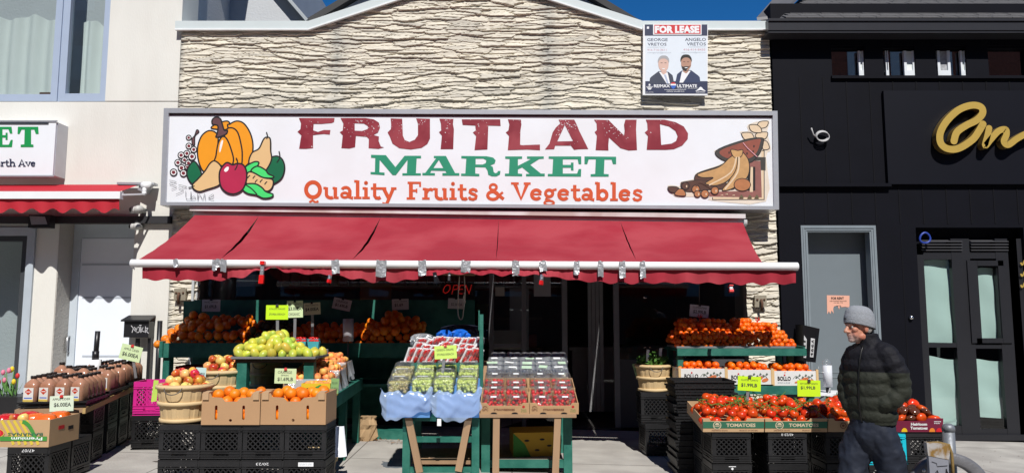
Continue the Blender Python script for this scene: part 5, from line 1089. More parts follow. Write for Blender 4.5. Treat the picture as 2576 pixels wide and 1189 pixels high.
xb3 = at(668, 940, 7.75).x; bushel('shaded bushel basket standing under the mango table', xb3, 7.75, zsh+.001, .17, .26)
# white sheet, small basket, ground clutter
a = at(850, 1110, 6.75); q = MB(a, M('paper_white', (.72, .74, .78), .8, .04, bump=.1, bs=8)); w0 = [at(838, 1072, 6.72), at(866, 1070, 6.8), at(873, 1146, 6.7), at(829, 1152, 6.62)]
q.grid(lambda u, v: (w0[0]*(1-u)+w0[1]*u)*(1-v)+(w0[3]*(1-u)+w0[2]*u)*v+Vector((0, .02*math.sin(u*6), 0)), 6, 6); q.build('paper_sheet', None, 'white paper sheet hanging from the side of the green stand', 'paper')
bushel('small basket with wire handle on the floor beside the white sheet', -1.72, 7.05, gz(-1.7, 7.05), .13, .24)
MB(mat=GREEN).box(at(870, 1060, 8.9).x, at(1018, 1060, 8.9).x, 8.85, 9.2, gz(-1.5, 9)-.02, gz(-1.5, 9)+.09).build('low_platform', None, 'low green wooden platform at the foot of the shop window', 'platform')
a = at(922, 1070, 8.75); q = MB(a, M('kraft_paper', (.36, .24, .13), .85, .2, bump=.3, bs=20)); q.lathe([(.0, 0), (.10, .0), (.12, .05), (.11, .13), (.125, .18), (.09, .24), (.10, .27)], Vector((a.x, 8.75, gz(a.x, 8.75))), 20, ax=(1, .6), mod=lambda t_, z: 1+.16*math.sin(3*t_+z*25)+.12*math.sin(8*t_-z*40)+.08*math.sin(13*t_), smooth=False); q.build('paper_bag', None, 'crumpled brown paper bag on the pavement by the low platform', 'bag')
q = MB(mat=M('dry_leaf', (.25, .12, .05), .9, .4, 20))
for k in range(260):
    x = -1.75+1.3*rng.random(); y = 8.55+.35*rng.random()*rng.random()+(.15 if x < -1.4 else 0); z = gz(x, y)+.008+.01*rng.random(); a_ = rng.random()*6; s_ = .012+.02*rng.random()
    q.add([(x, y, z), (x+s_*math.cos(a_), y+s_*math.sin(a_), z+.008*rng.random()), (x+s_*1.2*math.cos(a_+.7), y+s_*1.2*math.sin(a_+.7), z+.01*rng.random())], [(0, 1, 2)])
q.build('leaf_litter', None, 'dry brown leaves gathered along the low green platform', 'leaves', kind='stuff')
# ---- long back shelf of oranges
Ys = 8.72; zt_ = zc(862, Ys); xL, xR = at(411, 880, Ys).x, at(1045, 880, Ys).x
bs = thing('display_shelf', 'long dark green wooden shelf of oranges under the awning with a tall back board', 'display shelf', (-2.6, 9.1, gz(-2.6, 9.1)))
b = MB(bs.location, GREEN); b.box(xL, xR, Ys, Ys+.03, zt_-.165, zt_+.0); b.build('front_board', bs)
b = MB(bs.location, GREEN); b.prism([(xL, Ys+.031, zt_-.06), (xL, 9.55, zt_+.14), (xL, 9.55, zt_+.10), (xL, Ys+.031, zt_-.1)], (xR-xL, 0, 0)); b.build('shelf', bs)
b = MB(bs.location, GREEN); b.box(xL-.02, at(1195, 800, 9.6).x, 9.56, 9.59, .3, zc(754, 9.57)); b.build('back_board', bs)
b = MB(bs.location, GREEN); b.box(xL+.02, xL+.06, 8.8, 9.5, .78, .82) if 0 else b.box(xL, -1.2, Ys+.1, 9.5, .75, .78); b.build('lower_shelf', bs)
for x in (xL+.03, -2.62, xR-.04): MB(bs.location, GREEN).box(x-.045, x+.045, Ys+.032, Ys+.11, gz(x, Ys)-.01, zt_-.101).build('post', bs)
b = MB(bs.location, GREEN); p = [at(460, 815, 9.2), at(505, 815, 9.2), at(505, 755, 9.2), at(462, 757, 9.2)]; b.prism(p, (0, .03, 0)); b.build('side_board', bs)
b = MB(bs.location, GREEN); b.box(xL-.04, xL-.0005, Ys-.02, 9.5, zt_-.165, zt_+.02); b.build('end_board', bs)
def slope(ms, r, x0, x1, rows, prof, label, cat, grp, tilt=.6):
    """fruit banked up the sloping shelf; prof(x) scales the height of the bank"""
    for j in range(rows):
        y = Ys+.045+r+j*1.45*r; n = int((x1-x0)/(2.02*r))
        for a in range(n):
            x = x0+r+a*(x1-x0-2*r)/(n-1)+(r if j % 2 else 0)*.8+rng.normal()*.006; f = prof((x-x0)/(x1-x0))
            if j > rows*f: continue
            put(ms, (x, y, zt_-.05+r*.9+j*1.05*r+rng.normal()*.008), label, cat, grp, tilt)
def bank(ms, r, p0, p1, hf, label, cat, grp):
    x0, x1 = at(p0, 830, 9).x, at(p1, 830, 9).x; mound(ms, r, TR((x0+x1)/2, Ys+.035, zt_-.075, math.atan(.2/.83)), x1-x0, .72, hf, label, cat, grp, rz_=1.45)
bank(ORG, .054, 414, 640, lambda u, v: .27*cl_(1, (v+.3)*1.7)*cl_(1, .25+3.2*u, .4+3*(1-u)), 'orange in the left bank of the long back shelf', 'orange', 'oranges at the left of the back shelf')
bank(KIW, .045, 636, 740, lambda u, v: .2*cl_(1, (v+.35)*1.5), 'dark avocado between the two banks of oranges', 'avocado', 'avocados on the back shelf')
bank(ORG, .051, 740, 1050, lambda u, v: (.15+.15*math.exp(-((u-.78)/.2)**2))*cl_(1, (v+.35)*1.7), 'orange in the right bank of the long back shelf', 'orange', 'oranges at the right of the back shelf')
Mx = TR(at(462, 945, 8.5).x, 8.4, .781); o = carton('pepper_box', 'red printed box on the lower shelf under the left oranges', 'box', TR(at(462, 945, 8.5).x, Ys+.13, .781), .5, .36, .2, M('box_red', (.22, .02, .02), .7)); q = MB(mat=CARD); q.box(-.25, .25, -.003, -.0005, 0, .09); q.use(M('box_red')); q.text('PEPPERS', (.2, -.004, .07), (-.2, -.004, .07), (.2, -.004, .02)); q.build('print', o)
o = thing('bag_roll', 'grey roll of produce bags on a thin rod in front of the shaded oranges', 'bag roll', at(876, 860, 8.3)); q = MB(o.location, M('roll_grey', (.42, .42, .45), .4, bump=.1)); a_, c_ = at(876, 858, 8.3), at(876, 801, 8.3); q.tube([a_, c_], .058, 16); q.build('roll', o); q = MB(o.location, mwire); q.tube([Vector((a_.x, 8.3, zsh-.02)), a_], .01, 6); q.tube([Vector((a_.x, 8.3, zsh-.02)), Vector((-1.7, 8.3, zsh-.02))], .01, 6); q.build('rod', o)
# ---- centre stand: peppers and grapes
cs_ = thing('display_stand', 'green wooden stand with splayed bare wood legs carrying grapes and red pepper packs', 'display stand', (-.33, 7.4, gz(-.3, 7.4)))
Yg_ = 7.02; ztb = zc(1047, Yg_); x0, x1 = at(1013, 1050, Yg_).x, at(1206, 1050, Yg_).x; ycb = 7.48; zpb = zc(912, ycb); gzz = gz(-.3, 7.1)
b = MB(cs_.location, GREEN); b.box(x0, x1, Yg_, 7.95, ztb-.04, ztb); b.build('tabletop', cs_)
b = MB(cs_.location, GREEN); b.box(at(1017, 920, ycb).x, at(1206, 920, ycb).x, ycb, ycb+.03, zpb-.085, zpb); b.build('front_board', cs_)
b = MB(cs_.location, GREEN); b.box(at(1017, 920, ycb).x, at(1206, 920, ycb).x, ycb+.031, 8.02, zpb-.03, zpb-.002); b.build('upper_shelf', cs_)
for x, y in ((x0+.035, Yg_+.04), (x1-.035, Yg_+.04), (x0+.035, 7.9), (x1-.035, 7.9)): MB(cs_.location, GREEN).box(x-.034, x+.034, y-.034, y+.034, gz(x, y)-.01, ztb-.041).build('leg', cs_)
for z in (gzz+.09, gzz+.36): MB(cs_.location, GREEN).box(x0+.07, x1-.07, Yg_+.01, Yg_+.04, z-.05, z).build('stretcher', cs_)
MB(cs_.location, WOOD).box(x0+.0705, x1-.0705, Yg_+.15, 7.85, gzz+.09, gzz+.12).build('bottom_shelf', cs_)
for (pa_, pb_) in (((1027, 1047), (1056, 1187)), ((1180, 1045), (1153, 1184))): MB(cs_.location, WOOD).bar(at(*pa_, Yg_-.03), at(*pb_, Yg_-.05), .062, .03, (0, 1, 0)).build('wooden_leg', cs_)
b = MB(cs_.location, GREEN); xp = at(1211, 880, 7.45).x; b.box(xp-.018, xp+.018, 7.42, 7.5, ztb+.0005, zc(790, 7.45)); b.build('side_post', cs_)
b = MB(cs_.location, GREEN); b.box(xp-.03, xp-.0185, 7.44, 7.48, zc(830, 7.45), zc(780, 7.45)); b.build('post_cleat', cs_)
for px in (1040, 1185): MB(cs_.location, GREEN).box(at(px, 900, 7.7).x-.02, at(px, 900, 7.7).x+.02, 7.52, 7.56, ztb+.0005, zpb-.031).build('post', cs_)
sheet_pan('left metal pan of red pepper packs', TR(at(1078, 900, 7.5).x, 7.5, zpb+.001), .44, .42, 'pans of pepper packs'); sheet_pan('right metal pan of red pepper packs', TR(at(1170, 900, 7.5).x, 7.5, zpb+.001), .22, .42, 'pans of pepper packs')
film = clear('film_clear', (1, 1, 1), .3, .1, bump=.9, bs=45, white=.04)
def pack_parts():
    a = MB(mat=M('foam_white', (.8, .8, .8), .5)); a.box(-.01, .01, -.07, .07, 0, .15); A_ = a.mesh('foam_tray')
    c = MB(mat=M('pepper_red', (.52, .012, .01), .16, spec=.7))
    for k in range(7): c.ell((.022, -.045+.03*(k % 4), .035+.075*(k//4)+.012*(k % 2)), (.016, .02, .042), 8, 6)
    f = MB(mat=film); f.ell((.012, 0, .08), (.04, .085, .09), 10, 7)
    return A_, c.mesh('red_peppers'), f.mesh('film_wrap')
PK = pack_parts()
for r in range(3):
    for k in range(10):
        px = 1030+17.5*k+r*9+(5 if r else 0); Y = 7.54+.13*r
        if px > 1198: continue
        o = thing('pepper_pack', 'wrapped white foam pack of red peppers leaning in the '+['front', 'middle', 'back'][r]+' row above the grapes', 'pepper pack', (at(px, 890, Y).x, Y, zpb+.006+.05*r), group='red pepper packs, '+['front', 'middle', 'back'][r]+' row'); o.rotation_euler = (-.12+.05*rng.normal(), .52+.1*rng.normal(), -.75+.18*rng.normal())
        for m_, n_ in zip(PK, ('foam_tray', 'red_peppers', 'film_wrap')): inst(m_, n_, (0, 0, 0), None, None, None, parent=o)
def bag(label, px, py, Y, r, m, cat='bag', sd=0):
    c_ = at(px, py, Y); q = MB(c_, m)
    pr_ = [(math.sin(PI*i/12)**.8+.0001, -math.cos(PI*i/12)) for i in range(13)]
    q.lathe([(p_*r[0], z*r[2]) for p_, z in pr_], c_, 26, ax=(1, r[1]/r[0]), mod=lambda a, z: 1+.2*math.sin(3*a+z*30+sd)+.14*math.sin(7*a-z*45+sd*2)+.5*((math.sin(a*91.7+z*733+sd)*4375.5) % 1-.5)*.55, smooth=False); return q.build('plastic_bag', None, label, cat)
blue = M('bag_blue', (.01, .12, .55), .25, .4, 15, spec=.6); cbag = clear('bag_clear', (.9, .92, .95), 1.5, .15, bump=.8, bs=30, white=.22)
bag('crumpled blue plastic bag top left behind the pepper packs', 1118, 843, 7.98, (.075, .06, .06), blue); bag('crumpled blue plastic bag in the middle behind the pepper packs', 1158, 845, 7.97, (.085, .06, .075), blue, sd=2); bag('crumpled blue plastic bag at the right end behind the pepper packs', 1196, 862, 7.9, (.05, .05, .06), blue, sd=4)
bag('clear crinkled bag at the left behind the pepper packs', 1062, 856, 7.96, (.13, .07, .075), cbag, sd=1); bag('clear crinkled bag between the blue bags', 1135, 858, 7.99, (.12, .05, .05), cbag, sd=3)
bag('dark navy bag behind the blue bags', 1160, 832, 8.15, (.2, .07, .07), M('bag_navy', (.01, .014, .03), .4), sd=5); 
# grapes
def clam(w, d, h, m=PLASTIC):
    a = MB(mat=m)
    def shell(z0, z1, s0, s1, capz):
        p0 = [(-w/2*s0, -d/2*s0), (w/2*s0, -d/2*s0), (w/2*s0, d/2*s0), (-w/2*s0, d/2*s0)]; p1 = [(x*s1/s0, y*s1/s0) for x, y in p0]
        n = 6; 
        for i in range(4):
            j = (i+1) % 4; vs = []; fs = []
            for u in range(n+1):
                t_ = u/n; rb = .004*(u % 2)
                for P_, z in ((p0, z0), (p1, z1)):
                    x = P_[i][0]*(1-t_)+P_[j][0]*t_; y = P_[i][1]*(1-t_)+P_[j][1]*t_; k_ = 1-rb/(w/2); vs.append((x*k_, y*k_, z))
            fs = [(2*u, 2*u+2, 2*u+3, 2*u+1) for u in range(n)]; a.add(vs, fs)
        if capz is not None: a.add([(x, y, capz) for x, y in (p0 if capz == z0 else p1)], [(0, 1, 2, 3)])
    shell(0, h*.62, .9, 1.0, 0); base = a.mesh('shell'); a = MB(mat=m); shell(h*.62, h, 1.03, .86, h)
    for sx_ in (-.5, .5): a.box(sx_*w*.5-.02, sx_*w*.5+.02, -d*.3, d*.3, h+.0005, h+.006)
    a.box(-w/2*1.05, w/2*1.05, -d/2*1.06, -d/2*1.02, h*.6, h*.64); lid = a.mesh('lid'); return base, lid
gm = M('grape_green', (.45, .55, .07), .22, .15, 25, spec=.6, rnd=.05, col2=(.55, .60, .15), cs=12); gm2 = M('grape_olive', (.40, .36, .10), .25, .2, 25, spec=.6, col2=(.34, .25, .08), cs=12)
def bunch(m, w, d, h, r=.0145):
    b = MB(mat=m)
    for k in range(135):
        f = rng.integers(0, 3)
        x = (rng.random()-.5)*(w-2*r); y = (rng.random()-.5)*(d-2*r); z = r+rng.random()*(h-2*r)
        if f == 0: y = -d/2+r+.004*rng.random()
        elif f == 1: z = h-r-.008*rng.random()
        else: x = (w/2-r)*(1 if rng.random() > .5 else -1)
        b.ell((x, y, z), (r, r, r*1.1), 8, 6)
    b.ell((0, 0, h*.48), (w*.42, d*.42, h*.42), 10, 6)
    return b.mesh('grape_bunch')
gw, gd, gh = .192, .17, .15; GC = clam(gw, gd, gh, clear('clear_plastic_grape', (.99, 1, .99), .7, .05, bump=.9, bs=60, white=.05)); GB = [bunch(gm, gw*.94, gd*.92, gh*.82), bunch(gm2, gw*.94, gd*.92, gh*.75)]  # white mixed into the grape box plastic to imitate glare on the lids
LAB = MB(mat=WHITE).box(-.05, .05, -.03, .03, 0, .001).mesh('label')
zg0 = zc(991, 6.98); th = .22
for r in range(3):
    for k in range(4):
        Y = 6.98+gd/2+r*.185; px = (1008, 1064, 1116, 1172)[k]; Mx = TR(at(px, 960, 6.98+gd/2).x+(k-1.5)*.008, Y, zg0+.055*r, .0)
        wh_ = ['leftmost', 'second from the left', 'third from the left', 'rightmost'][k]; rw_ = ['front', 'middle', 'back'][r]
        o = place(thing('grape_box', f'clear plastic box of green grapes, {wh_} in the {rw_} row', 'grape box', group='clear boxes of grapes'), Mx)
        inst(GC[0], 'shell', (0, 0, 0), None, None, None, parent=o); inst(GC[1], 'lid', (0, 0, 0), None, None, None, parent=o); inst(LAB, 'label', (0, .01, gh+.007), None, None, None, parent=o)
        og = inst(GB[1] if (k == 0) else GB[0], 'grape_bunch', Mx @ Vector((0, 0, .004)), f'bunch of {"olive" if k == 0 else "green"} grapes in the {wh_} box of the {rw_} row', 'grapes', 'grapes in clear boxes', (0, 0, PI*(r % 2)))
lin = clear('liner_film', (.72, .84, 1), .7, .14, bump=.35, bs=22, white=.48, wcol=(.46, .62, .92))  # blue of the reflected sky is put into the film's colour
for k, (p0, p1) in enumerate(((958, 1086), (1084, 1210))):
    xa_, xb_ = at(p0+14, 1000, 6.93).x, at(p1-5, 1000, 6.93).x; side = ['left', 'right'][k]
    Mx = TR((xa_+xb_)/2, 6.945, ztb+.001); o = carton('grape_carton', side+' blue carton under the grape boxes', 'carton', Mx, xb_-xa_, .6, zg0-ztb-.012, M('carton_blue', (.10, .26, .55), .6))
    MB(mat=M('carton_blue')).box(-(xb_-xa_)/2+.01, (xb_-xa_)/2-.01, .01, .59, zg0-ztb-.013, zg0-ztb-.004).build('lid_board', o)
    for r_ in (1, 2): MB(mat=M('carton_blue')).box(-(xb_-xa_)/2+.01, (xb_-xa_)/2-.01, .04+.185*r_, .21+.185*r_, zg0-ztb-.003, zg0-ztb-.004+.055*r_).build('step_board', o)
    q = MB(at((p0+p1)/2, 1020, 6.9), lin); zt2 = zg0+.035
    def lf(u, v):
        px = p0+(p1-p0)*u; low = (np.interp(u, [0, .12, .3, .55, .75, 1], [1040, 1058, 1056, 1048, 1038, 1030]) if k == 0 else np.interp(u, [0, .1, .3, .6, .8, 1], [1034, 1046, 1058, 1060, 1050, 1028]))+2.5*math.sin(u*23); top = 985+4*math.sin(u*17+k)+3*math.sin(u*31)-(10*max(0, 1-u*8) if k == 0 else 0)-10*max(0, u*8-7)
        if v < .18: return at(px, top, 6.965-.0*v)+Vector((0, -.2*v, 0))
        return at(px+3*math.sin(v*9+u*5), top+(low-top)*(v-.18)/.82, 6.92-.03*math.sin(v*2.5)-.012*math.sin(u*7+v*5+k*2)*v-.004*math.sin(u*29+v*9+3*math.sin(u*5))*v-.003*math.sin(u*13-v*19))
    q.grid(lf, 44, 18); q.build('plastic_liner', None, f'bluish crinkled plastic sheet draped over the {side} grape carton', 'liner')
MB(at(1109, 1050, 6.85), WHITE).box(at(1100, 1050, 6.86).x, at(1110, 1050, 6.86).x, 6.855, 6.858, zc(1070, 6.86), zc(1052, 6.86)).build('tag', None, 'small white tag hanging below the left grape liner', 'tag')
# ---- strawberry table
sb = thing('display_table', 'sloping table of strawberries and blueberries on bare wooden legs', 'display table', (.17, 7.6, gz(.2, 7.6)))
Y0, Y1 = 7.0, 8.5; za, zb_ = zc(1041, Y0), 1.06; sx0, sx1 = at(1203, 1040, Y0).x, at(1450, 1040, Y0).x; sl_ = (zb_-za)/(Y1-Y0)
b = MB(sb.location, WOOD); b.hexa([(sx0, Y0, za-.03), (sx1, Y0, za-.03), (sx1, Y1, zb_-.03), (sx0, Y1, zb_-.03), (sx0, Y0, za), (sx1, Y0, za), (sx1, Y1, zb_), (sx0, Y1, zb_)]); b.build('tabletop', sb)
for px, pb_ in ((1249, 1247), (1403, 1397)): MB(sb.location, WOOD).bar(at(px, 1048, Y0+.03), at(pb_, 1192, Y0+.0), .06, .035, (0, 1, 0)).build('leg', sb)
for x in (sx0+.06, sx1-.06): MB(sb.location, GREEN).box(x-.04, x+.04, 7.25, 7.33, gz(x, 7.3)-.01, za+sl_*.25-.031).build('post', sb)
for x in (sx0+.06, sx1-.06): MB(sb.location, GREEN).box(x-.04, x+.04, 8.3, 8.38, gz(x, 8.3)-.01, za+sl_*1.3-.031).build('post', sb)
MB(sb.location, GREEN).box(sx0+.1005, sx1-.1005, 7.26, 7.3, gz(.2, 7.3)+.05, gz(.2, 7.3)+.12).build('stretcher', sb); MB(sb.location, M('grey_board', (.25, .23, .2), .85, .3)).box(sx0+.1, sx1-.1, 7.31, 8.2, gz(.2, 7.3)+.08, gz(.2, 7.3)+.11).build('bottom_shelf', sb)
ms_ = M('strawberry_red', (.66, .016, .016), .3, .2, 30, spec=.4, rnd=.15); mlf = M('strawberry_leaf', (.05, .16, .02), .7)
def berry():
    b = MB(mat=ms_); b.lathe([(0, -.026), (.008, -.022), (.015, -.01), (.018, .004), (.015, .014), (.006, .018), (0, .018)], n=9); b.use(mlf)
    for k in range(5): a = k*1.257; b.add([(0, 0, .019), (.016*math.cos(a-.3), .016*math.sin(a-.3), .017), (.016*math.cos(a+.3), .016*math.sin(a+.3), .017)], [(0, 1, 2)])
    return b.mesh('strawberry')
SBM = berry(); sw, sd_, sh = .2, .165, .115; SC = clam(sw, sd_, sh); DK = PLASTIC
BLM = MB(mat=M('blueberry', (.018, .022, .06), .5, .4, 40, rnd=.2))
for k in range(90): BLM.ell(((rng.random()-.5)*.16, (rng.random()-.5)*.12, .012+rng.random()*.06), .0095, 6, 5)
BLM = BLM.mesh('blueberries'); BC = clam(.17, .14, .085, GLARE)
GLB = MB(mat=M('label_green_white', (.5, .66, .5), .3, .5, 40)).box(-.06, .06, -.05, .05, 0, .0012).mesh('label')
ang = math.atan(sl_)
for r in range(2):                                               # cartons
    for k in range(2):
        Mx = TR((at(1270, 1020, 7.0).x, at(1394, 1020, 7.0).x)[k], Y0+.005+r*.38, za+.001+sl_*(r*.38), ang*.9); w = .445; lab = f'{["front", "rear"][r]} {["left", "right"][k]} kraft carton printed STRAWBERRIES'
        h = .085; frp = [(-w/2, h+.02), (-w/2+.06, h+.02), (-w/2+.08, h-.008), (w/2-.08, h-.008), (w/2-.06, h+.02), (w/2, h+.02)]
        o = carton('strawberry_carton', lab, 'carton', Mx, w, .37, h, M('kraft_card', (.50, .31, .16), .85, .08), front=frp, group='strawberry cartons')
        q = MB(mat=M('print_brown', (.16, .05, .03), .7)); q.text('STRAWBERRIES', (-.10, -.002, .032), (.09, -.002, .032), (-.10, -.002, .052), .02); q.text('GPC', (-.205, -.002, .03), (-.15, -.002, .03), (-.205, -.002, .055), .01); q.ribbon([(-.2, -.002, .065), (-.18, -.002, .075), (-.16, -.002, .066)], .006)
        q.use(M('lease_red')); q.loops([[(.17+.013*math.cos(a), -.002, .07+.012*math.sin(a)) for a in np.linspace(0, 6, 9)]]); q.use(M('print_green')); q.text('Fresh', (.15, -.002, .036), (.195, -.002, .036), (.15, -.002, .048)); q.text('& Clean', (.148, -.002, .02), (.198, -.002, .02), (.148, -.002, .031)); q.use(INK)
        for xx in (-.1, .09): q.loops([[(xx+.03*math.cos(a), -.0025, .002+.016*abs(math.sin(a))) for a in np.linspace(0, PI, 8)]])
        q.build('print', o)
        for rr in range(2):
            for kk in range(2):
                M2 = Mx @ TR(-.105+.21*kk, .095+.178*rr, .008+(.03 if rr else 0)); wh_ = f'{["near", "far"][rr]} {["left", "right"][kk]} in the {["front", "rear"][r]} {["left", "right"][k]} strawberry carton'
                c_ = place(thing('berry_box', 'clear box of strawberries, '+wh_, 'berry box', group='clear boxes of strawberries'), M2); inst(SC[0], 'shell', (0, 0, 0), None, None, None, parent=c_); inst(SC[1], 'lid', (0, 0, 0), None, None, None, parent=c_)
                e = inst(LAB, 'label', (0, 0, sh+.007), None, None, None, sc=(.55, .7, 1), parent=c_)
                pos = [(-.075+.0375*i, -.062, .026+.034*j) for j in range(2) for i in range(5)]+([(-.075+.0375*i, -.02+.04*j, .078) for j in range(3) for i in range(5)] if rr else [(-.07+.047*i, -.02+.045*j, .075) for j in range(2) for i in range(4)])
                for p in pos[: 10 if r else 18]:
                    put([SBM], M2 @ Vector((p[0]+.006*rng.normal(), p[1]+.004*rng.normal(), p[2]+.004*rng.normal())), f'strawberry in the {wh_.split(" in ")[0]} box of the {["front", "rear"][r]} {["left", "right"][k]} carton', 'strawberry', f'strawberries in the {["front", "rear"][r]} {["left", "right"][k]} carton', 1.2)
for r in range(5):                                               # blueberries further up the slope
    for k in range(5):
        Y = 7.86+.16*r*.9; px = 1246+40*k-(4-r)*0+(0 if r < 3 else 6); z = za+sl_*(Y-Y0)+.004+(.05 if r < 3 else .02); Mx = TR(at(px, 930, 8.0).x, Y, z, ang)
        o = place(thing('berry_box', f'clear box of blueberries, {["first", "second", "third", "fourth", "fifth"][k]} from the left in {["the front", "the second", "the third", "the fourth", "the rear"][r]} blueberry row', 'berry box', group='clear boxes of blueberries'), Mx)
        inst(BC[0], 'shell', (0, 0, 0), None, None, None, parent=o); inst(BC[1], 'lid', (0, 0, 0), None, None, None, parent=o); inst(BLM, 'blueberries', (0, 0, 0), None, None, None, parent=o)
        if r < 3: inst(GLB if rng.random() < .5 else LAB, 'label', (.02*rng.normal(), .012*rng.normal(), .0925), None, None, None, (0, 0, .15*rng.normal()), (.5+.5*rng.random(), .5+.5*rng.random(), 1), parent=o)
o = carton('banana_box', 'yellow and green banana box lying on the shelf under the strawberry table', 'box', TR(at(1350, 1090, 7.6).x, 7.5, gz(.2, 7.3)+.112, 0, .1), .46, .4, .22, M('box_yellow_dim', (.62, .36, .03), .6)); q = MB(mat=M('print_green')); q.prism([(-.231, -.004, .0), (-.06, -.004, 0), (-.12, -.004, .12), (-.231, -.004, .22)], (0, .002, 0)); q.use(INK)
for x, z in ((-.1, .15), (.05, .16), (.0, .06), (.12, .1)): q.loops([[(x+.025*math.cos(a), -.005, z+.01*math.sin(a)) for a in np.linspace(0, 6, 9)]])
q.build('print', o); MB(mat=M('box_yellow_dim')).box(-.232, .232, -.002, .402, .2205, .226).build('lid', o)

# ---- right stand: clementines, mandarins, tomatoes
rs = thing('display_stand', 'green wooden stand at the right with clementines on top and mandarin boxes below', 'display stand', (2.0, 8.3, gz(2, 8.3)))
Yt = 8.08; zt1 = zc(876, Yt); xa, xb = at(1704, 880, Yt).x, at(2029, 880, Yt).x
b = MB(rs.location, GREEN); b.box(xa, xb, Yt, Yt+.03, zt1-.075, zt1); b.build('front_board', rs)
b = MB(rs.location, GREEN); b.box(xa, xb-.02, Yt+.031, 8.75, zt1-.03, zt1-.003); b.build('upper_shelf', rs); b = MB(rs.location, GREEN); b.bar((xb-.01, Yt+.031, zt1-.02), (xb-.14, 8.75, zt1+.03), .02, .07); b.build('end_rail', rs)
Yb_ = 7.93; zt2 = zc(970, Yb_); b = MB(rs.location, GREEN); b.box(xa, at(2052, 980, Yb_).x, Yb_, Yb_+.03, zt2-.085, zt2); b.build('middle_board', rs)
b = MB(rs.location, GREEN); b.box(xa, xb, Yb_+.031, 8.6, zt2-.03, zt2-.002); b.build('middle_shelf', rs)
for x, y, z0_, z1_ in ((xa+.04, 8.15, None, zt1-.031), (at(1987, 900, 8.2).x, 8.2, zt2, zt1-.031), (at(2040, 1000, 8.0).x, 8.0, None, zt2-.031), (xa+.04, 8.65, None, zt1-.031), (xb-.1, 8.65, None, zt1-.031)): MB(rs.location, GREEN).box(x-.03, x+.03, y-.03, y+.03, gz(x, y)-.01 if z0_ is None else z0_, z1_).build('post', rs)
Mx = TR(at(1778, 870, 8.12).x, 8.13, zt1+.001); sheet_pan('metal pan under the shaded clementines', Mx, .62, .5, 'pans of clementines'); mound(CLE, .031, Mx, .66, .46, lambda u, v: .29*cl_(1, (v+.2)*2.1)*cl_(1, .3+3.2*u, .8+2*(1-u))*(1+.06*math.sin(u*11)), 'clementine in the shaded left pile of the right stand', 'clementine', 'clementines in the shaded pile')
Mx = TR(at(1927, 870, 8.12).x, 8.13, zt1+.001); sheet_pan('metal pan under the sunlit clementines', Mx, .6, .5, 'pans of clementines'); mound(CLE, .031, Mx, .62, .46, lambda u, v: .28*cl_(1, (v+.2)*2.1)*cl_(1, .75+2*u, .35+2.1*(1-u))*(1+.06*math.sin(u*9)), 'clementine in the sunlit right pile of the right stand', 'clementine', 'clementines in the sunlit pile')
for px, py, l_ in ((1760, 800, 'left shaded'), (1905, 808, 'middle sunlit'), (1948, 822, 'right sunlit')):
    a = at(px, py, 8.36); q = MB(a, M('net_red', (.6, .03, .02), .6)); 
    for t_ in np.linspace(0, 6, 7): q.ribbon([a, a+Vector((.03*math.cos(t_), -.01, .03+.02*math.sin(t_*2)))], .008)
    q.tube([a-Vector((0, 0, .05)), a], .008, 6); q.build('net_tie', None, f'red twisted net tie on the {l_} clementines', 'net tie')
bol = M('box_white', (.68, .67, .65), .6, .06, 12); CLB = [fruit('mandarin', mcl, .036, n=12, ax=(1, 1, .88)), fruit('mandarin', mcl, .036, [(0, -.85), (.5, -.78), (.95, -.3), (1, .1), (.85, .6), (.45, .85), (0, .88)], 12, 'navel')]
for k, (p0, p1) in enumerate(((1710, 1826), (1828, 1942), (1945, 2055))):
    x0_, x1_ = at(p0, 950, Yb_+.04).x, at(p1, 950, Yb_+.04).x; w = x1_-x0_; lab = ['left', 'middle', 'right'][k]; Mx = TR((x0_+x1_)/2, Yb_+.035-.0*k, zt2+.001+.012*(2-k), rz=-.02)
    o = carton('mandarin_box', f'{lab} white and wood box of mandarins printed BOLLO', 'box', Mx, w, .42, .15, bol, group='white boxes of mandarins')
    q = MB(mat=M('pine', (.62, .42, .2), .7))
    for s_ in (-1, 1): q.box(s_*w/2-.012, s_*w/2+.012, -.006, .02, 0, .165)
    q.build('corner_post', o); q = MB(mat=INK); q.text('BOLLO', (-w*.4, -.0025, .05), (-w*.1, -.0025, .05), (-w*.4, -.0025, .095), .03); q.use(M('lease_red')); q.loops([[(-w*.24+.009*math.cos(a), -.003, .108+.009*math.sin(a)) for a in np.linspace(0, 6, 9)]]); q.use(M('grey_print')); q.text('SPRIVILEGE', (-w*.4, -.0025, .022), (-w*.12, -.0025, .022), (-w*.4, -.0025, .038))
    q.use(M('print_orange', (.62, .16, .05), .6))
    for xx, zz, rr in ((w*.12, .05, .026), (w*.22, .065, .03), (w*.34, .045, .03), (w*.02, .035, .015)): q.loops([[(xx+rr*1.2*math.cos(a), -.003-.0002*rr*100, zz+rr*.7*math.sin(a+.4)) for a in np.linspace(0, 6, 10)]])
    q.use(M('print_leaf', (.10, .13, .10), .6)); q.ribbon([(w*(-.05+.05*i), -.0045, .07+.03*math.sin(i*1.1)) for i in range(10)], .004)
    for i in range(6): q.loops([[(w*(.0+.07*i), -.005, .08+.02*(i % 2)), (w*(.03+.07*i), -.005, .1+.02*(i % 2)), (w*(.06+.07*i), -.005, .085+.02*(i % 2)), (w*(.03+.07*i), -.005, .075+.02*(i % 2))]])
    q.build('print', o)
    heap(CLB, .036, w-.03, .39, 2, Mx @ Matrix.Translation((0, .012, .098)), f'mandarin in the {lab} BOLLO box', 'mandarin', f'mandarins in the {lab} white box', fill=True, jit=.2)
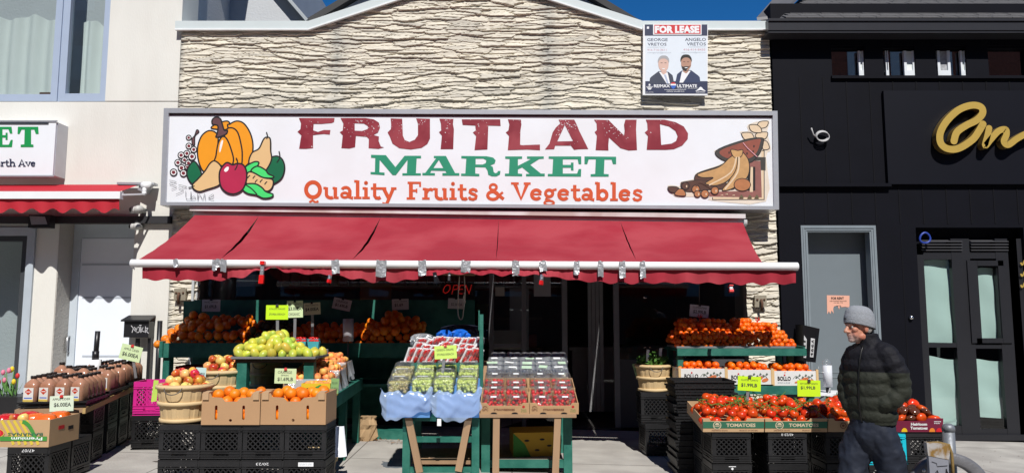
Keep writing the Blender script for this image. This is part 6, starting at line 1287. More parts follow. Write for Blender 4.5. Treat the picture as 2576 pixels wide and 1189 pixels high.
# tomatoes
Yf_ = 6.5; zb0 = zc(1086, Yf_); tl = R(9); kt = M('tomato_carton', (.50, .33, .18), .85, .06); gb2 = M('print_dark_green', (.03, .14, .08), .6, .1)
vine = MB(mat=M('vine_green', (.10, .20, .03), .7))
def tomato_box(p0, p1, label, lab2, kind, rz=0):
    x0_, x1_ = at(p0, 1070, Yf_).x, at(p1, 1070, Yf_).x; w = x1_-x0_; Mx = TR((x0_+x1_)/2, Yf_, zb0+.002, tl, rz); h = .105
    o = carton('tomato_box', label, 'box', Mx, w, .58, h, kt if kind != 'heir' else M('box_maroon', (.17, .012, .04), .5), front=[(-w/2, h+.01), (-w*.4, h+.01), (-w*.37, h-.012), (w*.2, h-.012), (w*.23, h+.01), (w/2, h+.01)], group='low boxes of tomatoes')
    q = MB(mat=gb2)
    if kind == 'sun':
        q.box(-w/2, w/2, -.0022, -.0006, .032, .088); q.use(M('print_cream', (.62, .52, .36), .6)); q.text('TOMATOES', (-w*.12, -.003, .044), (w*.36, -.003, .044), (-w*.12, -.003, .074), .03)
        cx_ = -w*.27; q.ribbon([(cx_+.032*math.cos(a), -.0032, .058+.032*math.sin(a)) for a in np.linspace(0, 2*PI, 20)[:-1]], .006, closed=True); q.text('SUNSET', (cx_-.026, -.0034, .044), (cx_+.026, -.0034, .044), (cx_-.026, -.0034, .058), .03); q.loops([[(cx_+.018*math.cos(a), -.0036, .062+.018*math.sin(a)) for a in np.linspace(0, PI, 8)]])
        q.use(M('print_brown')); q.text('GREENHOUSE GROWN', (-w*.36, -.003, .01), (-w*.1, -.003, .01), (-w*.36, -.003, .02)); q.text('PRODUCT OF ONTARIO', (w*.1, -.003, .01), (w*.4, -.003, .01), (w*.1, -.003, .02))
    elif kind == 'mucci':
        q.use(M('print_brown')); q.text('Mucci', (-w*.12, -.003, .04), (w*.2, -.003, .04), (-w*.12, -.003, .07), .01); q.text('FARMS', (-w*.0, -.003, .02), (w*.18, -.003, .02), (w*0, -.003, .03)); q.ribbon([(-w*.22+.024*math.cos(a), -.003, .055+.024*math.sin(a)) for a in np.linspace(0, 2*PI, 14)[:-1]], .006, closed=True); q.loops([[(-w*.22+.012*math.cos(a), -.0035, .055+.01*math.sin(a)) for a in np.linspace(0, 6, 8)]])
    else:
        q.use(WHITE); q.text('Heirloom', (-w*.06, -.003, .055), (w*.22, -.003, .055), (-w*.06, -.003, .08), .04); q.text('Tomatoes', (-w*.07, -.003, .022), (w*.23, -.003, .022), (-w*.07, -.003, .047), .04); q.text('nature', (w*.34, -.003, .085), (w*.46, -.003, .085), (w*.34, -.003, .096), .02); q.text('fresh', (w*.34, -.003, .07), (w*.44, -.003, .07), (w*.34, -.003, .081), .02)
        for xx, c_ in ((-w*.17, (.8, .5, .01)), (w*.31, (.75, .22, .02)), (w*.43, (.6, .01, .02)), (-w*.4, (.2, .4, .05))): q.use(M('print_fruit_%d' % (abs(xx)*1000), c_, .6)); q.loops([[(xx+.025*math.cos(a), -.003, .002+.034*math.sin(a)) for a in np.linspace(0, PI, 9)]])
    q.build('print', o)
    if kind == 'heir': heap(HER+HER[:1], .046, w-.02, .54, 2, Mx @ Matrix.Translation((0, .015, .05)), lab2, 'tomato', lab2.replace('tomato', 'tomatoes', 1), tilt=.6, fill=True, step=1.1)
    else:
        mound(TOMM, .046 if kind == 'sun' else .052, Mx @ Matrix.Translation((0, .012, .035)), w-.03, .55, lambda u, v: .12+.05*math.sin(3.1*v)*math.sin(3.1*u), lab2, 'tomato', lab2.replace('tomato', 'tomatoes', 1), tilt=.45, rz_=1.2, sc=None if kind == 'sun' else 1.2)
        if kind == 'sun':
            for i in range(16):
                c_ = Vector(((rng.random()-.5)*w*.85, .05+.45*rng.random(), .185)); a0 = rng.random()*3; P_ = [c_+Vector((.05*(t_-2)*math.cos(a0), .05*(t_-2)*math.sin(a0), .012*math.sin(t_*2))) for t_ in range(5)]
                vine.tube([Mx @ p for p in P_], .0035, 5)
                for t_ in (1, 2, 3): vine.tube([Mx @ P_[t_], Mx @ (P_[t_]+Vector((.02*math.sin(i), .02*math.cos(i), -.03)))], .003, 4)
    return o
tomato_box(1768, 1921, 'left low box of cluster tomatoes printed TOMATOES on a green band', 'cluster tomato in the left low box', 'sun')
tomato_box(1924, 2080, 'middle low box of cluster tomatoes printed TOMATOES, next to the Mucci box', 'cluster tomato in the middle low box', 'sun')
tomato_box(2083, 2215, 'right low box of hot house tomatoes printed Mucci beside the walking man', 'hot house tomato in the Mucci box', 'mucci')
tomato_box(2226, 2371, 'maroon box printed Heirloom Tomatoes at the right end', 'heirloom tomato in the maroon box', 'heir')
vine.build('tomato_vines', None, 'thin green vines lying over the cluster tomatoes', 'vines', kind='stuff')
gr = gz(2, 6.7); hR = (zb0-gr)/2; szR = hR/.285
def pile(px, lab, grp, me=CRB, Y=6.68, marks=(None, None), d2=True):
    x = at(px, 1120, 6.52).x
    for lv in (0, 1):
        crate(x, Y, gr+lv*hR, ('upper ' if lv else 'lower ')+lab, grp, szR, 0, me if lv or me is CRB else CRB, marks[lv])
        if d2: crate(x-.0, Y+.345, gr+lv*(hR+.02), ('upper ' if lv else 'lower ')+lab.replace('crate', 'crate in the second row', 1), grp+', second row', szR*1.08)
pile(1840, 'black milk crate under the left tomato box', 'black crates under the tomatoes', marks=('diamond', None)); pile(1981, 'black milk crate under the middle tomato box', 'black crates under the tomatoes', marks=(None, '43/23 II')); pile(2126, 'black milk crate under the Mucci tomato box', 'black crates under the tomatoes', marks=('VNO', None))
pile(2232, 'cyan milk crate behind the walking man', 'crates behind the man', CRC, d2=False); pile(2328, 'black milk crate under the heirloom tomatoes', 'black crates under the tomatoes', d2=False)
# stack of black bread trays
def bread_tray(w=.56, d=.42, h=.07):
    b = MB(mat=M('tray_black', (.011, .011, .012), .45, .3, 10)); t = .01
    b.box(-w/2, w/2, -d/2, -d/2+t, .02, h); b.box(-w/2, w/2, d/2-t, d/2, .02, h); b.box(-w/2, -w/2+t, -d/2+t, d/2-t, .02, h); b.box(w/2-t, w/2, -d/2+t, d/2-t, .02, h); b.box(-w/2-.012, w/2+.012, -d/2-.012, -d/2-.0005, h-.016, h); b.box(-w/2-.012, -w/2-.0005, -d/2, d/2, h-.016, h); b.box(w/2+.0005, w/2+.012, -d/2, d/2, h-.016, h)
    for k in range(9): b.box(-w/2+.02+k*(w-.06)/8, -w/2+.04+k*(w-.06)/8, -d/2+t, d/2-t, 0, .008)
    for k in range(7): b.box(-w/2+t, w/2-t, -d/2+.02+k*(d-.06)/6, -d/2+.035+k*(d-.06)/6, .0085, .014)
    for k in range(10): b.box(-w/2+.02+k*.055, -w/2+.028+k*.055, -d/2-.005, -d/2-.0005, .025, h-.018)
    b.box(-w/2, w/2, -d/2, -d/2+t, .0, .01); return b.mesh('bread_tray')
BT = bread_tray(); xt = at(1775, 1000, 7.25).x; gt = gz(xt, 7.4); top = zc(958, 7.22)-.07; N = 16
for k in range(N): inst(BT, 'bread_tray', (xt+.012*math.sin(k*2.1), 7.45+.01*math.cos(k*1.7), gt+(top-gt)*k/(N-1)), 'black plastic bread tray in the nested stack left of the tomatoes' if k < N-1 else 'topmost black bread tray of the stack in front of the left BOLLO box', 'tray', 'stack of black bread trays', (0, 0, .03*math.sin(k*3.3)))
# herb basket on two crates
YH = 8.42; xh = at(1643, 950, YH).x; gh_ = gz(xh, YH); zh = zc(982, YH)
for lv in (0, 1): crate(xh+.03-.03*lv, YH, gh_+lv*(zh-gh_)/2, ('upper' if lv else 'lower')+' black crate under the potted herb basket in the doorway', 'crates under the herb basket', (zh-gh_)/2/.285, .05-.06*lv)
bushel('old pale bushel basket of potted herbs in the dark doorway', xh, YH, zh, .19, .29)
q = MB((xh, YH, zh), M('herb_leaf', (.09, .22, .04), .6, .5, 20)); 
for k in range(420):
    a = rng.random()*6.28; rr = .17*math.sqrt(rng.random()); c_ = Vector((xh+rr*math.cos(a), YH+rr*math.sin(a), zh+.27+.16*rng.random()*(1-rr*2.5))); u = Vector((rng.normal(), rng.normal(), rng.normal()*.6)).normalized()*.028; v_ = u.cross(Vector((rng.normal(), rng.normal(), rng.normal()))).normalized()*.016
    q.add([c_-u, c_-v_, c_+u, c_+v_], [(0, 1, 2, 3)])
q.build('herb_plant', None, 'green leafy herbs growing in the doorway basket', 'plant')
for k, (px, py) in enumerate(((1628, 886), (1660, 882))):
    a = at(px, py, YH-.1); q = MB(a, WHITE); q.bar(a-Vector((0, 0, .1)), a+Vector((.01, 0, .03)), .03, .002); q.build('plant_tag', None, ['left', 'right'][k]+' white plant tag stuck in the herb basket', 'tag')
# ================================================================ PRICE CARDS
neon = M('card_neon', (.52, .80, .015), .6, .03); paleg = M('card_pale_green', (.60, .74, .42), .6, .03); paleb = M('card_pale_blue', (.52, .70, .68), .6, .03); cardw = M('card_white', (.62, .62, .6), .6, .05); cardy = M('card_cream', (.60, .62, .42), .6, .04)
def card(px, py, w, h, rot, Y, m, lines, label, stake=None, clip=True, name='price_card', tiltx=0):
    o = thing(name, label, 'price card', at(px, py, Y), group='price cards'); c0 = o.location; s_ = (at(px+1, py, Y)-c0).x
    cr, sr = math.cos(R(-rot)), math.sin(R(-rot)); U = Vector((cr, 0, sr)); V = Vector((-sr, tiltx, cr))
    def Q(x, y, d=0): return c0+U*(x*w*s_)+V*(y*h*s_)+Vector((0, -d, 0))
    b = MB(c0, m); b.hexa([Q(-.5, -.5), Q(.5, -.5), Q(.5, -.5, -.003), Q(-.5, -.5, -.003), Q(-.5, .5), Q(.5, .5), Q(.5, .5, -.003), Q(-.5, .5, -.003)]); b.build('card', o)
    b = MB(c0, M('print_dark', (.04, .045, .04), .7))
    for t_, x0, x1, y0, y1, *bd in lines: b.text(t_, Q(x0-.5, y0-.5, .0012), Q(x1-.5, y0-.5, .0012), Q(x0-.5, y1-.5, .0012), bd[0] if bd else 0)
    b.build('print', o)
    if clip:
        b = MB(c0, BLACK if clip is True else clip); b.hexa([Q(-.07, .4, .012), Q(.07, .4, .012), Q(.07, .4, -.012), Q(-.07, .4, -.012), Q(-.05, .56, .006), Q(.05, .56, .006), Q(.05, .56, -.006), Q(-.05, .56, -.006)]); b.build('binder_clip', o)
    if stake:
        b = MB(c0, STEEL); b.bar(c0+Vector((0, .012, .05)), at(stake[0], stake[1], Y+.012), .028, .006, (0, 1, 0)); b.build('stake', o)
    return o
rd = M('clip_red', (.5, .02, .02), .4)
card(697, 785, 56, 36, 0, 7.36, neon, [('ATAULFO MANGO', .14, .86, .68, .8), ('2FOR$6.00EACH', .14, .86, .28, .44)], 'bright yellow-green price card ATAULFO MANGO above the mangoes', (698, 845))
card(742, 777, 40, 42, -2, 7.8, paleg, [('GRAPE TOMATO', .08, .92, .74, .86), ('$3.00EA', .08, .92, .4, .64, .02), ('ORGANIC', .1, .8, .12, .28)], 'pale price card reading 3.00EA ORGANIC just right of the mango card', (741, 860))
card(785, 776, 42, 30, -4, 8.15, cardy, [('MIX TOMATO', .12, .88, .72, .86), ('$4.00EA', .1, .9, .28, .6, .02)], 'dim cream price card MIX TOMATO $4.00 under the awning', (786, 860))
card(531, 768, 46, 30, 0, 9.35, cardw, [('NAVEL ORANGE', .14, .86, .72, .84), ('$1.69LB', .16, .8, .25, .56, .02)], 'grey price card $1.69 at the far left above the dark oranges')
card(860, 765, 46, 28, 12, 9.35, cardw, [('ORANGE', .16, .8, .64, .84), ('$1.69LB', .14, .84, .22, .52, .02)], 'tilted grey price card ORANGE $1.69 above the bag roll')
card(1007, 765, 42, 27, -2, 9.35, cardw, [('NAVEL ORANGE', .14, .9, .72, .82), ('$1.69', .16, .66, .28, .6, .02)], 'grey price card $1.69 right of the green streak, above the tall orange bank')
card(1147, 763, 40, 26, 2, 9.35, cardw, [('$2.00EA', .2, .9, .25, .55)], 'grey price card $2.00 hanging behind the cream rope')
card(1759, 782, 48, 30, 6, 8.4, M('card_lilac', (.62, .62, .66), .6), [('CLEMENTINE', .16, .88, .7, .86), ('$2.99LB', .18, .86, .26, .58, .02)], 'hanging white price card CLEMENTINE $2.99 above the shaded clementines')
MB(at(1759, 740, 8.42), mwire).tube([at(1759, 765, 8.42), at(1759, 690, 8.42)], .004, 5).build('hanging_wire', None, 'thin wire holding the CLEMENTINE card', 'wire')
card(1121, 885, 56, 33, -3, 7.2, M('card_lime', (.58, .78, .16), .6, .03), [('GREEN GRAPE', .1, .86, .6, .76), ('2FOR$5.00EACH', .1, .86, .24, .42)], 'lime price card GREEN GRAPE in front of the pepper packs', (1112, 945), rd)
card(718, 945, 54, 37, 1, 6.52, paleg, [('ORANGE', .14, .8, .66, .84), ('SPAIN', .3, .64, .5, .6), ('$1.69LB', .14, .86, .14, .42, .02)], 'pale green price card ORANGE SPAIN $1.69 standing in the right orange carton', (720, 1000), rd)
card(505, 939, 26, 30, 3, 6.72, paleb, [('$2.49LB', .16, .88, .32, .6, .02)], 'small pale blue card $2.49 between the two apple baskets', (505, 975), False)
card(842, 970, 20, 38, 3, 6.58, M('card_green', (.22, .38, .14), .6), [('PLUM', .16, .8, .62, .76), ('$2.49LB', .12, .88, .2, .42)], 'narrow green card on the corner of the peach shelf', (842, 1002), False)
card(1885, 964, 58, 36, 3, 6.9, neon, [('CLUSTER TOMATO', .14, .88, .68, .8), ('$1.99LB', .14, .84, .24, .52, .03)], 'bright yellow-green price card CLUSTER TOMATO $1.99 in front of the BOLLO boxes', (1878, 1030))
card(2035, 976, 58, 40, 1, 6.9, neon, [('HOT HOUSE TOMATO', .12, .88, .74, .84), ('$1.99LB', .14, .78, .42, .64, .02)], 'bright yellow-green price card HOT HOUSE TOMATO left of the man', (2018, 1025))
card(1606, 930, 22, 36, -16, 8.8, M('card_dim_green', (.30, .45, .24), .6), [('$2.99EA', .1, .9, .4, .6)], 'tilted green card on the rim of the dark doorway basket', None, False)
card(329, 887, 54, 38, 13, 8.3, paleg, [('APPLE CIDER', .14, .86, .64, .78), ('$6.00EA', .12, .9, .2, .5, .02)], 'tilted pale green APPLE CIDER card below the black mailbox', (342, 950), rd)
card(155, 1014, 60, 38, -2, 6.7, M('card_mint', (.66, .78, .62), .6), [('APPLE CIDER', .12, .86, .72, .86), ('$6.00EA', .18, .9, .26, .56, .02)], 'pale mint APPLE CIDER card at the front of the cider table', None, rd)
# ---- flyer, mailbox with number
fy = yk-.004; o = thing('flyer', 'pink FOR RENT flyer with torn tabs taped to the grey door', 'flyer', at(2110, 762, fy)); c0 = o.location
q = MB(c0, M('flyer_pink', (.72, .38, .28), .8, .04)); pts = [(2080, 742), (2137, 743), (2137, 776), (2132, 772), (2126, 771), (2117, 772), (2113, 768), (2111, 778), (2107, 768), (2098, 770), (2096, 776), (2097, 788), (2092, 780), (2089, 789), (2085, 782), (2081, 790)]; q.prism([at(x, y, fy) for x, y in pts], (0, .0015, 0)); q.build('sheet', o)
q = MB(c0, INK); f2 = fy-.002; q.text('FOR RENT', at(2091, 753, f2), at(2123, 753, f2), at(2091, 746.5, f2), .03); q.text('2 BED APARTMENT RENOVATED', at(2087, 758, f2), at(2130, 758, f2), at(2087, 755.5, f2)); q.text('416 560-1773', at(2097, 762, f2), at(2120, 762, f2), at(2097, 759.5, f2)); q.text('available', at(2104, 769, f2), at(2116, 769, f2), at(2104, 767, f2)); q.build('print', o)
o = thing('mailbox', 'black tilted mailbox stuffed with papers and numbered 466A beside the grey door', 'mailbox', at(2042, 862, 9.3)); c0 = o.location; yb = 9.5
q = MB(c0, BLACK); q.hexa([at(2021, 908, yb), at(2052, 911, 9.36), at(2052, 911, 9.36)+Vector((0, .3, 0)), at(2021, 908, yb)+Vector((0, .24, 0)), at(2019, 816, yb), at(2062, 826, 9.36), at(2062, 826, 9.36)+Vector((0, .3, 0)), at(2019, 816, yb)+Vector((0, .24, 0))]); q.build('box', o)
def NB(u, v, d=.004): p = at(2021, 908, yb).lerp(at(2052, 911, 9.36), u).lerp(at(2019, 816, yb).lerp(at(2062, 826, 9.36), u), v); return p+Vector((-.4*d, -d, 0))
q = MB(c0, WHITE); q.add([NB(.52, .14), NB(.78, .14), NB(.78, .68), NB(.52, .68)], [(0, 1, 2, 3)]); q.use(INK)
for k, ch in enumerate('466A'): q.text(ch, NB(.74, .17+.125*k, .006), NB(.74, .27+.125*k, .006), NB(.56, .17+.125*k, .006), .02)
q.build('number_plate', o); q = MB(c0, WHITE); q.add([NB(.02, .1), NB(.22, .1), NB(.26, .62), NB(.08, .72)], [(0, 1, 2, 3)]); q.use(M('print_dark'));
for k in range(4): q.add([NB(.04, .14+.13*k, .006), NB(.18, .16+.12*k, .006), NB(.2, .21+.12*k, .006), NB(.06, .19+.13*k, .006)], [(0, 1, 2, 3)])
q.build('folded_papers', o)
# white roll on a post and white board, right
o = thing('bag_roll', 'white roll of produce bags on a black post beside the grey door', 'bag roll', at(2081, 985, 7.45)); c0 = o.location; q = MB(c0, M('roll_white', (.62, .64, .68), .35, .05)); q.tube([at(2083, 972, 7.45), at(2081, 918, 7.45)], .043, 16); q.build('roll', o)
q = MB(c0, BLACK); q.tube([Vector((c0.x, 7.45, gz(c0.x, 7.45))), at(2083, 972, 7.45)], .022, 8); q.build('post', o); q = MB(c0, film); q.ell(at(2080, 912, 7.45), (.045, .045, .04), 10, 6); q.add([at(2072, 925, 7.4), at(2056, 915, 7.4), at(2062, 945, 7.4), at(2075, 950, 7.4)], [(0, 1, 2, 3)]); q.build('loose_bag', o)
q = MB(c0, M('cable_white')); q.tube([at(x, y, 7.38) for x, y in smooth(P2('2088,975 2082,990 2062,1002 2052,1018'), 4, False)], .007, 6); q.build('cord', o)
q = MB(at(2090, 990, 7.5), WHITE); p = [at(2046, 993, 7.3), at(2150, 1000, 7.3), at(2140, 985, 7.75), at(2050, 984, 7.75)]; q.hexa(p+[v+Vector((0, 0, .015)) for v in p]); q.build('white_board', None, 'white board lying flat behind the hot house tomatoes', 'board')
# ================================================================ CIDER TABLE, LEFT
Rz = R(12.4); Pf = Vector((-4.06, 6.78, 0)); Dn = Vector((-math.sin(Rz), math.cos(Rz), 0)); Sd = Vector((math.cos(Rz), math.sin(Rz), 0)); zq = .745
ct = thing('plank_table', 'long dark plank table with a pale wooden edge carrying trays of cider', 'table', (*(Pf+Dn)[:2], gz(-4.3, 7.8)))
def cb(mb, s0, s1, t0, t1, z0, z1, rise=.03):
    P_ = lambda s_, t_, z: Pf+Dn*s_+Sd*t_+Vector((0, 0, z+rise*s_))
    return mb.hexa([P_(s0, t0, z0), P_(s0, t1, z0), P_(s1, t1, z0), P_(s1, t0, z0), P_(s0, t0, z1), P_(s0, t1, z1), P_(s1, t1, z1), P_(s1, t0, z1)])
cb(MB(ct.location, WOOD), 0, 2.1, -.29, .25, zq-.04, zq-.002).build('plank', ct); cb(MB(ct.location, M('edge_tan', (.45, .30, .12), .7)), 0, 2.1, .2505, .275, zq-.05, zq-.004).build('edge_strip', ct)
for s_, t_ in ((.08, -.2), (.08, .18), (2.0, -.2), (2.0, .18)): p = Pf+Dn*s_+Sd*t_; MB(ct.location, BLACK).box(p.x-.025, p.x+.025, p.y-.025, p.y+.025, gz(p.x, p.y)-.01, zq-.041).build('leg', ct)
CT = bread_tray(.54, .64, .05)
mj1 = M('cider', (.34, .155, .09), .22, .15, 6, spec=.6, rnd=.1, col2=(.42, .23, .15), cs=5); 
def jug():
    b = MB(mat=mj1); n = 20
    def md(a, z):
        if z > .165: k = max(0, 1-(z-.165)/.03)
        else: k = 1
        e = 4.5; c_, s_ = abs(math.cos(a)), abs(math.sin(a)); sq = (c_**e+s_**e)**(-1/e); return sq*k+(1-k)
    b.lathe([(.0, 0), (.044, 0), (.05, .006), (.05, .14), (.048, .158), (.042, .175), (.03, .19), (.019, .2), (.018, .208)], n=28, mod=md); b.use(M('jug_neck', (.5, .36, .26), .3)); b.lathe([(.0181, .2), (.0181, .212), (0, .213)], n=14); B_ = b.mesh('jug')
    b = MB(mat=M('cap_dark', (.02, .014, .012), .35)); b.lathe([(.021, .207), (.0215, .208), (.0215, .226), (.02, .228), (0, .228)], n=14, mod=lambda a, z: 1+.02*math.sin(a*14)); C_ = b.mesh('cap')
    b = MB(mat=M('label_white', (.66, .64, .60), .5, .03)); b.box(-.038, .038, -.0522, -.0512, .03, .138); b.use(M('diamond_red', (.50, .045, .015), .5)); b.loops([[(-.027, -.0528, .108), (0, -.0528, .082), (.027, -.0528, .108), (0, -.0528, .133)]]); b.use(M('label_yellow', (.62, .45, .08), .5)); b.loops([[(-.038, -.0525, .031), (.038, -.0525, .031), (.038, -.0525, .046), (-.038, -.0525, .046)]]); b.use(M('balloon_blue')); b.loops([[(-.03, -.0528, .055), (.03, -.0528, .055), (.03, -.0528, .063), (-.03, -.0528, .063)]]); b.use(WHITE); b.loops([[(-.017, -.053, .105), (.017, -.053, .105), (.017, -.053, .11), (-.017, -.053, .11)]])
    return B_, C_, b.mesh('label')
JG = jug()
for t3 in range(3):
    s0 = .34+.68*t3; p = Pf+Dn*s0; lab = ['front', 'middle', 'rear'][t3]
    inst(CT, 'bread_tray', (p.x, p.y, zq+.03*s0), lab+' black plastic tray holding cider jugs', 'tray', 'cider trays', (0, 0, Rz))
    for r in range(5):
        for k in range(4):
            if t3 == 1 and (k > 2 and r < 1 or (r, k) in ((2, 2), (3, 3))): continue
            if t3 == 2 and k == 0 and r < 2: continue
            raised = .06 if (t3 == 1 and k == 0 and r < 1) or (t3 == 0 and r == 4 and k in (1, 2)) else 0
            s_ = s0-.24+.12*r; q_ = p+Dn*(s_-s0)+Sd*(-.19+.128*k); 
            o = thing('cider_jug', f'brown cider jug with dark cap in the {lab} tray', 'jug', (q_.x, q_.y, zq+.03*s0+.016+raised), Rz-.35+rng.normal()*.12, 'cider jugs in the '+lab+' tray')
            o.scale = (1.2, 1.2, 1.12); inst(JG[0], 'jug', (0, 0, 0), None, None, None, parent=o); inst(JG[1], 'cap', (0, 0, 0), None, None, None, parent=o); inst(JG[2], 'label', (0, 0, 0), None, None, None, parent=o)
for k, (s_, lab) in enumerate(((.55, 'first'), (1.0, 'second'), (1.4, 'third'), (1.78, 'farthest'))):
    p = Pf+Dn*s_+Sd*.07
    for lv in (0, 1): crate(p.x, p.y, gz(p.x, p.y)+lv*.27, f'{"upper" if lv else "lower"} black crate under the cider table, {lab} from the front', 'black crates under the cider table', .93, Rz)
# banana box and its crates
Yb2 = 6.2; zb2_ = zc(1124, Yb2); xr_ = at(124, 1090, Yb2).x
for k, yy in enumerate((6.37, 6.72)): crate(xr_-.17-.02*k, yy, gz(-4, 6.3), ['front', 'rear'][k]+' black crate under the banana box at the lower left', 'crates under the banana box', (zb2_-gz(-4, 6.3))/.285, .05, mark='47/07' if k == 0 else None)
w = .54; Mx = TR(xr_-w/2, Yb2, zb2_+.001); o = carton('banana_box', 'upside-down printed banana box with red and orange bags at the lower left', 'box', Mx, w, .42, .215, M('box_tan', (.46, .30, .16), .8, .1))
q = MB(mat=M('print_banana', (.62, .46, .05), .6)); 
for k in range(5): q.ribbon([(-.12+.05*k+.13*math.sin(t_), -.0025-.0003*k, .21-.19*t_) for t_ in np.linspace(0, 1, 8)], .022)
q.use(M('print_green')); q.box(-.12, .255, -.0055, -.0045, .05, .085); q.ribbon([(.05+.12*t_, -.0048, .2-.15*t_*t_) for t_ in np.linspace(0, 1, 8)], .03); q.use(M('lease_red')); q.loops([[(-.19+.085*math.cos(a)*(1+.12*math.cos(4*a)), -.005, .11+.055*math.sin(a)*(1+.1*math.cos(4*a))) for a in np.linspace(0, 6.2, 28)]]); q.use(M('label_yellow')); q.ribbon([(-.19+.09*math.cos(a)*(1+.12*math.cos(4*a)), -.0052, .11+.06*math.sin(a)*(1+.1*math.cos(4*a))) for a in np.linspace(0, 2*PI, 30)[:-1]], .006, closed=True)
q.use(WHITE); q.text('Del Monte', (-.125, -.006, .125), (-.255, -.006, .125), (-.125, -.006, .098), .02); q.text('Premium', (.22, -.006, .08), (-.03, -.006, .08), (.22, -.006, .055), .02); q.use(M('print_dark_green')); q.text('BANANAS', (.22, -.006, .115), (-.06, -.006, .115), (.22, -.006, .092), .01); q.use(M('lease_red'))
q.prism([(w/2+.001, .12, .12), (w/2+.001, .2, .12), (w/2+.001, .2, .15), (w/2+.001, .12, .15)], (.001, 0, 0)); q.use(INK); q.prism([(w/2+.001, .26, .1), (w/2+.001, .33, .1), (w/2+.001, .33, .13), (w/2+.001, .26, .13)], (.001, 0, 0)); q.build('print', o)
mr = M('bag_red', (.50, .012, .015), .2, .2, 12, spec=.7); mo_ = M('bag_orange', (.72, .12, .01), .22, .2, 12, spec=.7)
for k, (x, y, m_, l_) in enumerate(((-.16, .12, mr, 'left front red'), (-.08, .28, mr, 'rear red'), (.06, .16, mo_, 'middle orange'), (.17, .12, mo_, 'right front orange'), (.17, .3, mo_, 'right rear orange'))):
    c_ = Mx @ Vector((x, y, .19)); q = MB(c_, m_); q.lathe([(math.sin(PI*i/10)**.7*.085+.0001, -.06*math.cos(PI*i/10)) for i in range(11)], c_, 20, mod=lambda a, z: 1+.14*math.sin(3*a+k)+.1*math.sin(8*a+z*60)); q.build('produce_bag', None, f'{l_} shiny bag of peppers in the banana box', 'bag')
heap(APY, .04, .16, .12, 1, Mx @ Matrix.Translation((-.03, .02, .175)), 'pale apple lying among the bags in the banana box', 'apple', 'apples in the banana box', fill=True)
# mailbox, posts, pink crate, flowers
o = thing('mailbox', 'black wall mailbox with white graffiti scribble on the left building', 'mailbox', at(348, 840, 9.55)); c0 = o.location; q = MB(c0, BLACK); p0, p1 = at(311, 838, 9.64), at(375, 808, 9.64); q.box(p0.x, p1.x, 9.64, 9.79, p0.z-.05, p1.z); q.build('box', o)
q = MB(c0, BLACK); q.hexa([(p0.x-.03, 9.61, p1.z+.0), (p1.x+.012, 9.61, p1.z), (p1.x+.01, 9.79, p1.z+.06), (p0.x-.02, 9.79, p1.z+.06), (p0.x-.03, 9.61, p1.z+.02), (p1.x+.012, 9.61, p1.z+.02), (p1.x+.01, 9.79, p1.z+.08), (p0.x-.02, 9.79, p1.z+.08)]); q.build('lid', o)
q = MB(c0, M('graffiti_white', (.5, .5, .52), .6)); 
for t_ in ('330,818 344,836 338,822 332,836', '346,822 342,834 350,834 350,822 344,824', '354,820 354,836 360,822 356,830 364,834', '366,820 366,836 372,824 366,828 374,838', '350,818 356,817'): q.ribbon([at(x, y, 9.634) for x, y in smooth(P2(t_), 3, False)], .009)
q.build('graffiti', o)
b = MB(c0, BLACK)
for px in (345, 376): b.box(at(px, 850, 9.7).x-.02, at(px, 850, 9.7).x+.02, 9.7, 9.74, gz(-4.7, 9.6)-.01, p0.z-.061)
b.build('support_post', o)
q = MB((at(400, 860, 9.4).x, 9.4, gz(-4.4, 9.4)), BLACK); xq = at(400, 860, 9.4).x; q.tube([(xq, 9.4, gz(-4.4, 9.4)), (xq, 9.4, zc(806, 9.4))], .03, 10); q.build('black_pole', None, 'slim black pole at the corner of the stone pier', 'pole')
o = thing('bag_roll', 'black post with a white roll base standing among the cider jugs', 'bag roll', at(240, 930, 8.1)); c0 = o.location; q = MB(c0, WHITE); q.tube([at(240, 945, 8.1), at(240, 904, 8.1)], .052, 14); q.build('roll', o); q = MB(c0, BLACK); q.tube([at(240, 904, 8.1), at(246, 832, 8.1)], .026, 10); q.tube([at(240, 904, 8.1), at(241, 882, 8.1)], .034, 10); q.build('post', o)
for lv in range(2): crate(at(388, 950, 8.0).x, 8.05, gz(-3.9, 8)+lv*.34, ['black crate under the pink crate', 'bright pink crate behind the front apple basket'][lv], 'crates behind the front apple basket', 1.19, .1, CRP if lv else CRB)
a = at(388, 985, 7.2); MB(a, M('card_green2', (.45, .62, .1), .6)).hexa([at(380, 1010, 7.2), at(394, 1008, 7.2), at(394, 1008, 7.21), at(380, 1010, 7.21), at(387, 955, 7.2), at(399, 956, 7.2), at(399, 956, 7.21), at(387, 955, 7.21)]).build('hanging_card', None, 'yellow-green paper hanging beside the front apple basket', 'paper')
o = thing('flower_planter', 'black planter of tulips and yellow flowers under the left shop window', 'planter', at(10, 1040, 9.3)); c0 = o.location; q = MB(c0, BLACK); x0_, x1_ = at(-60, 1040, 9.3).x, at(55, 1040, 9.3).x; zz = gz(-6, 9.3); q.hexa([(x0_, 9.25, zz), (x1_-.05, 9.25, zz), (x1_-.05, 9.55, zz), (x0_, 9.55, zz), (x0_, 9.2, zz+.32), (x1_, 9.2, zz+.32), (x1_, 9.6, zz+.32), (x0_, 9.6, zz+.32)]); q.build('box', o)
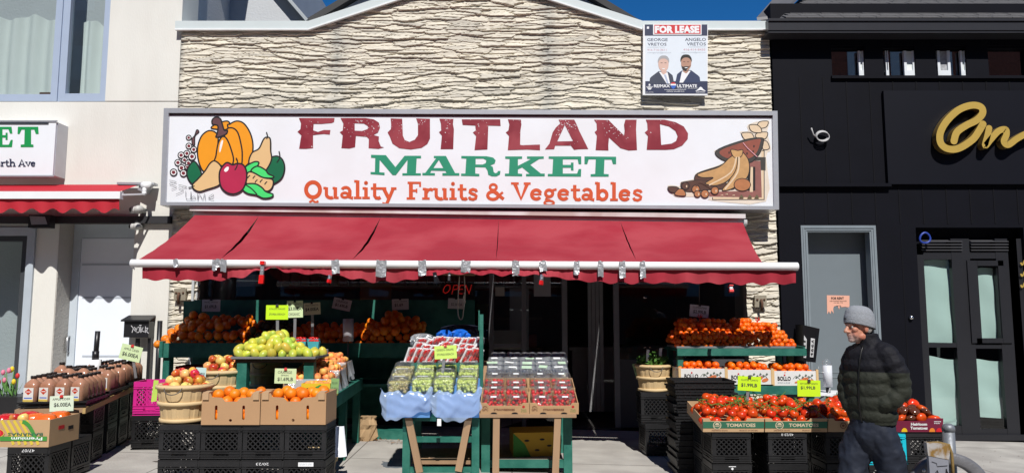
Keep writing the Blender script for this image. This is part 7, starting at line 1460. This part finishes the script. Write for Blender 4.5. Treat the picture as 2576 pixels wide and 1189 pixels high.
for k in range(9):
    x = x0_+.05+(x1_-x0_-.12)*rng.random(); y = 9.3+.2*rng.random(); h_ = .12+.2*rng.random(); fl_ = MB((x, y, zz+.3), M('tulip_leaf', (.08, .2, .04), .6)); fl_.tube([(x, y, zz+.3), (x+.03*rng.normal(), y, zz+.3+h_)], .006, 5)
    for s_ in (-1, 1): fl_.add([(x, y, zz+.31), (x+s_*.06, y-.02, zz+.3+h_*.5), (x+s_*.08, y, zz+.3+h_*.8), (x+s_*.03, y+.01, zz+.3+h_*.45)], [(0, 1, 2, 3)])
    fl_.use(M(('flower_yellow', 'flower_pink', 'flower_red')[k % 3], ((.75, .55, .02), (.7, .2, .3), (.6, .03, .03))[k % 3], .6)); fl_.ell((x, y, zz+.32+h_), (.024, .024, .035), 8, 6); fl_.build('tulip', None, ['yellow', 'pink', 'red'][k % 3]+' tulip standing in the black planter at the far left', 'flower', 'flowers in the planter')
# a few bits of litter on the pavement
q = MB(mat=M('stain_dark', (.10, .08, .07), .9)); a = at(445, 1145, 8)
for k in range(5):
    x, y = -3.35+.12*k, 7.35+.03*math.sin(k*2); q.add([(x+.06*math.cos(t_)*(1+.3*math.sin(3*t_+k)), y+.03*math.sin(t_), gz(x, y)+.003) for t_ in np.linspace(0, 6, 9)], [tuple(range(9))])
q.build('pavement_stain', None, None, None, None, 'structure')
q = MB(mat=M('litter', (.3, .26, .22), .9, .5, 30))
for k in range(90):
    x = 4.3+2.2*rng.random(); y = 6.5+3*rng.random(); z = gz(x, y)+.004; a_ = rng.random()*6; s_ = .01+.03*rng.random()**3; q.add([(x, y, z), (x+s_*math.cos(a_), y+s_*math.sin(a_), z), (x+s_*.8*math.cos(a_+.5), y+s_*.8*math.sin(a_+.5), z+.006)], [(0, 1, 2)])
q.build('pavement_litter', None, 'scattered specks of litter on the pavement at the right', 'litter', kind='stuff')
# ================================================================ BIKE STAND
Yp = 5.9; bk = thing('bike_stand', 'grey post-and-ring bicycle stand with a rusty plate at the lower right', 'bike stand', (at(2387, 1100, Yp).x, Yp, gz(3.4, Yp)))
zn = M('zinc_grey', (.20, .215, .235), .5, .25, 14, metal=.4, bump=.1); xp_ = bk.location.x; r_ = .043; zt3 = zc(1072, Yp)
MB(bk.location, zn).tube([(xp_, Yp, gz(3.4, Yp)-.02), (xp_, Yp, zt3-.03)], r_, 20).build('post', bk)
b = MB(bk.location, zn); b.lathe([(r_*1.06, zt3-.035), (r_*1.08, zt3-.005), (r_*.9, zt3+.012), (r_*.5, zt3+.022), (0, zt3+.025)], (xp_, Yp, 0), 20); b.build('cap', bk)
Yr_ = 5.8; cc = at(2388, 1249, Yr_); b = MB(bk.location, M('cast_grey', (.17, .17, .18), .55, .25, 20, metal=.4, bump=.15)); Ro, Ri = .325, .235
prof = [(Ri, -.02), (Ri, .02), (Ri+.02, .032), (Ro-.02, .032), (Ro, .02), (Ro, -.02), (Ro-.02, -.032), (Ri+.02, -.032)]; n = 48
vs = [(cc.x+r*math.cos(2*PI*i/n), Yr_+y, cc.z+r*math.sin(2*PI*i/n)) for i in range(n) for r, y in prof]; b.add(vs, [(i*8+k, i*8+(k+1) % 8, ((i+1) % n)*8+(k+1) % 8, ((i+1) % n)*8+k) for i in range(n) for k in range(8)], True); b.bar((cc.x-.27, Yr_, cc.z+.02), (cc.x+.27, Yr_, cc.z+.02), .07, .05); b.build('ring', bk)
b = MB(bk.location, STEEL)
for t_ in (2.35, 2.65, .5): b.ell((cc.x+.28*math.cos(t_), Yr_-.034, cc.z+.28*math.sin(t_)), (.014, .006, .014), 10, 6)
b.build('rivets', bk)
Yq_ = 5.62; pl = thing('metal_plate', 'bent rusty-topped metal plate with marker scrawl leaning on the bike ring', 'plate', at(2365, 1189, Yq_)); c0 = pl.location
pt = [at(x, y, Yq_) for x, y in ((2336, 1145), (2386, 1155), (2394, 1330), (2350, 1330))]; D_ = Vector((0, .03, 0))
b = MB(c0, M('plate_grey', (.26, .27, .31), .5, .2, 10, metal=.3)); b.hexa([pt[3], pt[2], pt[2]+D_, pt[3]+D_, pt[0], pt[1], pt[1]+D_, pt[0]+D_]); b.build('lower_plate', pl)
b = MB(c0, M('plate_rusty', (.42, .40, .38), .55, .25, 9, metal=.3, col2=(.26, .15, .04), cs=14, lo=.45, hi=.6)); pu = [at(x, y, Yq_-.004) for x, y in ((2335, 1145), (2387, 1155), (2390, 1132), (2386, 1118), (2360, 1113), (2331, 1112))]; b.prism(pu, (0, .045, 0)); b.build('upper_plate', pl)
b = MB(c0, M('rust_edge', (.20, .13, .04), .8, .4, 30)); b.tube([at(x, y, Yq_+.01) for x, y in ((2330, 1114), (2360, 1112), (2387, 1118), (2394, 1140), (2396, 1165), (2398, 1200))], .011, 6); b.build('rusted_rim', pl)
b = MB(c0, INK); b.ribbon([at(x, y, Yq_-.004) for x, y in ((2352, 1192), (2358, 1182), (2362, 1195))], .01); b.ribbon([at(x, y, Yq_-.004) for x, y in ((2380, 1200), (2381, 1178), (2386, 1192))], .009); b.ribbon([at(x, y, Yq_-.004) for x, y in ((2344, 1160), (2356, 1164), (2358, 1172), (2384, 1170))], .004); b.build('scrawl', pl)
# ================================================================ THE MAN
YM = 5.9
def mp(px, py, dy=0): return at(px, py, YM+dy)
def remesh(o, vox, sm=3, fac=.5, disp=None):
    m = o.modifiers.new('remesh', 'REMESH'); m.mode = 'VOXEL'; m.voxel_size = vox; m.use_smooth_shade = True
    if disp:
        t_ = bpy.data.textures.new('folds', 'CLOUDS'); t_.noise_scale = disp[1]; t_.noise_depth = 3; d_ = o.modifiers.new('folds', 'DISPLACE'); d_.texture = t_; d_.strength = disp[0]; d_.mid_level = .5
    if sm: k = o.modifiers.new('smooth', 'SMOOTH'); k.iterations = sm; k.factor = fac
    return o
skin = M('skin', (.50, .245, .165), .5, .12, 25, bump=.12, bs=120, spec=.4, col2=(.46, .17, .11), cs=14, sss=.08)
n_ = skin.node_tree.nodes; l_ = skin.node_tree.links; bs_ = n_['Principled BSDF']; src = bs_.inputs['Base Color'].links[0].from_socket    # grey stubble round the chin
hc_ = mp(2160, 822); fr_ = R(193)                     # facing left, a little towards the camera
Fd = Vector((math.cos(fr_), math.sin(fr_), 0)); Ld = Vector((-Fd.y, Fd.x, 0))*1.0
def hp(f, l, z): return hc_+Fd*f+Ld*l+Vector((0, 0, z))
RH = Matrix((( Fd.x, Ld.x, 0), (Fd.y, Ld.y, 0), (0, 0, 1)))
pbase = Vector((mp(2185, 1100).x, YM, gz(2.8, YM)))
chin = hp(.065, 0, -.10)-pbase; tc_ = n_.new('ShaderNodeTexCoord'); vd = n_.new('ShaderNodeVectorMath'); vd.operation = 'DISTANCE'; l_.new(tc_.outputs['Object'], vd.inputs[0]); vd.inputs[1].default_value = chin
mr_ = n_.new('ShaderNodeMapRange'); mr_.inputs[1].default_value = .075; mr_.inputs[2].default_value = .035; mr_.inputs[3].default_value = 0; mr_.inputs[4].default_value = 1; l_.new(vd.outputs['Value'], mr_.inputs[0])
tn = n_.new('ShaderNodeTexNoise'); tn.inputs['Scale'].default_value = 260; l_.new(tc_.outputs['Object'], tn.inputs['Vector']); mu = n_.new('ShaderNodeMath'); mu.operation = 'MULTIPLY'; l_.new(mr_.outputs[0], mu.inputs[0]); l_.new(tn.outputs['Fac'], mu.inputs[1])
mj = n_.new('ShaderNodeMixRGB'); l_.new(mu.outputs[0], mj.inputs[0]); l_.new(src, mj.inputs[1]); mj.inputs[2].default_value = (.5, .47, .45, 1); l_.new(mj.outputs[0], bs_.inputs['Base Color'])
b = MB(pbase, skin); E3 = lambda c_, r: b.ell(c_, r, 16, 12, RH)
E3(hp(-.012, 0, .03), (.096, .076, .098)); E3(hp(.03, 0, -.04), (.062, .06, .08)); E3(hp(.066, 0, -.098), (.026, .027, .02)); E3(hp(.062, 0, -.075), (.032, .036, .03))
for s_ in (-1, 1):
    E3(hp(.062, s_*.042, -.018), (.026, .02, .022)); E3(hp(.0, s_*.05, -.07), (.045, .018, .028)); E3(hp(-.008, s_*.079, -.01), (.019, .01, .033)); E3(hp(-.002, s_*.083, .008), (.012, .008, .012)); E3(hp(.055, s_*.035, -.055), (.025, .02, .028)); E3(hp(.104, s_*.013, -.037), (.013, .010, .009))
b.capsule([hp(.082, -.034, .022), hp(.09, 0, .02), hp(.082, .034, .022)], [.013, .013, .013]); b.capsule([hp(.09, 0, .012), hp(.105, 0, -.012), hp(.117, 0, -.032)], [.010, .013, .015]); b.capsule([hp(.084, -.018, -.06), hp(.093, 0, -.058), hp(.084, .018, -.06)], [.008, .009, .008]); b.capsule([hp(.082, -.016, -.073), hp(.09, 0, -.073), hp(.082, .016, -.073)], [.007, .008, .007])
b.capsule([hp(-.025, 0, -.05), hp(-.05, 0, -.13), hp(-.06, 0, -.2)], [.058, .06, .065])
hipC = mp(2192, 1085); chest = mp(2190, 930); b.capsule([hp(-.06, 0, -.2), chest, mp(2190, 1010), hipC], [.07, .125, .12, .13], 16)
shN, shF = mp(2232, 893, -.15), mp(2150, 893, .13); elN, elF = mp(2266, 985, -.16), mp(2128, 990, .14); wrN, wrF = mp(2214, 1018, -.155), mp(2146, 1022, .03)
for sh_, el_, wr_ in ((shN, elN, wrN), (shF, elF, wrF)):
    b.capsule([chest.lerp(sh_, .7), sh_, el_, wr_], [.06, .055, .042, .032], 10); d = ((mp(2168, 1034, -.06) if sh_ is shN else mp(2180, 1034, .02))-wr_).normalized(); hd = wr_+d*.06; b.capsule([wr_, hd], [.028, .034], 8)
    side = d.cross(Vector((0, 0, 1))).normalized(); upv = side.cross(d)
    for f_ in range(4): p = hd+upv*(.024-.016*f_); b.capsule([p, p+d*(.045-.004*abs(f_-1)), p+d*(.07-.006*abs(f_-1))+side*.012], [.0095, .009, .008], 6)
    b.capsule([wr_+upv*.02+d*.02, wr_+upv*.045+d*.05, wr_+upv*.05+d*.08], [.011, .0105, .009], 6)
knF, anF = mp(2144, 1185, .05), mp(2134, 1290, .06); knN, anN = mp(2240, 1180, -.06), mp(2278, 1285, -.04)
hF, hN = mp(2164, 1095, .06), mp(2220, 1095, -.06)
for h_, k_, a_ in ((hF, knF, anF), (hN, knN, anN)): b.capsule([hipC, h_, k_, a_], [.11, .082, .055, .04], 12)
man = b.build('person', None, 'man in grey beanie and black-and-olive puffer jacket walking left, hands in pockets', 'person', loc=pbase); remesh(man, .0052, 2, .4)
def kid(mb, nm, m_=None): o = mb.build(nm, man); return o
b = MB(pbase, M('eye_white', (.6, .58, .55), .2))
for s_ in (-1, 1): b.ell(hp(.078, s_*.031, .003), .0115, 10, 8)
b.use(INK)
for s_ in (-1, 1): b.ell(hp(.0865, s_*.031, .003), .0052, 8, 6)
kid(b, 'eyes'); b = MB(pbase, M('eyebrow', (.22, .18, .16), .9))
for s_ in (-1, 1): b.capsule([hp(.093, s_*.018, .025), hp(.089, s_*.034, .029), hp(.074, s_*.05, .024)], [.004, .005, .003], 6)
kid(b, 'eyebrows'); b = MB(pbase, M('hair_grey', (.26, .24, .22), .9))
for s_ in (-1, 1): b.ell(hp(-.035, s_*.07, -.012), (.03, .012, .034), 10, 8, RH)
b.ell(hp(-.085, 0, -.02), (.03, .055, .035), 12, 8, RH); kid(b, 'hair'); b = MB(pbase, M('mouth_line', (.16, .05, .04), .7)); b.tube([hp(.085, -.02, -.0665), hp(.0965, 0, -.0655), hp(.085, .02, -.0665)], .003, 5); kid(b, 'mouth')
# beanie
mb_ = M('beanie_wool', (.26, .275, .30), .95, .25, 90, bump=.5, bs=150); b = MB(pbase, mb_); n = 60
def hatring(t, a):                                   # t: 0 brim .. 1 crown, tilted down at the back
    if t < .4: r, zo = 1.0+.02*math.sin(t/.4*PI), t/.4*.062
    else: u = (t-.4)/.6; r, zo = math.cos(u*PI/2)**.62*.97 if u < 1 else 0, .062+.095*math.sin(u*PI/2)
    rib = 1+.006*(1 if int(a/(2*PI)*n) % 2 else -1)*(1 if t < .4 else .5)
    f, l_v = -.008+.118*r*rib*math.cos(a), .098*r*rib*math.sin(a); zz = .008+zo+.24*f*(1-.5*t)
    return hp(f-.012*t, l_v, zz)
ts = [0, .05, .12, .2, .28, .36, .395, .43, .5, .58, .66, .74, .82, .9, .96, 1.0]
b.add([hatring(t, 2*PI*k/n) for t in ts for k in range(n)], [(i*n+k, i*n+(k+1) % n, (i+1)*n+(k+1) % n, (i+1)*n+k) for i in range(len(ts)-1) for k in range(n)], True); o = kid(b, 'beanie'); so_ = o.modifiers.new('solid', 'SOLIDIFY'); so_.thickness = .008
b = MB(pbase, INK); b.box(*[v for p_, q_ in zip(hp(.117, .0, .065), hp(.117, .0, .065)) for v in (p_-.006, q_+.006)][:6]); kid(b, 'label_patch')
# jacket: rings of down between stitched seams
zsp = mp(2190, 932).z                                # where black meets olive
mjk = M('jacket', (.0075, .0075, .011), .72, .2, 14, bump=.45, bs=26, spec=.22); n_ = mjk.node_tree.nodes; l_ = mjk.node_tree.links; bs_ = n_['Principled BSDF']; src = bs_.inputs['Base Color'].links[0].from_socket
tc_ = n_.new('ShaderNodeTexCoord'); sx = n_.new('ShaderNodeSeparateXYZ'); l_.new(tc_.outputs['Object'], sx.inputs[0]); lt = n_.new('ShaderNodeMath'); lt.operation = 'LESS_THAN'; lt.inputs[1].default_value = zsp-pbase.z; l_.new(sx.outputs[2], lt.inputs[0])
mj = n_.new('ShaderNodeMixRGB'); l_.new(lt.outputs[0], mj.inputs[0]); l_.new(src, mj.inputs[1]); mj.inputs[2].default_value = (.022, .0245, .0175, 1); l_.new(mj.outputs[0], bs_.inputs['Base Color'])
yaw = R(215); JF = Vector((math.cos(yaw), math.sin(yaw), 0)); JL = Vector((-JF.y, JF.x, 0))
b = MB(pbase, mjk); n = 40; rings = []
key = [(1064, 2196, .170, .135), (1052, 2195, .182, .150), (1000, 2190, .190, .158), (950, 2189, .196, .155), (905, 2190, .200, .148), (882, 2190, .175, .125), (866, 2190, .11, .095), (852, 2184, .082, .08), (838, 2181, .078, .076)]
ys_ = np.linspace(1064, 838, 80)
ky = [k[0] for k in key][::-1]
seams = [1056, 1028, 994, 962, 932, 903, 872]
for y in ys_:
    cx_ = np.interp(y, ky, [k[1] for k in key][::-1]); a_ = np.interp(y, ky, [k[2] for k in key][::-1]); d_ = np.interp(y, ky, [k[3] for k in key][::-1])
    dist = min(abs(y-s_) for s_ in seams); pf = .017*min(1, (dist/13))**.5-.011 if y > 866 else 0
    rings.append([mp(cx_, y)+JL*((a_+pf)*math.cos(t_))+JF*((d_+pf)*math.sin(t_)*(1.0)) for t_ in np.linspace(0, 2*PI, n, endpoint=False)])
b.add([v for r in rings for v in r], [(i*n+k, i*n+(k+1) % n, (i+1)*n+(k+1) % n, (i+1)*n+k) for i in range(len(rings)-1) for k in range(n)]+[tuple(range(n))[::-1], tuple(range((len(rings)-1)*n, len(rings)*n))], True)
def sleeve(P_, rad, ns):
    pts = []; rs = []; segs = 16*ns; L_ = [0]
    for p_, q_ in zip(P_, P_[1:]): L_.append(L_[-1]+(q_-p_).length)
    for i in range(segs+1):
        d = L_[-1]*i/segs; j = max(k for k in range(len(L_)-1) if L_[k] <= d+1e-6); t_ = (d-L_[j])/(L_[j+1]-L_[j]); pts.append(P_[j].lerp(P_[j+1], t_)); ph = (i/16) % 1
        rs.append(np.interp(i/segs, np.linspace(0, 1, len(rad)), rad)+.013*(min(ph, 1-ph)*2)**.5-.009)
    for k in range(6): pts = [pts[0]]+[(pts[i-1]+pts[i]*2+pts[i+1])/4 for i in range(1, len(pts)-1)]+[pts[-1]]
    b.tube(pts, rs, 18); b.ell(pts[0], rs[0], 16, 10)
sleeve([mp(2222, 884, -.10), mp(2238, 900, -.15), mp(2260, 945, -.165), mp(2266, 983, -.165), mp(2246, 1006, -.175), mp(2212, 1019, -.15)], [.084, .087, .083, .079, .066, .052], 7)
sleeve([mp(2160, 884, .08), mp(2146, 900, .12), mp(2134, 950, .13), mp(2130, 990, .12), mp(2136, 1012, .08), mp(2148, 1023, .03)], [.080, .082, .078, .074, .068, .06], 7)
jk = kid(b, 'jacket'); remesh(jk, .0085, 2, .5, (.011, .035))
b = MB(pbase, M('zip_dark', (.006, .006, .006), .4)); pz = []
for y in np.linspace(868, 1058, 26):
    cx_ = np.interp(y, ky, [k[1] for k in key][::-1]); d_ = np.interp(y, ky, [k[3] for k in key][::-1]); pz.append(mp(cx_, y)+JF*(d_+.004)+JL*.0)
b.tube(pz, .007, 6); kid(b, 'zip')
# trousers and shoes
b = MB(pbase, M('trousers', (.012, .016, .028), .75, .25, 8, bump=.35, bs=12, spec=.3)); b.capsule([mp(2192, 1055), mp(2192, 1082), mp(2192, 1098)], [.145, .15, .135], 18)
b.capsule([mp(2168, 1092, .05), mp(2152, 1140, .05), knF, mp(2134, 1240, .06), anF], [.122, .114, .106, .1, .092], 16); b.capsule([mp(2216, 1092, -.05), mp(2236, 1140, -.06), knN, mp(2262, 1235, -.05), anN], [.125, .118, .106, .1, .092], 16); remesh(kid(b, 'trousers'), .011, 3, .5, (.05, .09))
b = MB(pbase, M('shoe_black', (.02, .02, .02), .5)); 
for a_ in (anF, anN): c_ = Vector((a_.x, a_.y, gz(2.8, YM)+.05)); b.capsule([c_+Vector((.05, 0, 0)), c_+Vector((-.06, 0, -.005)), c_+Vector((-.16, -.02, -.012))], [.05, .048, .038], 12); b.capsule([c_, Vector((a_.x, a_.y, a_.z))], [.05, .05], 10)
remesh(kid(b, 'shoes'), .01, 2)
bpy.context.view_layer.update()
